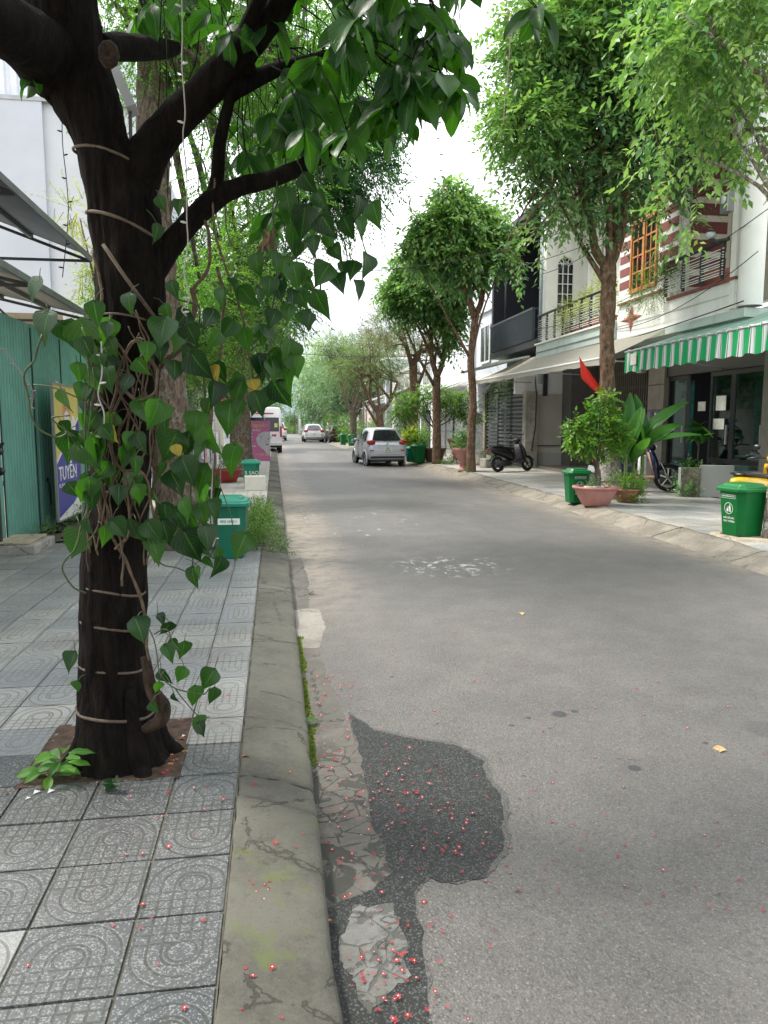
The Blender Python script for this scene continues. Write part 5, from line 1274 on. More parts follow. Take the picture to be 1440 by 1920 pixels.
# column, soffit and neighbour corner at the frame edge
mb = MB(); mb.lathe([(.21, 3.7), (.21, 8.9)], 24, (X1+.12, 12.42, 0)); wput(mb, 'column', ha, WALL)
wbox('pilaster', ha, X1-.05, X1+.4, 12.64, 12.80, 3.7, 9, WALL); wbox('soffit_block', ha, X1-.5, X1+.35, 11.9, 13.5, 7.3, 9.0, PALEG); wbox('upper_slab', ha, X1-.3, 11, 11.9, 17.3, 9.201, 9.6, WALL)
wbox('roof_wall', ha, X1+.5, 12, 11.9, 17.3, 9.61, 11.5, WALL)
def balcony_rail(parent, X, ya, yb, z0, z1, posts, nbar=10, inner=None):
    r_ = MB(); n = posts
    for k in range(n):
        y = ya+(yb-ya)*k/(n-1); p = MB(); p.box(X-.02, X+.02, y-.03, y+.03, z0, z1)
        for q in range(nbar): zq = z0+.06+(z1-z0-.14)*(q+(.25 if q % 3 == 0 else 0))/nbar; p.box(X-.05, X-.02, y-.022, y+.022, zq-.012, zq+.012)
        wput(p, 'baluster', parent, DSTEEL)
    for q in range(nbar): zq = z0+.06+(z1-z0-.14)*(q+(.25 if q % 3 == 0 else 0))/nbar; wput(MB().tube([(X-.035, ya+.06, zq), (X-.035, yb-.06, zq)], .009, 6), 'bar', parent, WPRINT)
    wput(MB().tube([(X, ya+.12, z1+.03), (X, yb-.12, z1+.03)], .04, 8), 'handrail', parent, DSTEEL)
ra = empty('balcony_railing', (8.2, 13.9, 4.2), 0, 'balcony railing with pale bars beside the orange window', 'railing'); balcony_rail(ra, 8.2, 14.95, 12.95, 4.27, 4.92, 4)
# street lamp head on the corner
lh = empty('flood_lamp', (8.1, 12.9, 4.95), 0, 'small glass lamp head fixed at the end of the upper handrail', 'lamp')
MB().lathe([(0, 0), (.05, .01), (.09, .04), (.10, .08), (.08, .12), (0, .13)], 16, (-.05, .25, .06)).build('head', plain('lamp_glass', (.5, .55, .55), .15), lh); MB().tube([(.1, 0, 0), (-.02, .12, .0), (-.05, .25, .07)], .035, 8).build('arm', DSTEEL, lh)
bp = bowl((8.75, 13.75, 3.95), .34, .62, 'large terracotta urn behind the striped house balcony railing', TERRA, prof=[(0, 0), (.2, 0), (.24, .1), (.30, .4), (.36, .55), (.38, .62), (.30, .62), (0, .55)])
bg_ = empty('bougainvillea', (8.3, 14.95, 4.25), 0, 'thin bougainvillea with pink flowers trailing over the balcony corner', 'plant')
crown(bg_, [(8.1, 15.1, 4.7, .18, .55, .42), (8.15, 15.9, 4.75, .12, .55, .25), (8.1, 14.6, 5.0, .2, .4, .25), (8.15, 15.5, 4.35, .1, .6, .16), (8.35, 14.2, 5.9, .2, .4, .12), (8.3, 15.2, 5.2, .15, .35, .3), (8.15, 16.6, 4.4, .12, .5, .1)], 330, 8, .05, LF_FRESH, 61, .28, .35, .5, bark=BARK)
crown(bg_, [(8.0, 15.2, 4.9, .16, .8, .4), (8.1, 14.4, 5.3, .15, .4, .2)], 26, 5, .04, plain('pink_bract', (.62, .10, .28), .6), 62, .08, .1, .9, name='flowers')
wput(MB().tube([(8.45, 14.9, 4.2), (8.3, 14.95, 4.8), (8.1, 15.1, 5.2)], [.025, .02, .01], 6), 'stem', bg_, BARK)
for ch in bg_.children: ch.location = -bg_.location
# ground floor of the striped house: shopfront
sf = empty('shopfront', (9.2, 14.5, WZ), 0, 'dark shopfront with glass doors under the green striped awning', 'shop')
wbox('porch_floor', sf, 9.0, 12.5, 11.5, 25, -.01, .20, plain('porch_tile', (.26, .22, .19), .35, 0, .15)); wbox('pillar', sf, 9.08, 9.5, 16.45, 17.2, .2, 3.5, STONE)
for z in (.75, 1.35, 1.95, 2.55): wbox('joint', sf, 9.072, 9.079, 16.46, 17.19, z, z+.012, DARKIN)
wbox('lintel', sf, 9.14, 9.4, 11.5, 16.449, 2.72, 3.5, plain('brown_black_fascia', (.03, .028, .028), .4)); wbox('pillar', sf, 9.08, 9.5, 11.9, 12.85, .2, 3.5, STONE)
gl_ = Mat('shop_glass', (.02, .05, .05), .03); n1 = gl_.nt.nodes.new('ShaderNodeBsdfTransparent'); n1.inputs[0].default_value = (.40, .62, .60, 1); n2 = gl_.nt.nodes.new('ShaderNodeBsdfGlossy'); n2.inputs['Roughness'].default_value = .03
n3 = gl_.nt.nodes.new('ShaderNodeMixShader'); n3.inputs[0].default_value = .13; gl_.L(n1.outputs[0], n3.inputs[1]); gl_.L(n2.outputs[0], n3.inputs[2]); gl_.L(n3.outputs[0], gl_.out.inputs[0])
ALU = plain('black_aluminium', (.022, .022, .024), .35, .3, .1)
ye = [16.44, 15.62, 14.75, 13.95, 12.86]
for i, (a, b) in enumerate(zip(ye, ye[1:])):
    if i == 1: continue                      # the open doorway
    f = MB(); X = 9.2
    f.box(X, X+.06, a-.07, a, .2, 2.72); f.box(X, X+.06, b, b+.07, .2, 2.72); f.box(X, X+.06, b+.07, a-.07, .2, .30); f.box(X, X+.06, b+.07, a-.07, 2.62, 2.72); 
    if i > 1: f.box(X, X+.06, b+.07, a-.07, .80, .90)
    d_ = wput(f, 'door', sf, ALU); MB().box(X+.02, X+.03, b+.07, a-.07, .3, 2.62).build('pane', gl_.m, d_)
    MB().box(X-.05, X-.02, b+.10, b+.13, 1.2, 1.6).build('handle', STEEL, d_)
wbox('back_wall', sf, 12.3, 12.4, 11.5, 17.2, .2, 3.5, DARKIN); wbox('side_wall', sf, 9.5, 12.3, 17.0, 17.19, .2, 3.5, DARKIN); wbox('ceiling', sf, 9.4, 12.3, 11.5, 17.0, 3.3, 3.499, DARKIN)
CUR = plain('teal_curtain', (.10, .26, .25), .8, 0, .2, 8)
for (a, b) in ((15.66, 16.36), (13.0, 13.5)):
    mb = MB(); n = 18; vs = []; fs = []
    for i in range(n+1): y = a+(b-a)*i/n; x = 9.38+.03*math.sin(i*2.1); vs += [(x, y, .3), (x, y, 2.6)]
    for i in range(n): fs.append((2*i, 2*i+1, 2*i+3, 2*i+2))
    mb.add(vs, fs, True); wput(mb, 'curtain', sf, CUR)
NOTE = plain('notice_paper', (.55, .55, .50), .7)
for (y, z, w_, h_) in ((15.0, 2.0, .28, .2), (14.3, 2.05, .34, .3), (14.35, 1.62, .38, .22)): wbox('notice', sf, 9.17, 9.178, y-w_/2, y+w_/2, z-h_/2, z+h_/2, NOTE)
for (y, z) in ((16.95, 1.85), (16.62, 1.85)): wbox('number_plate', sf, 9.06, 9.071, y-.06, y+.06, z-.08, z+.08, plain('blue_plate', (.04, .07, .16), .4))
tm = Matrix.Translation((9.057-9.2, 16.62-14.5, 1.85-WZ)) @ Matrix(((0, 0, -1, 0), (-1, 0, 0, 0), (0, 1, 0, 0), (0, 0, 0, 1))); text('53', .09, WPRINT, sf, tm)
wbox('number_plate', sf, 9.06, 9.071, 16.75, 16.80, 1.78, 1.88, WPRINT)
ct = empty('display_counter', (10.2, 14, .2), 0, 'pale display counter inside the dark shop', 'counter')
MB().box(-.25, .25, -1.0, .9, 0, .7).build('counter', plain('counter_wood', (.12, .08, .05), .5), ct); MB().box(-.27, .27, -1.0, .9, .702, .74).build('top', GREYL, ct)
for k in range(4):
    it = MB(); it.lathe([(0, 0), (.07, 0), (.09, .05), (.1, .10), (0, .11)], 12, (10.1, 13.4+.35*k, .94)); tag(it.build('tray', plain('tray_cream', (.6, .55, .35), .6)), 'cream bowl on the counter in the dark shop', 'bowl', 'bowls on the shop counter')
# folding grille
fg = empty('folding_grille', (9.25, 17.2, .2), 0, 'brown folding metal grille left of the shop pillar', 'gate'); GRL = plain('grille_brown', (.13, .11, .09), .5, .3, .1)
for k in range(19): MB().box(-.012, .012, .03+k*.12, .055+k*.12, 0, 3.1).build('bar', GRL, fg)
mb = MB()
for k in range(18):
    for z in np.arange(.3, 3.0, .4): mb.bar((-.02, .04+k*.12, z), (-.02, .16+k*.12, z+.1), .008); mb.bar((-.02, .16+k*.12, z), (-.02, .04+k*.12, z+.1), .008)
mb.build('lattice', GRL, fg)['kind'] = 'stuff'
MB().box(.05, .10, 0, 2.25, 0, 3.2).build('backing', DARKIN, fg)

# grey panel and weathered post standing before the shop
gpn = empty('grey_panel', (9.05, 13.95, WZ), R(-32), 'grey sheet panel standing before the shop glass', 'panel'); MB().box(-.42, 1.3, -.03, .03, 0, .66).build('sheet', GREYL, gpn, .008)
wpst = empty('weathered_board', (8.62, 14.2, WZ), R(-32), 'weathered grey timber post at the left end of the grey panel', 'post'); MB().box(-.26, .10, -.06, .06, 0, .60).build('post', plain('weathered_wood', (.20, .17, .14), .9, 0, .4, 14, bump=.6), wpst, .008)
MB().box(-.33, -.275, -.05, .05, 0, .60).build('edge_strip', WHITEP, wpst)

# ------------- awning with green stripes
def stripes(name, per, off, base=(.55, .75, .62)):
    M = Mat(name, base, .75); x, y, z = M.xyz(M.wpos()); f = ((y-off)/per)._m('FRACT')
    c = M.mix(f.gt(.60), (.015, .36, .12), (.74, .76, .75))
    for a, b, cl in ((.56, .60, (.70, .74, .72)), (.60, .645, (.04, .05, .10)), (.72, .75, (.35, .38, .42)), (.90, .945, (.04, .05, .10)), (.26, .275, (.03, .18, .08))):
        c = M.mix(f.gt(a)*f.lt(b), c, cl)
    M.set(c)
    tr = M.nt.nodes.new('ShaderNodeBsdfTranslucent'); M.L(c, tr.inputs[0]); ms = M.nt.nodes.new('ShaderNodeMixShader'); ms.inputs[0].default_value = .4
    M.L(M.b.outputs[0], ms.inputs[1]); M.L(tr.outputs[0], ms.inputs[2]); M.L(ms.outputs[0], M.out.inputs[0]); return M.m
STR = stripes('green_striped_canvas', .285, 0)
CANP = Mat('backlit_green_canvas', (.36, .62, .52), .75); x_, y_, z_ = CANP.xyz(CANP.wpos()); f_ = (y_/.285)._m('FRACT'); cc = CANP.mix(f_.gt(.6), (.30, .62, .50), (.62, .72, .68)); cc = CANP.mix(f_.gt(.6)*f_.lt(.66), cc, (.2, .3, .3)); CANP.set(cc)  # canopy stripes paled: light coming through the cloth is put into the colour
tr = CANP.nt.nodes.new('ShaderNodeBsdfTranslucent'); CANP.L(cc, tr.inputs[0]); ms = CANP.nt.nodes.new('ShaderNodeMixShader'); ms.inputs[0].default_value = .6
CANP.L(CANP.b.outputs[0], ms.inputs[1]); CANP.L(tr.outputs[0], ms.inputs[2]); CANP.L(ms.outputs[0], CANP.out.inputs[0])
aw = empty('striped_awning', (7.2, 12, 3.08), 0, 'green and white striped awning over the dark shopfront', 'awning')
n = 60; mb = MB(); vs = []; fs = []
for i in range(n+1):
    y = 14.6-6.2*i/n
    for j in range(6):
        t = j/5; vs.append((7.2+1.95*t, y, 3.10+.70*t-.05*math.sin(math.pi*t)+.008*math.sin(i*1.3)*math.sin(math.pi*t)))
for i in range(n):
    for j in range(5): a = i*6+j; fs.append((a, a+1, a+7, a+6))
mb.add(vs, fs, True); wput(mb, 'canopy', aw, CANP.m)
n = 170; mb = MB(); vs = []; fs = []
for i in range(n+1):
    y = 14.62-6.2*i/n; wv = math.sin(i*.55)
    for j in range(4):
        t = j/3; vs.append((7.185-.012*t+.022*t*math.sin(i*.9+.6*math.sin(i*.21)), y, 3.07-(.40+.018*wv)*t))
for i in range(n):
    for j in range(3): a = i*4+j; fs.append((a, a+1, a+5, a+4))
mb.add(vs, fs, True); wput(mb, 'valance', aw, STR)
wput(MB().tube([(7.19, 14.65, 3.085), (7.19, 8.4, 3.085)], .02, 8), 'front_bar', aw, STEEL)
mb = MB()
for k in range(22): mb.tube([(7.17, 14.5-k*.28, 3.06), (7.17, 14.46-k*.28, 3.11), (7.2, 14.42-k*.28, 3.11)], .008, 5)
wput(mb, 'lashings', aw, WPRINT, kind='stuff')
for y in (14.3, 11.0): wput(MB().bar((7.2, y, 3.06), (9.15, y, 2.75), .03), 'arm', aw, STEEL)
wbox('sticker', aw, 7.15, 7.158, 14.08, 14.32, 2.80, 3.02, plain('faded_sticker', (.55, .50, .48), .7, 0, .3, 40))
# cream awning
CRM = plain('cream_canvas', (.60, .58, .50), .8, 0, .05, 2)
_n = CRM.node_tree; _t = _n.nodes.new('ShaderNodeBsdfTranslucent'); _t.inputs[0].default_value = (.75, .72, .6, 1); _m = _n.nodes.new('ShaderNodeMixShader'); _m.inputs[0].default_value = .6
_n.links.new(_n.nodes['Principled BSDF'].outputs[0], _m.inputs[1]); _n.links.new(_t.outputs[0], _m.inputs[2]); _n.links.new(_m.outputs[0], _n.nodes['Material Output'].inputs[0]); ca = empty('cream_awning', (7.0, 20, 3.1), 0, 'long cream awning sheltering the porch behind the big right hand tree', 'awning')
mb = MB(); vs = []; fs = []; n = 30
for i in range(n+1):
    t = i/n; y = 15.0+10.4*t; xa, za = 7.02+.0*t, 3.04+.10*t
    for j in range(5):
        u = j/4; vs.append((xa+(1.35-.55*t*(1-u)*0)*u, y-(.9*t*u), za+(.66)*u-.03*math.sin(math.pi*u)))
for i in range(n):
    for j in range(4): a = i*5+j; fs.append((a, a+1, a+6, a+5))
mb.add(vs, fs, True); wput(mb, 'canopy', ca, CRM)
wput(MB().tube([(7.01, 15, 3.03), (7.01, 25.4, 3.13)], .025, 8), 'front_bar', ca, WHITEP)
mb = MB(); vs = []; fs = []
for i in range(61): t = i/60; y = 15+10.4*t; vs += [(7.0, y, 3.02+.10*t), (7.0+.004*math.sin(i), y, 2.90+.10*t+.012*math.sin(i*1.1))]
for i in range(60): fs.append((2*i, 2*i+1, 2*i+3, 2*i+2))
mb.add(vs, fs, True); wput(mb, 'hem', ca, CRM)
for y in (16, 20, 24): wput(MB().bar((7.0, y, 3.05), (8.5, y, 3.0), .03), 'arm', ca, STEEL)

# ------------- house with the arched window
hb_ = empty('arched_window_house', (9.0, 20, 0), 0, 'white house with a barred arched window and balcony plants behind the right tree', 'house')
wbox('slab', hb_, 8.22, 12, 17.345, 22.8, 3.68, 4.08, PALEG); wbox('slab_cap', hb_, 8.16, 8.5, 17.345, 22.82, 4.082, 4.13, WALL); wbox('fascia_lip', hb_, 8.19, 8.219, 17.35, 22.8, 3.84, 3.86, STEEL)
AY = 22.3; ax, aw_, az0, az1 = 8.93, .27, 4.95, 6.70
wbox('wall', hb_, 8.30, ax-aw_, AY, AY+.25, 4.13, 8.4, WALL); wbox('wall', hb_, ax+aw_, 9.75, AY, AY+.25, 4.13, 8.4, WALL); wbox('wall', hb_, ax-aw_+.001, ax+aw_-.001, AY, AY+.25, 4.13, az0, WALL)
ar = [(ax-aw_*math.cos(a), AY, az1-aw_+aw_*math.sin(a)) for a in np.linspace(0, math.pi, 13)]
mb = MB(); mb.prism([(ax-aw_+.001, AY, 8.4)]+[(max(ax-aw_+.001, min(ax+aw_-.001, x)), y, z) for x, y, z in ar]+[(ax+aw_-.001, AY, 8.4)], (0, .25, 0)); wput(mb, 'wall', hb_, WALL)
w = wput(MB().prism([(ax-aw_, AY+.12, az0)]+[(x, AY+.12, z) for x, y, z in ar]+[(ax+aw_, AY+.12, az0)], (0, .02, 0)), 'window', hb_, GLASSD)
for k in range(4): x = ax-aw_+.02+k*(2*aw_-.04)/3; MB().box(x-.011, x+.011, AY+.02, AY+.04, az0, az1-aw_+(.0 if k in (0, 3) else .08)).build('bar', WPRINT, w)
for z in np.arange(az0+.05, az1-aw_+.1, .3): MB().box(ax-aw_, ax+aw_, AY+.025, AY+.045, z-.011, z+.011).build('bar', WPRINT, w)
for r_ in (aw_-.015, .13): MB().tube([(ax-r_*math.cos(a), AY+.03, az1-aw_+r_*math.sin(a)) for a in np.linspace(0, math.pi, 12)], .011, 5).build('arch_bar', WPRINT, w)
for a in (.6, 1.1, 2.04, 2.54): MB().bar((ax-.13*math.cos(a), AY+.03, az1-aw_+.13*math.sin(a)), (ax-.26*math.cos(a), AY+.03, az1-aw_+.26*math.sin(a)), .018).build('bar', WPRINT, w)
wput(MB().lathe([(.20, 4.13), (.20, 8.0), (.25, 8.0), (.25, 8.2)], 22, (9.55, 21.6, 0)), 'column', hb_, WALL)
wbox('back_wall', hb_, 9.76, 9.95, 17.36, 22.5, 4.13, 8.4, WALL); wbox('upper_slab', hb_, 8.1, 12, 17.36, 22.7, 8.402, 8.75, WALL); wbox('side_wall', hb_, 8.5, 9.75, 17.36, 17.5, 4.13, 8.4, CREAM); wbox('roof_wall', hb_, 9.3, 12, 17.36, 22.7, 8.752, 10.2, WALL)
rb_ = empty('balcony_railing', (8.28, 19.5, 4.13), 0, 'balcony railing wrapped in yellow green leaves below the arched window', 'railing'); balcony_rail(rb_, 8.28, 22.7, 17.6, 4.16, 4.95, 9)
yp = empty('golden_shrub', (8.7, 20, 4.1), 0, 'yellow green palm like shrub on the white balcony', 'plant')
crown(yp, [(8.55, 19.6, 4.85, .3, .7, .38), (8.45, 20.6, 4.6, .25, .5, .35), (8.6, 18.7, 5.0, .3, .5, .25)], 420, 9, .10, LF_LIME, 71, .3, .1, .22, bark=VSG); place_children(yp)
mb = MB(); mb.box(8.42, 8.8, 18.3, 21, 4.13, 4.4); wput(mb, 'planter', yp, TERRA)
# porch below
pc = empty('porch', (9.5, 21, WZ), 0, 'shaded porch with a grey end wall beyond the folding grille', 'porch')
wbox('end_wall', pc, 8.75, 10.9, 25.0, 25.2, .12, 2.66, GREYW); wbox('upper_sheet_backing', pc, 8.3, 10.9, 25.03, 25.2, 2.662, 3.67, WCOR)
corr_ = corrugated('upper_sheet', (10.9, 25.02), (8.35, 25.02), 2.665, 3.67, .10, .02, WCOR, pc); corr_.location = -pc.location
corr_.location.y += 0
wbox('back_wall', pc, 10.9, 11.1, 17.2, 25.0, .12, 3.6, plain('porch_brown', (.10, .08, .07), .7)); wbox('inner_wall', pc, 10.0, 10.89, 24.2, 24.99, .12, 3.6, plain('porch_grey', (.13, .125, .12), .7))
wbox('low_panel', pc, 9.15, 10.0, 24.94, 24.999, .13, .62, GREYL); wbox('ledge', pc, 8.76, 10.0, 24.95, 24.999, .86, .89, DSTEEL)
wbox('gate_pillar', pc, 8.55, 8.98, 24.6, 24.93, .12, 2.75, CONC); wbox('letter_box', pc, 8.70, 8.80, 24.57, 24.6, 2.1, 2.28, STEEL); wbox('pipe', pc, 9.28, 9.42, 24.9, 25.0, 2.6, 3.6, DSTEEL)
wput(MB().tube([PY(1003, 705, 24.5), PY(1006, 740, 24.5), PY(1004, 800, 24.5), PY(999, 830, 24.5), PY(997, 846, 24.5)], .022, 7), 'cable', pc, BLACK)

# ------------- dark house with the upstairs gallery
hc = empty('dark_gallery_house', (9, 25.6, 0), 0, 'dark open upstairs gallery with slatted grey railing left of the white house', 'house')
wbox('floor', hc, 8.3, 12, 22.95, 28.2, 4.1, 4.32, DSTEEL); wbox('ceiling', hc, 8.2, 12, 22.95, 28.4, 8.3, 8.5, plain('gallery_roof', (.035, .035, .045), .6)); wbox('back_wall', hc, 11.2, 11.4, 22.95, 28.2, 4.32, 8.3, DARKC); wbox('end_wall', hc, 8.35, 11.2, 28.0, 28.2, 4.32, 8.3, DARKC); wbox('near_wall', hc, 8.6, 8.9, 22.96, 23.1, 4.32, 8.3, DARKC)
wput(MB().tube([(8.42, 22.9, 2.9), (8.42, 22.9, 8.3)], .10, 12), 'column', hc, plain('grey_column', (.30, .34, .37), .5)); wput(MB().tube([(8.5, 26.9, 4.3), (8.5, 26.9, 8.3)], .05, 8), 'column', hc, DSTEEL)
GRAIL = plain('slate_railing', (.085, .10, .115), .5, .2, .1)
for k in range(46): wput(MB().bar((8.28, 23.35+k*.103, 4.34), (8.28, 23.35+k*.103, 5.28), .055, .03), 'slat', hc, GRAIL)
wput(MB().bar((8.28, 23.3, 5.31), (8.28, 28.1, 5.31), .07), 'rail', hc, GRAIL)
for k in range(7): wput(MB().bar((8.3+k*.14, 23.25, 4.34), (8.3+k*.14, 23.25, 5.28), .022), 'slat', hc, GRAIL)
wput(MB().bar((8.28, 23.25, 5.30), (9.3, 23.25, 5.30), .05), 'rail', hc, GRAIL)
wbox('lower_wall', hc, 10.5, 10.7, 25.3, 28.2, .12, 4.0, GREYW); wbox('shed_wall', hc, 9.0, 10.9, 28.2, 28.4, .12, 4.09, WH)
wput(MB().prism([(7.25, 23.6, 3.58), (8.3, 23.6, 3.80), (8.3, 23.6, 3.86), (7.2, 23.6, 3.64)], (0, 4.9, 0)), 'rain_canopy', hc, PALEG)
bs = empty('bulb_string', (9, 27, 6.9), 0, 'sagging string of small round bulbs inside the dark gallery', 'light string'); BL_ = [PY(x, y, 26.5) for x, y in ((949, 530), (958, 531), (968, 528), (977, 523), (998, 507), (1011, 495), (1024, 470))]
wput(MB().tube([b+Vector((0, 0, .10)) for b in BL_], .006, 4), 'wire', bs, BLACK)
for b in BL_: wput(MB().lathe([(0, -.045), (.035, -.03), (.045, 0), (.03, .04), (.012, .09), (0, .1)], 10, b), 'bulb', bs, WPRINT)
pb = bowl((8.75, 23.0, 4.33), .22, .34, 'white round tub on the gallery corner', WHITEP); bowl((8.6, 22.55, 4.13), .18, .16, 'orange bowl planter on the white balcony corner', plain('orange_pot', (.5, .2, .1), .6))
# slatted gate
sgt = empty('slatted_gate', (8.7, 25.5, WZ), 0, 'dark grey slatted gate beyond the black scooter', 'gate')
for (a, b) in ((25.25, 26.6), (26.65, 28.2), (28.25, 29.8)):
    for y in (a+.03, b-.03): wput(MB().box(8.68, 8.73, y-.03, y+.03, WZ+.08, 2.98), 'post', sgt, DSTEEL)
    for k in range(19):
        z = .28+k*.145; wput(MB().box(8.69, 8.72, a+.06, b-.06, z, z+(.07 if k % 3 else .095)), 'slat', sgt, plain('gate_slat_grey', (.16, .165, .17), .5, .2, .08))
wput(MB().box(8.62, 8.8, 29.85, 30.15, WZ, 2.9), 'gate_post', sgt, PLINTH)
cp_ = empty('creeper', (9.0, 28, 3), 0, 'green creeper hanging behind the slatted gate', 'plant'); crown(cp_, [(8.9, 28.6, 3.2, .3, 1.4, .6), (8.9, 27.0, 3.1, .3, .8, .5), (8.8, 29.6, 2.4, .2, .5, .7)], 500, 8, .08, LF_STREET, 77, .3, .4, bark=BARK); place_children(cp_)
# white bar fence beyond
wf = empty('white_fence', (8.7, 30.2, WZ), 0, 'white upright bar fence beyond the slatted gate', 'fence')
for k in range(44): wput(MB().box(8.7, 8.73, 30.3+k*.2, 30.36+k*.2, .35, 2.15), 'bar', wf, plain('pale_bar', (.55, .56, .57), .5, .1))
for z in (.45, 1.25, 2.05): wput(MB().box(8.68, 8.70, 30.25, 39.1, z, z+.06), 'rail', wf, STEEL)
for y in (32.5, 35.5, 39.1): wput(MB().box(8.66, 8.78, y, y+.1, WZ, 2.3), 'post', wf, DSTEEL)
wput(MB().box(8.66, 8.86, 30.3, 39.1, WZ, .34), 'base_wall', wf, CONC)

# ------------- further houses down the right side
def far_house(x0, y0, y1, z, label, mat, wins=(), sheet_=False, roof=None, depth=6, door=None, cap=True):
    h = empty('house', (x0, y0, 0), 0, label, 'house'); L = y1-y0
    MB().box(0, depth, 0, L, 0, z).build('wall', mat, h)
    if sheet_:
        corrugated('cladding', (-.02, L), (-.02, 0), 3.2, z, .24, .035, WCOR, h); corrugated('cladding', (depth, -.02), (0, -.02), 3.2, z, .24, .035, WCOR, h)
    if cap: MB().box(-.12, depth, -.1, L+.1, z+.002, z+.2).build('parapet', WHITEP, h)
    for (side, a, b, c, d) in wins:     # side 0: street face (a..b along Y), 1: near face (a..b along X)
        if side == 0: w_ = MB().box(-.05, -.02 if not sheet_ else -.03, a, b, c, d).build('window', GLASSD, h); ff = [(-.09, -.051, a-.05, a+.03, c, d), (-.09, -.051, b-.03, b+.05, c, d), (-.09, -.051, (a+b)/2-.03, (a+b)/2+.03, c, d), (-.085, -.052, a, b, c-.05, c+.04), (-.085, -.052, a, b, d-.04, d+.05)]
        else: w_ = MB().box(a, b, -.05, -.02 if not sheet_ else -.03, c, d).build('window', GLASSD, h); ff = [(a-.05, a+.03, -.09, -.051, c, d), (b-.03, b+.05, -.09, -.051, c, d), ((a+b)/2-.03, (a+b)/2+.03, -.09, -.051, c, d), (a, b, -.085, -.052, c-.05, c+.04), (a, b, -.085, -.052, d-.04, d+.05)]
        f = MB()
        for q in ff: f.box(*q)
        f.build('frame', WHITEP, w_)
    if door: MB().box(-.06, -.01, door[0], door[1], 0, door[2]).build('door', door[3], h)
    if roof:
        a, b, za, zb, dep = roof; o_ = MB().prism([(-dep, a, za), (0, a, zb), (0, a, zb+.07), (-dep, a, za+.07)], (0, b-a, 0)).build('canopy', plain('canopy_grey', (.42, .42, .40), .6, .1, .1), h)
        for y in (a+.2, b-.2): MB().bar((-dep+.05, y, 0), (-dep+.05, y, za), .08).build('canopy_post', STEEL, h)
    return h
far_house(9.5, 28.5, 34.5, 6.6, 'white house with a framed upstairs window left of the dark gallery', WH, ((1, .15, 1.1, 4.4, 6.2), (0, 1, 2.4, 4.4, 6.0), (0, 3.6, 5.0, 4.4, 6.0)), roof=(.3, 5.8, 3.2, 3.8, 1.6), door=(1, 2.2, 2.3, GRAIL))
far_house(9.3, 34.8, 47, 7.6, 'tall white corrugated building behind the slim street trees', WCOR, ((0, 8.6, 11, 4.0, 5.4),), True, roof=(.4, 7.5, 3.0, 3.7, 2.2), door=(9, 11.6, 2.5, DSTEEL))
far_house(8.9, 47.5, 56, 5.2, 'grey house with a sloping canopy behind the hatchback', GREYL, ((0, 1, 2.5, 1.2, 2.6), (1, .4, 1.8, 3.4, 4.6), (0, 5, 6.6, 3.5, 4.6)), roof=(.5, 7.5, 3.2, 4.0, 2.4), door=(4.4, 6.4, 2.4, plain('white_shutter', (.62, .64, .66), .5)))
far_house(8.6, 57, 66, 6.6, 'white house with railings seen past the grey green tree', WH, ((0, 1, 3, 3.6, 5.2), (1, .5, 2, 3.6, 5.2), (0, 5, 7, 3.6, 5.2)), roof=(.5, 8, 2.9, 3.3, 1.5), door=(1.4, 3.4, 2.2, plain('blue_white_door', (.5, .58, .68), .5)))
far_house(9.0, 68, 80, 8.0, 'pinkish three storey house far down the right side', plain('pink_cream', (.60, .50, .43), .8, 0, .06), ((1, .6, 2.2, 3.6, 5.2), (1, .6, 2.2, 6, 7.4), (0, 2, 4, 3.6, 5.2)))
far_house(9.5, 84, 104, 6.5, 'pale house among the far trees', WH, ((1, .6, 2.6, 3.4, 5.0),))
far_house(1.2, 138, 150, 10.5, 'bluish white house closing the far end of the street', plain('blue_white', (.55, .62, .72), .8, 0, .05), ((1, .8, 2.4, 5.6, 7.4), (1, 3.2, 4.8, 5.6, 7.4), (1, .8, 2.6, 1.4, 3.2), (1, 3.6, 5.2, 1.4, 3.2)), depth=7)
far_house(9.5, 132, 146, 7.5, 'cream house among trees at the far end on the right', CREAM, ((1, .8, 2.4, 4.2, 5.8),), depth=8)
far_house(-9.5, 64, 80, 7.0, 'pale house behind the far left trees', WH, ((1, 3.6, 5.2, 4, 5.6),), depth=6.5)
far_house(-10, 40, 52, 6.4, 'cream house hidden behind the trees beside the van', CREAM, ((1, 4, 5.4, 3.6, 5.0),), depth=6.6)
# bend at the end: verge and pole
sheet('side_road', -40, 60, 118, 130.2, .012, ASPH); 
fp = empty('lamp_post', (4.0, 116.5, 0), 0, 'pale concrete pole at the far bend', 'pole'); MB().tube([(0, 0, 0), (0, 0, 6.6)], [.22, .14], 10).build('pole', WHITEP, fp)
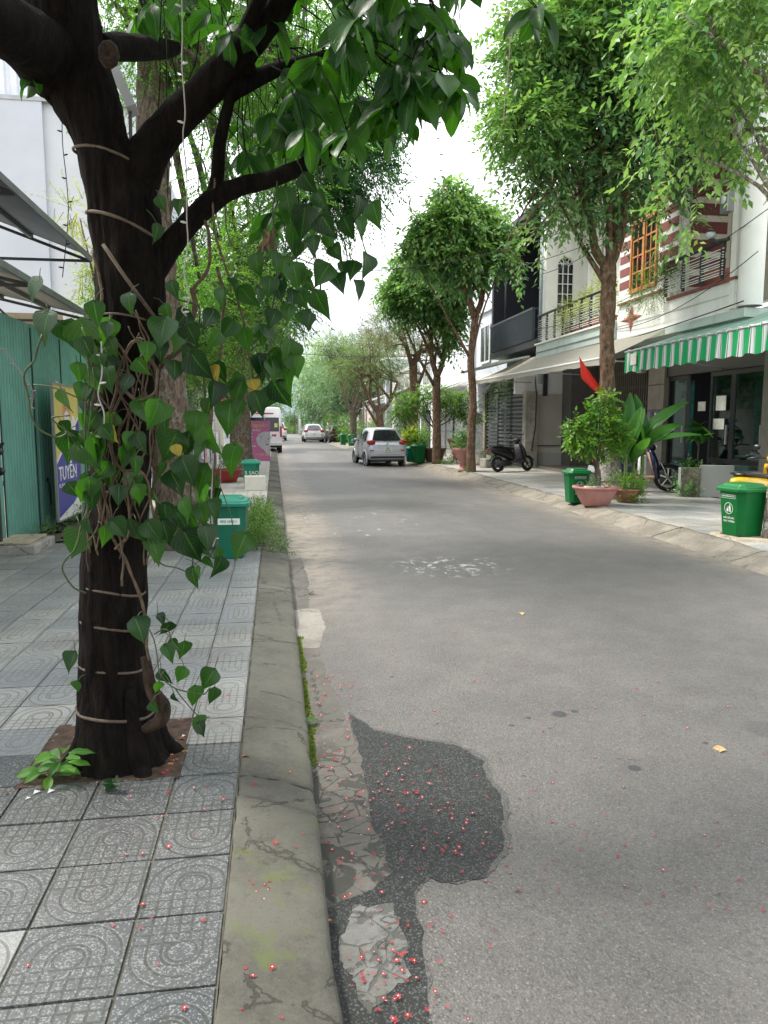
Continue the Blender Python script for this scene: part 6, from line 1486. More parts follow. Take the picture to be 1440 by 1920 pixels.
# ================================================================== right side trees
TR_G = 'street trees along the right pavement'
T0 = (6.70, 14.1)
tp_ = [Vector((6.70, 14.1, .06)), Vector((6.68, 14.1, .6)), PY(1140, 760, 14.1), PY(1138, 650, 14.1), PY(1141, 540, 14.1), PY(1140, 490, 14.1)]
f1 = [PY(1140, 500, 14.1), PY(1162, 440, 14.1), PY(1168, 380, 14.1), PY(1172, 300, 14.0), PY(1178, 200, 13.9), PY(1180, 60, 13.8)]
f2 = [PY(1138, 500, 14.1), PY(1117, 470, 14.0), PY(1108, 420, 14.0), PY(1090, 360, 13.9), PY(1070, 300, 13.8)]
f3 = [PY(1160, 450, 14.1), PY(1138, 380, 14.3), PY(1134, 280, 14.4), PY(1130, 160, 14.5)]
bigtree = street_tree('street_tree', 'big right hand tree with a dark rounded crown behind the pink bowl', tp_, [.21, .165, .14, .13, .135, .145],
            [B(1130, 140, 14.1, 1.6, 1.25, 1.6), B(1020, 245, 14.1, .85, .65, 1.0), B(1065, 110, 14.1, 1.05, .9, 1.2), B(1230, 180, 14.1, 1.1, 1.0, 1.3), B(1150, 330, 14.1, 1.4, .62, 1.2), B(1010, 320, 13.8, .6, .42, .8), B(1060, 400, 13.9, .6, .25, .5), B(1225, 300, 14.3, .8, .6, .8), B(1150, -60, 14.1, 1.7, 1.0, 1.6), B(985, 170, 14, .7, .6, .8), B(960, 480, 13.6, .45, .2, .25)],
            4300, .14, LF_STREET, BARK_R, 101, twig=.55, per=10, droop=.35, lr=.04, rings=26, tex=9, amp=.022, n_limb=4, width=.46,
            fork=[(f1, [.125, .105, .09, .075, .06, .035]), (f2, [.10, .08, .065, .05, .035]), (f3, [.09, .07, .05, .03])], group=TR_G, extra=([B(1060, 60, 13.6, 1.3, .6, 1), B(1000, 230, 13.5, .9, .5, .8)], 1300, .13, LF_BRIGHT, .4, 8))
# whitewash / lichen foot of that tree
wwm = plain('flaking_whitewash', (.36, .33, .29), .95, 0, .6, 26, bump=.9, bscale=60, dirt=.8, dirtcol=(.09, .065, .05))
mb = MB(); bark_tube(mb, [Vector((6.70, 14.1, .08)), Vector((6.69, 14.1, .5)), Vector((6.69, 14.1, 1.15))], [.25, .215, .19], 24, .018, 10, 3, False); wput(mb, 'whitewash', bigtree, wwm)
# nearest right tree whose bright branches enter from the corner
e0 = G(1452, 1050, WZ)
street_tree('street_tree', 'tree at the right frame edge with a whitewashed trunk and bright overhanging leaves', [Vector((6.36, 8.62, .05)), Vector((6.37, 8.62, 1.2)), Vector((6.45, 8.65, 2.4)), Vector((6.8, 8.7, 3.6)), Vector((7.1, 8.8, 4.8))], [.12, .10, .095, .09, .07],
            [B(1380, 60, 9.5, 1.0, .8, .9), B(1300, 40, 9.5, .8, .5, .7), B(1400, 230, 9.8, .7, .5, .7), B(1240, 110, 9.6, .5, .25, .4), B(1300, 290, 10.2, .55, .32, .5), B(1450, -80, 9.3, 1.5, .9, 1.5), B(1290, 400, 10.6, .35, .25, .4), B(1230, 240, 9.8, .25, .1, .2), B(1330, 150, 10, .6, .4, .5)],
            1050, .14, LF_BRIGHT, BARKW, 102, twig=.5, per=9, droop=.5, lr=.014, n_limb=3, width=.46, group=TR_G)
BRC = [(882, 22.8, 6.16, [(0, .06), (-.02, 1.2), (.03, 2.4), (-.05, 3.6), (.05, 4.9)], [.15, .125, .115, .105, .08], [B(875, 440, 22.8, .95, .8), B(820, 450, 22.8, .65, .55), B(925, 450, 22.8, .5, .6), B(870, 495, 22.8, .9, .35), B(945, 495, 22.5, .35, .22), B(790, 490, 23, .4, .3), B(850, 390, 22.8, .6, .3)], 'slim street tree beside the fluted urn planter', 2600, 5),
       (822, 27.8, 6.14, [(0, .06), (.0, 1.5), (-.02, 2.9), (.0, 3.4)], [.17, .15, .14, .14], [B(785, 560, 27.8, .95, .55), B(820, 530, 27.8, .9, .6), B(845, 585, 27.8, .5, .5), B(745, 560, 27.8, .45, .3), B(770, 515, 27.8, .55, .4), B(845, 640, 27.8, .25, .4)], 'twin stemmed street tree right of the yellow green potted tree', 2600, 6)]
for (px, Y, X, prof, rad, bl, lab, n, sd) in BRC:
    tp2 = [Vector((X+dx, Y, z)) for dx, z in prof]
    fk = [([tp2[-1], tp2[-1]+Vector((-.2, 0, .7)), tp2[-1]+Vector((-.25, 0, 1.9))], [.11, .09, .05]), ([tp2[-1], tp2[-1]+Vector((.22, 0, .6)), tp2[-1]+Vector((.3, 0, 1.8))], [.10, .08, .05])]
    street_tree('street_tree', lab, tp2, rad, bl, int(n*.5), .19, LF_STREET, BARK_R, 110+sd, twig=.6, per=10, droop=.5, lr=.03, fork=fk, rings=16, width=.46, group=TR_G, extra=([(b[0]-.2, b[1]-.3, b[2]+.3, b[3]*.9, b[4], b[5]*.8) for b in bl], 1300, .19, LF_BRIGHT, .5, 9))
# flat topped olive tree and those further on
street_tree('street_tree', 'flat topped tree with airy olive brown foliage over the potted tree', [Vector((6.25, 33, .05)), Vector((6.2, 33, 1.5)), Vector((6.25, 33, 3)), Vector((6.15, 33, 4.2))], [.26, .22, .2, .14], [(5.9, 33, 5.4, 2.0, 1.6, .45), (5.0, 33, 5.9, 1.3, 1.3, .4), (7.0, 33, 4.9, 1.0, 1.0, .3), (5.4, 33, 6.4, 1.1, 1.2, .35), (6.6, 33, 5.9, 1.2, 1.2, .4)], 1500, .075, LF_OLIVE, BARK_R, 121, twig=.5, per=14, droop=.0, lr=.06, width=.4, rings=16, group=TR_G)
street_tree('street_tree', 'grey green forked tree behind the silver hatchback', [Vector((6.0, 42, .05)), Vector((6.02, 42, 1.3)), Vector((5.95, 42, 2.3))], [.22, .19, .2], [(5.4, 42, 5.2, 2.2, 1.7, 1.4), (7.0, 42, 4.4, 1.4, 1.3, .9), (4.2, 42, 4.4, 1.2, 1.2, .9), (5.6, 42, 6.2, 1.5, 1.4, .7)], 2700, .085, LF_GREY, BARK_R, 122, twig=.5, per=12, droop=.1, lr=.07, width=.36, rings=14, group=TR_G, fork=[([Vector((5.95, 42, 2.2)), Vector((5.4, 42, 3.0)), Vector((4.9, 42, 4.2))], [.15, .11, .07]), ([Vector((5.98, 42, 2.2)), Vector((6.6, 42, 3.0)), Vector((7.0, 42, 4.0))], [.13, .1, .06])])
street_tree('street_tree', 'pale double stemmed tree by the far green bins', [Vector((5.6, 53, .05)), Vector((5.6, 53, 2.0)), Vector((5.5, 53, 2.6))], [.26, .22, .24], [(5.2, 53, 6.2, 2.0, 1.7, 1.4), (4.2, 53, 6.8, 1.5, 1.4, 1.2), (6.6, 53, 6.6, 1.5, 1.4, 1.2)], 1700, .12, LF_GREY, BARK_L, 123, twig=.6, per=10, lr=.09, rings=12, group=TR_G, fork=[([Vector((5.5, 53, 2.5)), Vector((5.0, 53, 3.6)), Vector((4.6, 53, 5.2))], [.17, .13, .08]), ([Vector((5.55, 53, 2.5)), Vector((5.9, 53, 3.8)), Vector((5.9, 53, 5.4))], [.16, .12, .08])])
for (X, Y, z, r_, lab, lm, sd, n) in ((6.6, 64, 6.0, 2.6, 'bright green leafy tree over the far parked cars', LF_FAR, 131, 2600), (6.2, 78, 6.4, 3.4, 'large dense green tree at the right of the white car', LF_FAR, 132, 3000), (7.2, 92, 9.4, 4.2, 'tall rounded green tree rising at the street end', LF_BRIGHT, 133, 2800), (10.5, 60, 6.8, 2.4, 'green tree behind the houses on the right', LF_FAR, 134, 1400), (8.5, 112, 7.0, 4.2, 'far dark green tree at the bend', LF_FEATHD, 135, 1800), (3.6, 136, 3.4, 2.4, 'small bushy tree before the far bluish house', LF_FAR, 136, 600), (-3.5, 90, 6.0, 4.0, 'far green tree closing the left side', LF_FAR, 137, 1800), (-2.6, 66, 5.2, 2.8, 'green tree beyond the second white vehicle', LF_FAR, 138, 1600)):
    bl = [(X, Y, z, r_, r_*.9, r_*.8), (X-r_*.6, Y, z-r_*.5, r_*.7, r_*.7, r_*.6), (X+r_*.6, Y, z-r_*.35, r_*.75, r_*.7, r_*.6), (X-.2*r_, Y-.4*r_, z-r_*.9, r_*.8, r_*.6, r_*.5)]
    street_tree('far_tree', lab, [Vector((X, Y, 0)), Vector((X+.1, Y, z*.3)), Vector((X, Y, z*.6))], [.3, .22, .15], bl, n, .22 if Y > 70 else .17, lm, BARK_R, sd, twig=.9, per=9, droop=.35, lr=.1, rings=10, width=.45, group='trees further up the street')
# background woods closing the horizon on both sides
for (x0, x1, y, z, sd) in ((-60, -12, 95, 5, 1), (16, 80, 115, 6, 2), (-30, 40, 175, 7, 3)):
    w_ = empty('far_wood', ((x0+x1)/2, y, 0), 0, 'belt of far trees', 'wood'); w_['kind'] = 'stuff'; r2 = random.Random(sd)
    crown(w_, [(x0+(x1-x0)*(k+.5)/12, y+r2.uniform(-6, 6), z*r2.uniform(.4, .7), (x1-x0)/16, 5, z*r2.uniform(.5, .8)) for k in range(12)], 2600, 8, .6, LF_FAR, sd+7, 1.4, .2, .5); place_children(w_)
# shrubs behind the hatchback and along the verge
for (X, Y, z, r_, lab, lm) in ((6.8, 50, 1.0, .9, 'rounded dark shrub right of the far pale tree', LF_STREET), (6.4, 46.5, .8, .7, 'yellow green shrub behind the hatchback roof', LF_FRESH), (7.2, 40, .9, .8, 'bushy shrub beside the forked tree', LF_FAR), (5.9, 58, 1.2, 1.1, 'leafy hedge bush by the far bins', LF_FRESH), (6.0, 62, 1.6, 1.3, 'tall bush behind the far dark car', LF_FAR), (6.4, 73, 1.8, 1.6, 'spreading low tree beside the far white car', LF_FRESH), (2.2, 133, 1.0, 1.6, 'yellow green bush at the far bend', LF_FRESH), (6.4, 128, 1.2, 1.8, 'low green bush right of the far pole', LF_FAR), (-.9, 60, 1.4, 1.0, 'bush behind the van on the left verge', LF_FAR)):
    s_ = empty('shrub', (X, Y, 0), 0, lab, 'shrub'); crown(s_, [(X, Y, z, r_, r_, z*.95), (X+r_*.5, Y, z*.7, r_*.7, r_*.7, z*.6)], 420, 8, .13, lm, int(X*7+Y), .35, .1, .4, bark=BARK); place_children(s_); MB().tube([(0, 0, 0), (.05, 0, z)], [.06, .03], 6).build('stem', BARK, s_)

# ---------------------------------------------------------------- pots and plants on the right pavement
PINKP = plain('pink_terracotta', (.40, .19, .165), .75, 0, .14, 4, dirt=.4, dirtcol=(.36, .30, .26))
bowl((5.86, 12.9, WZ), .42, .36, 'large pinkish bowl planter by the kerb before the big right tree', PINKP, group='bowl planters by the big tree')
bs_ = empty('bonsai_tree', (5.86, 12.9, WZ+.3), 0, 'small tree with fresh green tiers growing in the large pink bowl', 'plant')
mb = MB(); b0 = Vector((5.86, 12.9, .42)); bark_tube(mb, [b0, b0+Vector((.04, 0, .28)), b0+Vector((-.04, 0, .55)), b0+Vector((.0, 0, .85)), b0+Vector((.05, 0, 1.25))], [.075, .05, .035, .025, .012], 12, .008, 6)
for e in ((-.42, 0, .95), (.45, .05, .75), (.55, 0, 1.0), (-.3, -.1, 1.2), (-.2, 0, .72), (.25, 0, 1.45)): mb.tube([b0+Vector((0, 0, .5)), b0+Vector((e[0]*.5, e[1], .5+(e[2]-.5)*.6)), b0+Vector(e)], [.02, .014, .006], 6)
mb.build('trunk', BARK_L, bs_)
crown(bs_, [(5.55, 12.9, 1.50, .30, .25, .15), (5.90, 12.85, 1.80, .28, .25, .18), (6.25, 12.9, 1.45, .26, .25, .17), (5.68, 12.8, 1.28, .28, .25, .10), (6.1, 12.9, 1.1, .2, .2, .10), (5.95, 12.9, 2.08, .20, .2, .12), (5.5, 12.9, 1.25, .16, .2, .06)], 430, 9, .085, LF_FRESH, 151, .17, .35, .55, bark=BARK); place_children(bs_)
weed_patch('pot_plants', 'low succulents and greenery filling the large pink bowl', [(5.95, 12.9, .52, .30, .25, .08), (5.7, 12.75, .48, .15, .12, .05)], 130, 152, .04, LF_STREET, .1, 6)
STN = plain('pale_pebble', (.55, .50, .42), .8, 0, .2, 20)
for k in range(7): MB_ = MB(); MB_.lathe([(0, -.03), (.03, -.02), (.045, 0), (.03, .025), (0, .03)], 8, (5.56+.05*k, 12.66+.02*(k % 3), .475)); tag(MB_.build('pebble', STN), 'pale stone at the rim of the pink bowl', 'stone', 'stones in the pink bowl')
bowl((6.72, 13.42, WZ), .30, .26, 'smaller brown bowl planter right of the big tree trunk', TERRA, group='bowl planters by the big tree')
weed_patch('pot_plants', 'fresh fern like greenery spilling from the smaller brown bowl', [(6.72, 13.35, .46, .30, .25, .13), (6.9, 13.3, .25, .15, .15, .12), (6.6, 13.2, .18, .2, .1, .06)], 330, 153, .05, LF_FRESH, .16, 7)
wput(MB().tube([(5.95, 13.0, .55), (6.6, 13.3, .52), (7.1, 13.5, .5)], .012, 6), 'stick', tag(empty('fallen_stick', (6.5, 13.2, .5)), 'thin grey stick lying across both bowls', 'stick'), BARK_L)
# broad upright leaves (dracaena): long blades on canes
BLM = leaf_mat('blade_leaf', (.045, .16, .03), (.10, .27, .05), .4, .35, False, (1.3, 1.5, .45)); BLD = []
for q in range(3):
    r2 = random.Random(q); vs = []; fs = []; N_ = 9; bend = (.25, .5, .15)[q]
    for i in range(N_+1):
        t = i/N_; w = .125*math.sin(math.pi*(t*.93+.05))**.75; y = t; z = -bend*t*t
        for s_ in (-1, 0, 1): vs.append((w*s_, y, z+abs(s_)*w*.45))
    for i in range(N_):
        for k in range(2): a = i*3+k; fs.append((a, a+1, a+4, a+3))
    me = bpy.data.meshes.new('blade'); me.from_pydata(vs, [], fs); me.polygons.foreach_set('use_smooth', [True]*len(fs)); me.materials.append(BLM)
    a_ = me.attributes.new('tone', 'FLOAT', 'FACE'); a_.data.foreach_set('value', [q*.5]*len(fs)); BLD.append(me)
dr = empty('broad_leaf_plant', (6.95, 13.7, .3), 0, 'clump of tall broad leaved plants in front of the navy scooter', 'plant')
for (cx, cy, z0, z1) in ((6.78, 13.65, .35, 1.15), (7.15, 13.7, .3, 1.25), (7.02, 13.8, .3, 1.0)):
    P = [Vector((cx, cy, z0)), Vector((cx+.03, cy, (z0+z1)/2)), Vector((cx, cy, z1))]; mb = MB(); mb.tube([p-dr.location for p in catmull(P, 8)], [.035+.006*(k % 2) for k in range(17)], 8); mb.build('cane', plain('green_cane', (.12, .17, .05), .6, 0, .2, 20), dr)
    for k in range(13):
        a = k*2.4+cx*5; el = 1.05+.4*math.sin(k*1.7); d = Vector((math.cos(a)*math.cos(el), math.sin(a)*math.cos(el), math.sin(el)))
        put_leaf(BLD, Vector((cx, cy, z1-.25+.03*k)), d, rr.uniform(.7, 1.05), dr, rr, (-d.x*.3, -d.y*.3-.5, .6), 'blade')
dr2 = empty('broad_leaf_plant', (8.8, 14.45, .3), 0, 'dark leaved pot plant climbing beside the shop door', 'plant')
for (cx, cy, z1) in ((8.8, 14.45, .75), (8.85, 14.5, 1.5)):
    MB().tube([(0, 0, 0), (cx-8.8, cy-14.45, z1-.3)], [.02, .015], 6).build('cane', VSG, dr2)
    for k in range(11):
        a = k*2.4+cx; el = .15+.5*math.sin(k*1.9); d = Vector((math.cos(a)*math.cos(el), math.sin(a)*math.cos(el), math.sin(el)-.25)); put_leaf(BLD if k % 2 else HEART, Vector((cx, cy, z1-.2+.03*k)), d, rr.uniform(.25, .42), dr2, rr, (0, -.4, 1), 'blade')
weed_patch('pot_plants', 'trailing creeper spreading on the floor by the shop door', [(8.5, 14.3, .22, .2, .2, .10), (8.6, 14.35, .5, .12, .12, .3)], 300, 155, .06, LF_STREET, .2, 6)
bowl((9.0, 14.55, WZ), .2, .5, 'brown ribbed pot beside the weathered timber post', BROWNP, prof=[(0, 0), (.14, 0), (.17, .1), (.20, .35), (.22, .45), (.23, .5), (.19, .5), (0, .42)])
# urn planter and others by the slim trees
urn = [(0, 0), (.20, 0), (.20, .05), (.13, .08), (.12, .22), (.17, .26), (.14, .30), (.16, .36), (.26, .46), (.33, .62), (.36, .66), (.38, .74), (.33, .74), (.30, .68), (0, .66)]
bowl((6.05, 23.35, WZ), .36, .72, 'pink fluted urn planter on a foot left of the slim tree', PINKP, prof=urn, name='urn_planter'); weed_patch('pot_plants', 'dark leafy plant in the pink fluted urn', [(6.05, 23.35, 1.05, .34, .3, .26)], 260, 161, .08, LF_STREET, .2, 7)
bowl((6.35, 29.2, WZ), .50, .56, 'square shouldered brown pot under the yellow green tree', BROWNP, prof=[(0, 0), (.30, 0), (.34, .05), (.44, .42), (.48, .5), (.5, .56), (.43, .56), (.4, .5), (0, .48)])
ys_ = empty('potted_tree', (6.35, 29.2, .6), 0, 'spreading yellow green small tree in the brown pot', 'tree')
mb = MB(); b0 = Vector((6.35, 29.2, .55)); bark_tube(mb, [b0, b0+Vector((0, 0, .6)), b0+Vector((-.05, 0, 1.1))], [.06, .05, .04], 10, .006, 5)
for e in ((-1.1, 0, 1.9), (1.0, 0, 1.8), (.3, .2, 2.3), (-.5, 0, 2.2), (1.4, 0, 1.5)): mb.tube([b0+Vector((0, 0, .9)), b0+Vector((e[0]*.5, 0, .9+(e[2]-.9)*.6)), b0+Vector(e)], [.03, .02, .01], 6)
mb.build('trunk', BARK, ys_)
crown(ys_, [(5.3, 29.2, 2.35, .75, .7, .42), (6.3, 29.2, 2.75, .85, .8, .45), (7.3, 29.3, 2.45, .75, .7, .5), (5.0, 29.1, 1.95, .4, .4, .3), (7.9, 29.4, 2.0, .4, .4, .4)], 1100, 9, .10, LF_FRESH, 162, .32, .3, .5, bark=BARK); place_children(ys_)
weed_patch('pot_plants', 'feathery bright green clump left of the brown pot', [(5.95, 30.2, .85, .45, .4, .6)], 420, 163, .09, LF_BRIGHT, .3, 9)
weed_patch('pot_plants', 'spiky plant behind the plain green bin', [(5.6, 30.4, 1.0, .25, .25, .3)], 120, 164, .2, LF_LIME, .2, 5)
bowl((7.2, 28.9, WZ), .36, .95, 'tall pinkish urn planter right of the twin stemmed tree', PINKP, prof=[(r_*1.0, z*1.28) for r_, z in urn], name='urn_planter')
bowl((7.6, 26.6, WZ), .28, .55, 'grey stone tub beside the white fence', CONC, prof=[(0, 0), (.26, 0), (.28, .1), (.24, .3), (.28, .5), (.28, .55), (.22, .55), (0, .5)])
ks = empty('stone_trough', (7.6, 25.2, WZ), R(20), 'rough grey trough with weeds right of the pink fluted urn', 'planter'); MB().box(-.45, .45, -.2, .2, 0, .32).build('trough', CONC, ks, .03)
weed_patch('weeds', 'weeds along the foot of the white fence', [(8.3, 26.5, .3, .3, 1.2, .15), (7.6, 25.2, .5, .4, .2, .12), (7.9, 31, .3, .3, 1.5, .2)], 380, 165, .07, LF_WEED, .2, 7)
weed_patch('weeds', 'dry tufts at the foot of the twin stemmed tree', [(6.5, 27.3, .2, .35, .3, .10), (5.9, 22.6, .16, .2, .15, .05)], 120, 166, .06, LF_WEED, .15, 6)
# concrete block under the nearest right bin, step edges
cb = empty('kerb_block', (6.2, 8.9, 0), R(-8), 'broken yellowish concrete edging under the right hand bin', 'block'); MB().box(-.38, .9, -.42, .35, .0, .148).build('block', PLINTH, cb, .03)
ps = empty('porch_step', (7.6, 27.5, WZ), R(10), 'low concrete steps before the white fence', 'step'); MB().box(-.7, .9, -.3, .5, -.01, .12).build('step', CONC, ps, .02); MB().box(-.5, .9, -.1, .5, .121, .24).build('step', CONC, ps, .02)

# red flag on its thin pole
FLG = leaf_mat('red_flag_cloth', (.52, .035, .022), (.52, .035, .022), .25, .7, False, (1.2, .5, .4))
fl = empty('red_flag', (6.32, 13.85, WZ), 0, 'limp red flag on a thin pole beside the big right tree', 'flag')
MB().tube([(0, 0, 0), (-.01, 0, 2.05)], .018, 8).build('pole', STEEL, fl); mb = MB(); vs = []; fs = []
tip = PY(1086, 668, 13.7)-fl.location; a0 = PY(1090, 708, 13.7)-fl.location; bot = PY(1118, 736, 13.75)-fl.location; rgt = PY(1135, 742, 13.8)-fl.location
for i in range(13):
    t = i/12; L_ = tip.lerp(a0.lerp(bot, max(0, t*1.4-.4)), min(1, t*1.4)) if t < .7 else a0.lerp(bot, (t-.7)/.3); R__ = tip.lerp(rgt, t)
    L_ = tip.lerp(a0, min(1, t/.4)) if t < .4 else a0.lerp(bot, (t-.4)/.6)
    for j in range(9): u = j/8; p = L_.lerp(R__, u); p.y += .05*math.sin(u*9+t*3)*t; p.z -= .02*math.sin(u*14)*t; vs.append(p)
for i in range(12):
    for j in range(8): a = i*9+j; fs.append((a, a+1, a+10, a+9))
mb.add(vs, fs, True); mb.build('cloth', FLG, fl)
fl2 = empty('red_flag', (-2.9, 22, 2.2), 0, 'small orange red banner by the black fence on the left', 'flag'); p = PY(412, 762, 21); fl2.location = p
MB().prism([(-.14, 0, .35), (.12, 0, .3), (.14, 0, -.15), (.02, 0, -.45), (-.06, 0, -.1)], (0, .02, 0)).build('cloth', FLG, fl2); MB().tube([(-.15, 0, .4), (-.15, 0, -2.2)], .015, 6).build('pole', STEEL, fl2)
# clothes on a rack (left, behind the vine)
rk_ = empty('clothes_rack', (-1.75, 19.0, WZ), R(10), 'rack of hanging clothes beside the dark red bowl', 'rack')
mb = MB(); mb.tube([(-.5, 0, 0), (-.5, 0, 1.35), (.4, 0, 1.35), (.4, 0, 0)], .015, 6); mb.build('frame', STEEL, rk_)
for k, c in enumerate(((.3, .3, .42), (.55, .5, .55), (.2, .2, .3), (.5, .3, .35), (.35, .38, .5), (.6, .6, .6))):
    x = -.4+k*.14; mb = MB(); mb.prism([(x, -.16, 1.3), (x, .16, 1.3), (x, .2, 1.1), (x, .17, .55), (x, -.17, .5), (x, -.2, 1.1)], (.05, 0, 0)); mb.build('garment', plain('cloth_%d' % k, c, .9, 0, .2, 20), rk_)

# ---------------------------------------------------------------- scooters
CHROME = plain('bright_metal', (.6, .6, .6), .25, .9, .05); REDL = plain('red_lens', (.38, .01, .015), .2, 0, .1, spec=.8)
def sring(x, w, z0, z1, n=14, p=2.6):
    out = []
    for k in range(n):
        a = 2*math.pi*k/n; c, s_ = math.cos(a), math.sin(a)
        out.append((x, w*math.copysign(abs(c)**(2/p), c), (z0+z1)/2+(z1-z0)/2*math.copysign(abs(s_)**(2/p), s_)))
    return out
def scooter(loc, rz, label, paint, inner, r=.25, rimc=None, lean=0, group='parked scooters'):
    root = empty('scooter', loc, rz, label, 'scooter', group); rimc = rimc or BLACK
    xr, xf = -.60, .66
    for x, nm in ((xr, 'wheel'), (xf, 'wheel')):
        w = MB().lathe([(r-.085, -.035), (r-.02, -.05), (r, -.025), (r, .025), (r-.02, .05), (r-.085, .035), (r-.085, -.035)], 30, (x, 0, r), 'Y').build(nm, RUBBER, root)
        mb = MB(); mb.lathe([(r-.09, -.03), (r-.075, -.034), (r-.075, .034), (r-.09, .03), (r-.09, -.03)], 28, (x, 0, r), 'Y'); mb.lathe([(0, -.045), (.035, -.045), (.035, .045), (0, .045)], 12, (x, 0, r), 'Y')
        for k in range(5): a = k*1.2566+.3; mb.bar((x+.02*math.cos(a), 0, r+.02*math.sin(a)), (x+(r-.08)*math.cos(a), 0, r+(r-.08)*math.sin(a)), .028, .018, (0, 1, 0))
        mb.build('rim', rimc, w)
    # front fender, fork
    mb = MB(); rings = []
    for k in range(9):
        a = R(20+k*17); rr_ = r+.035; rings.append([(xf+rr_*math.cos(a)*.99, y, r+rr_*math.sin(a)-abs(y)*.5) for y in (-.075, -.05, 0, .05, .075)])
    mb.loft(rings, closed=False); o = mb.build('fender', paint, root); md = o.modifiers.new('s', 'SOLIDIFY'); md.thickness = .008
    mb = MB()
    for y in (-.075, .075): mb.tube([(xf, y, r), (xf-.16, y*.8, .62)], .02, 8)
    mb.build('fork', CHROME, root)
    # leg shield and front column
    mb = MB(); mb.loft([sring2 for sring2 in [[(.50-.16*t+.05*math.sin(3.14*t)-.06*abs(u)**2, u*(.16+.09*math.sin(math.pi*min(1, t*.9+.1))), .26+.66*t) for u in (-1, -.7, -.3, 0, .3, .7, 1)]+[(.44-.16*t-.08*abs(u)**2+.02, u*(.15+.08*math.sin(math.pi*min(1, t*.9+.1))), .26+.66*t) for u in (1, .7, .3, 0, -.3, -.7, -1)] for t in np.linspace(0, 1, 9)]]); mb.build('leg_shield', paint, root)
    mb = MB(); mb.loft([[(.40-.15*t, u*.14, .36+.5*t) for u in (-1, -.4, .4, 1)]+[(.36-.15*t, u*.12, .36+.5*t) for u in (1, .4, -.4, -1)] for t in (0, .5, 1)]); mb.build('inner_shield', inner, root)
    mb = MB(); mb.loft([sring(x, w, a, b) for x, w, a, b in ((.16, .05, .98, 1.03), (.22, .12, .93, 1.06), (.30, .13, .90, 1.06), (.36, .09, .90, 1.02), (.39, .04, .93, .98))]); mb.build('handlebar_cover', paint, root)
    mb = MB(); mb.lathe([(0, 0), (.055, .0), (.06, -.02), (0, -.03)], 14, (.41, 0, .96), 'X'); mb.build('headlight', plain('lens_clear', (.6, .62, .64), .1), root)
    MB().tube([(.12, .36, 1.0), (.20, .24, 1.02), (.26, .1, 1.0), (.26, -.1, 1.0), (.20, -.24, 1.02), (.12, -.36, 1.0)], [.019, .016, .014, .014, .016, .019], 7).build('handlebar', BLACK, root)
    for s_ in (1, -1):
        m_ = MB(); m_.tube([(.22, .2*s_, 1.02), (.24, .26*s_, 1.14)], .007, 5); m_.build('mirror_stem', BLACK, root); m2_ = MB(); m2_.lathe([(0, 0), (.05, .005), (.055, .015), (0, .02)], 14, (.235, .28*s_, 1.17), 'X', sx=1.15, sy=.75); m2_.build('mirror', BLACK if rimc is BLACK else CHROME, root)
    # floorboard, rear body, seat
    MB().box(-.12, .40, -.15, .15, .27, .34).build('floorboard', inner, root, .02)
    mb = MB(); mb.loft([sring(x, w, a, b) for x, w, a, b in ((.02, .13, .32, .66), (-.10, .17, .34, .71), (-.30, .20, .42, .74), (-.55, .20, .50, .76), (-.75, .15, .58, .77), (-.88, .09, .64, .76), (-.95, .04, .68, .73))]); mb.build('rear_body', paint, root)
    mb = MB(); mb.loft([sring(x, w, a, b) for x, w, a, b in ((.06, .06, .68, .72), (0, .13, .68, .76), (-.2, .15, .70, .79), (-.35, .14, .72, .80), (-.45, .15, .73, .84), (-.70, .13, .75, .84), (-.80, .06, .77, .81))]); mb.build('seat', BLACK, root)
    mb = MB(); mb.loft([sring(x, w, a, b, 10) for x, w, a, b in ((-.86, .08, .63, .72), (-.93, .075, .62, .70), (-.965, .04, .64, .68))]); mb.build('tail_light', REDL, root)
    mb = MB(); mb.loft([sring(x, w, a, b, 10, 3) for x, w, a, b in ((-.05, .10, .20, .36), (-.35, .12, .17, .38), (-.62, .09, .19, .34))]); mb.build('engine', DSTEEL, root)
    MB().tube([(-.2, -.14, .20), (-.5, -.16, .22), (-.82, -.17, .28)], [.025, .05, .055], 10).build('exhaust', DSTEEL, root)
    mb = MB(); mb.loft([[(x, y, z) for y in (-.06, 0, .06)] for x, z in ((-.62, .54), (-.80, .50), (-.92, .40), (-.94, .36))], closed=False); o = mb.build('rear_fender', BLACK, root); md = o.modifiers.new('s', 'SOLIDIFY'); md.thickness = .01
    pl_ = MB().bar((-.975, 0, .40), (-.94, 0, .54), .19, .006, (0, 1, 0)); pl_.build('number_plate', WPRINT, root)
    mb = MB(); mb.tube([(-.15, .08, .24), (-.22, .26, .02)], .012, 6); mb.tube([(-.22, .26, .015), (-.28, .27, .012)], .014, 6); mb.build('side_stand', DSTEEL, root)
    MB().tube([(-.6, .10, .76), (-.84, .09, .82), (-.88, 0, .83), (-.84, -.09, .82), (-.6, -.10, .76)], .013, 7).build('grab_rail', rimc if rimc is CHROME else BLACK, root)
    root.rotation_euler = (R(lean), 0, rz)
    return root
MB_ = plain('matte_black_paint', (.014, .014, .016), .42, 0, .1); NV = plain('navy_paint', (.012, .016, .05), .18, .2, .1, spec=.7); YL = plain('yellow_paint', (.70, .42, .01), .25, 0, .05, spec=.6)
TAN = plain('tan_plastic', (.42, .26, .17), .6, 0, .1)
scooter((7.55, 22.9, WZ), R(24), 'matte black scooter leaning on its stand before the grey porch wall', MB_, plain('dark_grey_plastic', (.05, .05, .06), .5), .245, lean=-6)
scooter((7.98, 15.48, WZ+.02), R(-24), 'navy scooter with a silver spoked wheel before the shop pillar', NV, TAN, .30, CHROME, lean=-4)
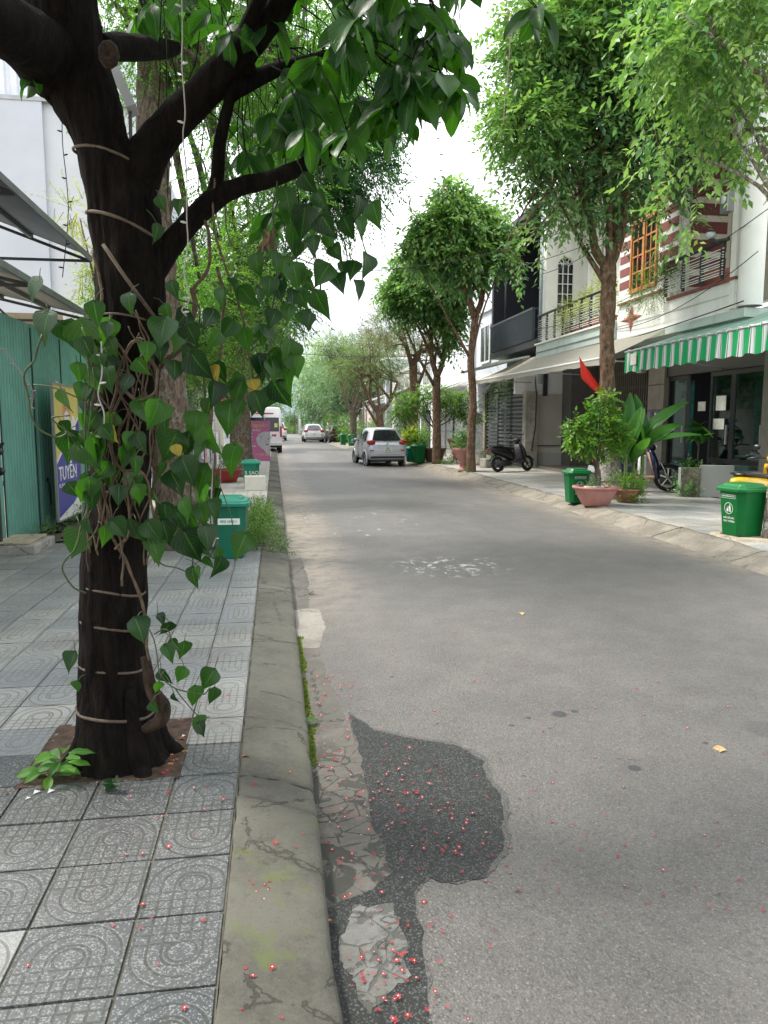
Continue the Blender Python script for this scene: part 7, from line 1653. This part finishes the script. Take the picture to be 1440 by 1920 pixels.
scooter((7.1, 9.75, WZ), R(28), 'yellow scooter partly hidden behind the nearest right bin', YL, BLACK, .27, lean=-4)
scooter((-1.95, 16.2, WZ), R(75), 'dark motorbike parked on the left pavement behind the vine', MB_, BLACK, .28, lean=-5)
# white bag hanging on the navy scooter
bgm = MB(); bgm.loft([[(7.9+.0+u*.11*(1-.25*abs(t-.5)), 15.08+v_*.05, .95-.42*t) for u, v_ in ((-1, 0), (-.5, -1), (.5, -1), (1, 0), (.5, 1), (-.5, 1))] for t in (0, .25, .6, 1)], smooth=True); tag(bgm.build('shopping_bag', plain('white_plastic_bag', (.72, .72, .72), .5, bump=.5, bscale=20)), 'white plastic bag hanging on the navy scooter', 'bag')

# ---------------------------------------------------------------- cars
GLC = plain('car_glass', (.02, .022, .028), .06, 0, .2, 3, spec=.9)
def car(loc, rz, label, paint, Ht=1.50, W=.83, L=3.75, kind='hatch', group='parked cars'):
    root = empty('parked_car', loc, rz, label, 'car', group); s = L/3.75; k = Ht/1.5
    # stations from the tail (y=0) forward: y, bottom, sill half width, belt half width, belt z, roof half width, top z
    S = [(0.0, .34, .60, .62, .55, .55, .62), (.04, .27, .74, .78, .72, .70, .80), (.14, .24, .78, .82, .86, .72, .94), (.24, .22, .79, .83, .90, .66, 1.04), (.52, .22, .79, .83, .92, .56, 1.33), (.70, .22, .79, .83, .93, .54, 1.42), (1.15, .22, .79, .83, .93, .56, 1.49), (1.7, .22, .79, .83, .91, .61, 1.50), (2.2, .22, .79, .83, .90, .60, 1.44), (2.55, .22, .79, .82, .89, .62, 1.20), (2.9, .22, .79, .82, .87, .66, .98), (3.3, .24, .77, .79, .78, .62, .86), (3.6, .27, .70, .72, .66, .56, .74), (3.74, .33, .55, .58, .55, .45, .62)]
    rings = []
    for y, zb, ws, wb, zt, wr, zr in S:
        y *= s; zb *= k; zt *= k; zr *= k; f = W/.83; ws *= f; wb *= f; wr *= f
        h = [(0, zb), (ws*.85, zb), (ws, zb+.06), (wb, zb+(zt-zb)*.45), (wb, zb+(zt-zb)*.75), (wb-.015, zt), (wb-(wb-wr)*.72, zt+(zr-zt)*.68), (wr, zr-.04*(zr-zt > .1)), (wr*.78, zr), (0, zr+.015)]
        rings.append([(x, y, z) for x, z in h]+[(-x, y, z) for x, z in h[-2:0:-1]])
    mb = MB().loft(rings); body = mb.build('body', paint, root, sub=1)
    f = W/.83
    # rear glass
    def patch(P, name, m, off=(0, -.006, .004), parent=root, n=6):
        a, b, c, d = [Vector(p) for p in P]; vs = []; fs = []
        for i in range(n+1):
            for j in range(n+1):
                u, v_ = i/n, j/n; p = a.lerp(b, u).lerp(d.lerp(c, u), v_); p += Vector((0, -.035*math.sin(math.pi*u), 0))+Vector(off); vs.append(p)
        for i in range(n):
            for j in range(n): q = i*(n+1)+j; fs.append((q, q+1, q+n+2, q+n+1))
        return MB().add(vs, fs, True).build(name, m, parent)
    y0, z0, y1, z1 = .20*s, 1.00*k, .55*s, 1.36*k
    patch([(-.60*f, y0, z0), (.60*f, y0, z0), (.45*f, y1, z1), (-.45*f, y1, z1)], 'rear_window', GLC, (0, -.035, .012))
    MB().bar((-.42*f, .60*s, 1.415*k), (.42*f, .60*s, 1.415*k), .16, .025, (0, 0, 1)).build('spoiler', paint, root, .01)
    MB().bar((.05, .12*s, 1.03*k), (.32, .18*s, 1.12*k), .018).build('wiper', BLACK, root)
    for s_ in (-1, 1):
        # side windows
        P = [(s_*(.825*f), .62*s, .965*k), (s_*.825*f, 2.5*s, .94*k), (s_*.63*f, 2.1*s, 1.36*k), (s_*.625*f, .95*s, 1.35*k)]
        for q, (a, b) in enumerate(((0, .27), (.29, .62), (.64, 1))):
            A = Vector(P[0]).lerp(Vector(P[1]), a); Bq = Vector(P[0]).lerp(Vector(P[1]), b); D = Vector(P[3]).lerp(Vector(P[2]), a); C_ = Vector(P[3]).lerp(Vector(P[2]), b)
            MB().add([A, Bq, C_, D], [(0, 1, 2, 3)]).build('side_window', GLC, root)
        # wheels
        for y in (.62*s, 3.02*s):
            r_ = .29*k; w = MB().lathe([(r_*.68, -.09), (r_*.93, -.10), (r_, -.08), (r_, .08), (r_*.93, .10), (r_*.68, .09), (r_*.68, -.09)], 28, (s_*.74*f, y, r_), 'X').build('wheel', RUBBER, root)
            rm = MB(); rm.lathe([(r_*.70, -.08), (r_*.70, .08), (r_*.66, .08), (r_*.6, .03), (0, .04), (0, -.04), (r_*.6, -.03), (r_*.66, -.08), (r_*.70, -.08)], 24, (s_*.74*f, y, r_), 'X'); rm.build('rim', STEEL, w)
            ar_ = MB(); ar_.lathe([(r_*1.04, -.04), (r_*1.14, -.04), (r_*1.14, .035), (r_*1.04, .035), (r_*1.04, -.04)], 26, (s_*.80*f, y, r_+.01), 'X'); ar_.build('wheel_arch', BLACK if kind == 'suv' else paint, root)
        # tail lights, reflectors, mirror, door lines
        tl = MB(); tl.loft([[(s_*(x*f), y, z*k) for x, z in pts] for y, pts in ((.045, ((.50, .98), (.60, 1.01), (.80, .99), (.80, .86), (.62, .84), (.50, .88))), (.20, ((.55, 1.0), (.62, 1.03), (.835, 1.0), (.835, .88), (.62, .84), (.5, .9))))]); tl.build('tail_light', REDL, root, .01)
        MB().box(*sorted((s_*.56*f, s_*.72*f)), -.004, .05, .60*k, .635*k).build('reflector', REDL, root)
        mb = MB(); mb.loft([sring(0, .05, -.04, .04, 8), sring(.06, .08, -.05, .06, 8), sring(.10, .03, -.03, .03, 8)]); mb.xf(Matrix.Translation((s_*.90*f, 2.28*s, 1.0*k)) @ Matrix.Rotation(R(-90), 4, 'Z')); mb.build('mirror', paint, root)
        MB().box(*sorted((s_*.826*f, s_*.838*f)), 1.25*s, 1.45*s, .84*k, .865*k).build('door_handle', paint, root)
        mb = MB()
        for yy_ in (1.15*s, 2.05*s): mb.box(*sorted((s_*.80*f, s_*.8345*f)), yy_-.004, yy_+.004, .32*k, .90*k)
        mb.build('door_gap', BLACK, root)
    MB().box(-.70*f, .70*f, -.012, .06, .33*k, .40*k).build('bumper_lip', BLACK, root, .01); MB().box(-.55*f, .55*f, -.02, .04, .45*k, .50*k).build('bumper', paint, root, .02)
    np_ = MB().box(-.17, .17, -.032, -.018, .58*k, .74*k).build('number_plate', WPRINT, root)
    for ln, z in (('43A', .70), ('127 35', .62)): text(ln, .075, BLACK, np_, Matrix.Translation((0, -.034, z*k)) @ Matrix.Rotation(R(90), 4, 'X'))
    MB().box(-.42*f, .42*f, .012, .02, .80*k, .806*k).build('hatch_seam', BLACK, root)
    if kind == 'hatch':
        mb = MB(); c = Vector((0, .055, .90))
        for a in (90, 210, 330):
            d = Vector((math.cos(R(a)), 0, math.sin(R(a)))); e = Vector((-d.z, 0, d.x)); mb.prism([c, c+d*.035+e*.022, c+d*.07, c+d*.035-e*.022], (0, -.012, 0))
        mb.build('emblem', CHROME, root)
    else:
        MB().bar((-.75*f, .10, 1.0*k), (.75*f, .10, 1.0*k), .03, .05).build('light_bar', REDL, root)
        for s_ in (-.62, .62): MB().bar((s_*f, .8, 1.53*k), (s_*f, 2.2, 1.53*k), .04).build('roof_rail', BLACK, root)
    MB().box(-.66*f, .66*f, .3, L-.4, .17, .24).build('underbody', BLACK, root)
    return root
SILV = plain('silver_paint', (.62, .64, .69), .30, .35, .04, spec=.6); WHC = plain('white_car_paint', (.74, .73, .74), .25, 0, .03, spec=.6)
car((4.28, 28.0, .012), R(4), 'silver hatchback parked facing away at the right kerb', SILV, W=.78)
car((3.62, 68, .012), R(1), 'white crossover parked far up the right side of the road', WHC, 1.68, .93, 4.4, 'suv')
car((5.6, 64, .02), R(4), 'dark car tucked behind the far green bins', MB_, 1.6, .85, 4.2)
car((.45, 76, .012), R(1), 'small white car seen past the right side of the van', WHC, 1.9, .85, 4.2)

# white van, half on the left pavement
vn = empty('parked_van', (-.52, 42.5, .02), R(1), 'white high roofed minibus parked half on the left pavement', 'van')
def vring(y, w, z0, z1, r_=.12): return [(-w+r_, y, z0), (w-r_, y, z0), (w, y, z0+r_), (w, y, 1.15), (w*.98, y, 1.9), (w*.93, y, z1-r_*1.6), (w*.86, y, z1-.03), (w*.5, y, z1), (-w*.5, y, z1), (-w*.86, y, z1-.03), (-w*.93, y, z1-r_*1.6), (-w*.98, y, 1.9), (-w, y, 1.15), (-w, y, z0+r_)]
MB().loft([vring(0, .93, .45, 2.52), vring(.06, .98, .42, 2.58), vring(2, 1.0, .42, 2.62), vring(4.0, 1.0, .42, 2.60), vring(4.5, .96, .42, 2.1), vring(5.2, .92, .45, 1.2), vring(5.5, .8, .5, .95)]).build('body', WHC, vn)
MB().box(-.80, -.02, -.03, -.005, 1.22, 2.0).build('rear_window', GLC, vn, .02); MB().box(.02, .80, -.03, -.005, 1.22, 2.0).build('rear_window', GLC, vn, .02)
for s_ in (-1, 1):
    MB().box(*sorted((s_*.86, s_*.96)), -.03, .06, .9, 1.5).build('tail_light', REDL, vn)
    for y in (1.0, 2.2, 3.4): MB().box(*sorted((s_*.985, s_*1.012)), y-.5, y+.5, 1.35, 1.95).build('side_window', GLC, vn)
    for y in (.8, 4.4):
        w = MB().lathe([(.22, -.11), (.33, -.11), (.35, -.08), (.35, .08), (.33, .11), (.22, .11), (.22, -.11)], 26, (s_*.86, y, .34), 'X').build('wheel', RUBBER, vn); MB().lathe([(0, -.1), (.23, -.1), (.23, .1), (0, .1)], 18, (s_*.86, y, .34), 'X').build('rim', STEEL, w)
MB().box(-.95, .95, -.06, .04, .42, .60).build('bumper', plain('van_bumper', (.55, .55, .55), .5), vn, .02); MB().box(-.004, .004, -.012, -.003, .62, 2.4).build('door_seam', BLACK, vn)
MB().box(-.12, .35, -.011, -.0045, .82, .93).build('plate', STEEL, vn); MB().prism([(.38, -.008, .95), (.62, -.008, .92), (.66, -.008, 1.03), (.55, -.008, 1.08), (.50, -.008, 1.02), (.42, -.008, 1.08)], (0, -.004, 0)).build('red_decal', plain('red_print', (.45, .05, .1), .5), vn)
MB().box(.55, .72, -.036, -.031, 1.45, 1.68).build('yellow_sticker', plain('yellow_print', (.6, .6, .15), .5), vn); MB().box(-.5, .5, -.02, .02, 2.2, 2.26).build('brake_light', REDL, vn)
MB().box(-.9, .9, .2, 5.2, .3, .42).build('underbody', BLACK, vn)
# satellite style mirror/loudspeaker on the left by the van
# ---------------------------------------------------------------- cables overhead
CAB = plain('black_cable', (.015, .015, .017), .6); GCB = plain('grey_cable', (.10, .10, .11), .6)
def sag(a, b, s_, n=16): a = Vector(a); b = Vector(b); return [a.lerp(b, i/n)-Vector((0, 0, s_*4*(i/n)*(1-i/n))) for i in range(n+1)]
def cable(pts, r_, label, m=CAB): o = MB().tube(pts, r_, 5).build('overhead_cable', m); return tag(o, label, 'cable', 'overhead cables')
cr = random.Random(2)
for nm, x0, n, lab in (('cable_bundle', -.92, 15, 'thick bundle of black cables strung along the left side behind the near tree'), ('cable_bundle', -1.30, 7, 'second looser cable bundle left of the thick one')):
    root = empty(nm, (x0, 10, 6), 0, lab, 'cables', 'cable bundles on the left')
    for k in range(n):
        dx, dz = cr.uniform(-.09, .09), cr.uniform(-.12, .12); pts = []
        for i in range(3): pts += sag((x0+dx, -2+i*17.0, 6.6+dz), (x0+dx*.5, 15+i*17.0, 6.6+dz), cr.uniform(.25, .5), 12)[:-1]
        MB().tube([p-root.location for p in pts], .019, 4).build('cable', CAB if k % 3 else GCB, root)
cable(sag((-3.2, 16, 5.0), (8.3, 21, 7.1), .7), .010, 'thin wire crossing the street from the left trees to the white house')
cable(sag((-2, 26, 6.0), (8.5, 27, 9.5), .5), .012, 'thin wire crossing towards the dark gallery roof')
cable(sag((-1.3, 30, 4.6), (8.9, 34, 4.9), .25), .014, 'pale wire crossing low over the road in front of the olive tree', GCB)
cable(sag((8.25, 11.9, 6.4), (6.9, 14.3, 6.2), .1), .008, 'wire running from the column into the big right tree')
cable(sag((8.2, 11.6, 5.2), (8.2, 23, 4.6), .4), .008, 'wire drooping along the striped house balcony')
cable(sag((8.3, 12.4, 6.0), (4.5, 30, 7.5), .8), .010, 'long thin wire from the striped house across the street trees')
cable(sag((8.15, 12.2, 3.75), (8.15, 22.6, 3.62), .12), .012, 'black wire clipped along the slab above the awnings')
cable(sag((8.1, 11.8, 4.5), (8.25, 17.3, 3.9), .25), .008, 'slack wire crossing below the maroon star')
cable(sag((8.1, 12.3, 7.0), (8.2, 22.5, 6.2), .5), .010, 'wire slung from the column to the arched window house')
for (y_, z_, l_) in ((17.42, 3.05, 'grey meter box beside the folding grille'), (12.9, 5.6, 'small grey junction box on the column at the frame edge')):
    mbx = empty('meter_box', (9.0 if y_ > 15 else 8.2, y_, z_), 0, l_, 'meter box'); MB().box(-.08, .06, -.12, .12, -.18, .18).build('box', STEEL, mbx, .01); MB().lathe([(0, 0), (.07, 0), (.07, .02), (0, .02)], 14, (-.10, 0, .04), 'X').build('dial', WPRINT, mbx)
cable(sag((2.5, 45, 5.4), (-1.5, 75, 7), .2), .012, 'far wire rising to the left above the road', GCB)
PKC = plain('pinkish_cord', (.30, .16, .17), .6)
def hang(px, y0, y1, Y, label, n, wob=.03, cm=PKC):
    P = [PY(px+6*math.sin(y*.02), y, Y) for y in np.linspace(y0, y1, 7)]; light_string('light_string', P, .0035 if Y < 9 else .006, label, n, .009 if Y < 9 else .014, cm, cm, 'light strings hanging over the street')
hang(828, -60, 360, 8.0, 'string of tiny lights hanging over the middle of the road', 14); hang(950, -60, 235, 8.0, 'string of tiny lights hanging left of the big right crown', 8)
hang(122, 150, 520, 10.4, 'string of dark tiny lights hanging in front of the tall white building', 9, cm=CAB)
light_string('light_string', [PY(-20, 640, 6.5), PY(10, 660, 6.5), PY(40, 700, 6.5), PY(58, 725, 6.5), PY(62, 745, 6.5), PY(56, 775, 6.5)], .003, 'pinkish string of tiny lights across the green sheet wall', 8, .008, PKC, PKC)
# grey metal bar behind the left limb: the corner of a lamp bracket
gb = empty('metal_bracket', PY(200, 100, 5.2), 0, 'grey metal bar slanting behind the left limb of the near tree', 'bracket'); MB().bar(PY(140, -40, 5.2)-gb.location, PY(250, 208, 5.2)-gb.location, .17, .06).build('bar', STEEL, gb); MB().bar(PY(244, 205, 5.2)-gb.location, PY(246, 300, 5.2)-gb.location, .02).build('rod', DSTEEL, gb)
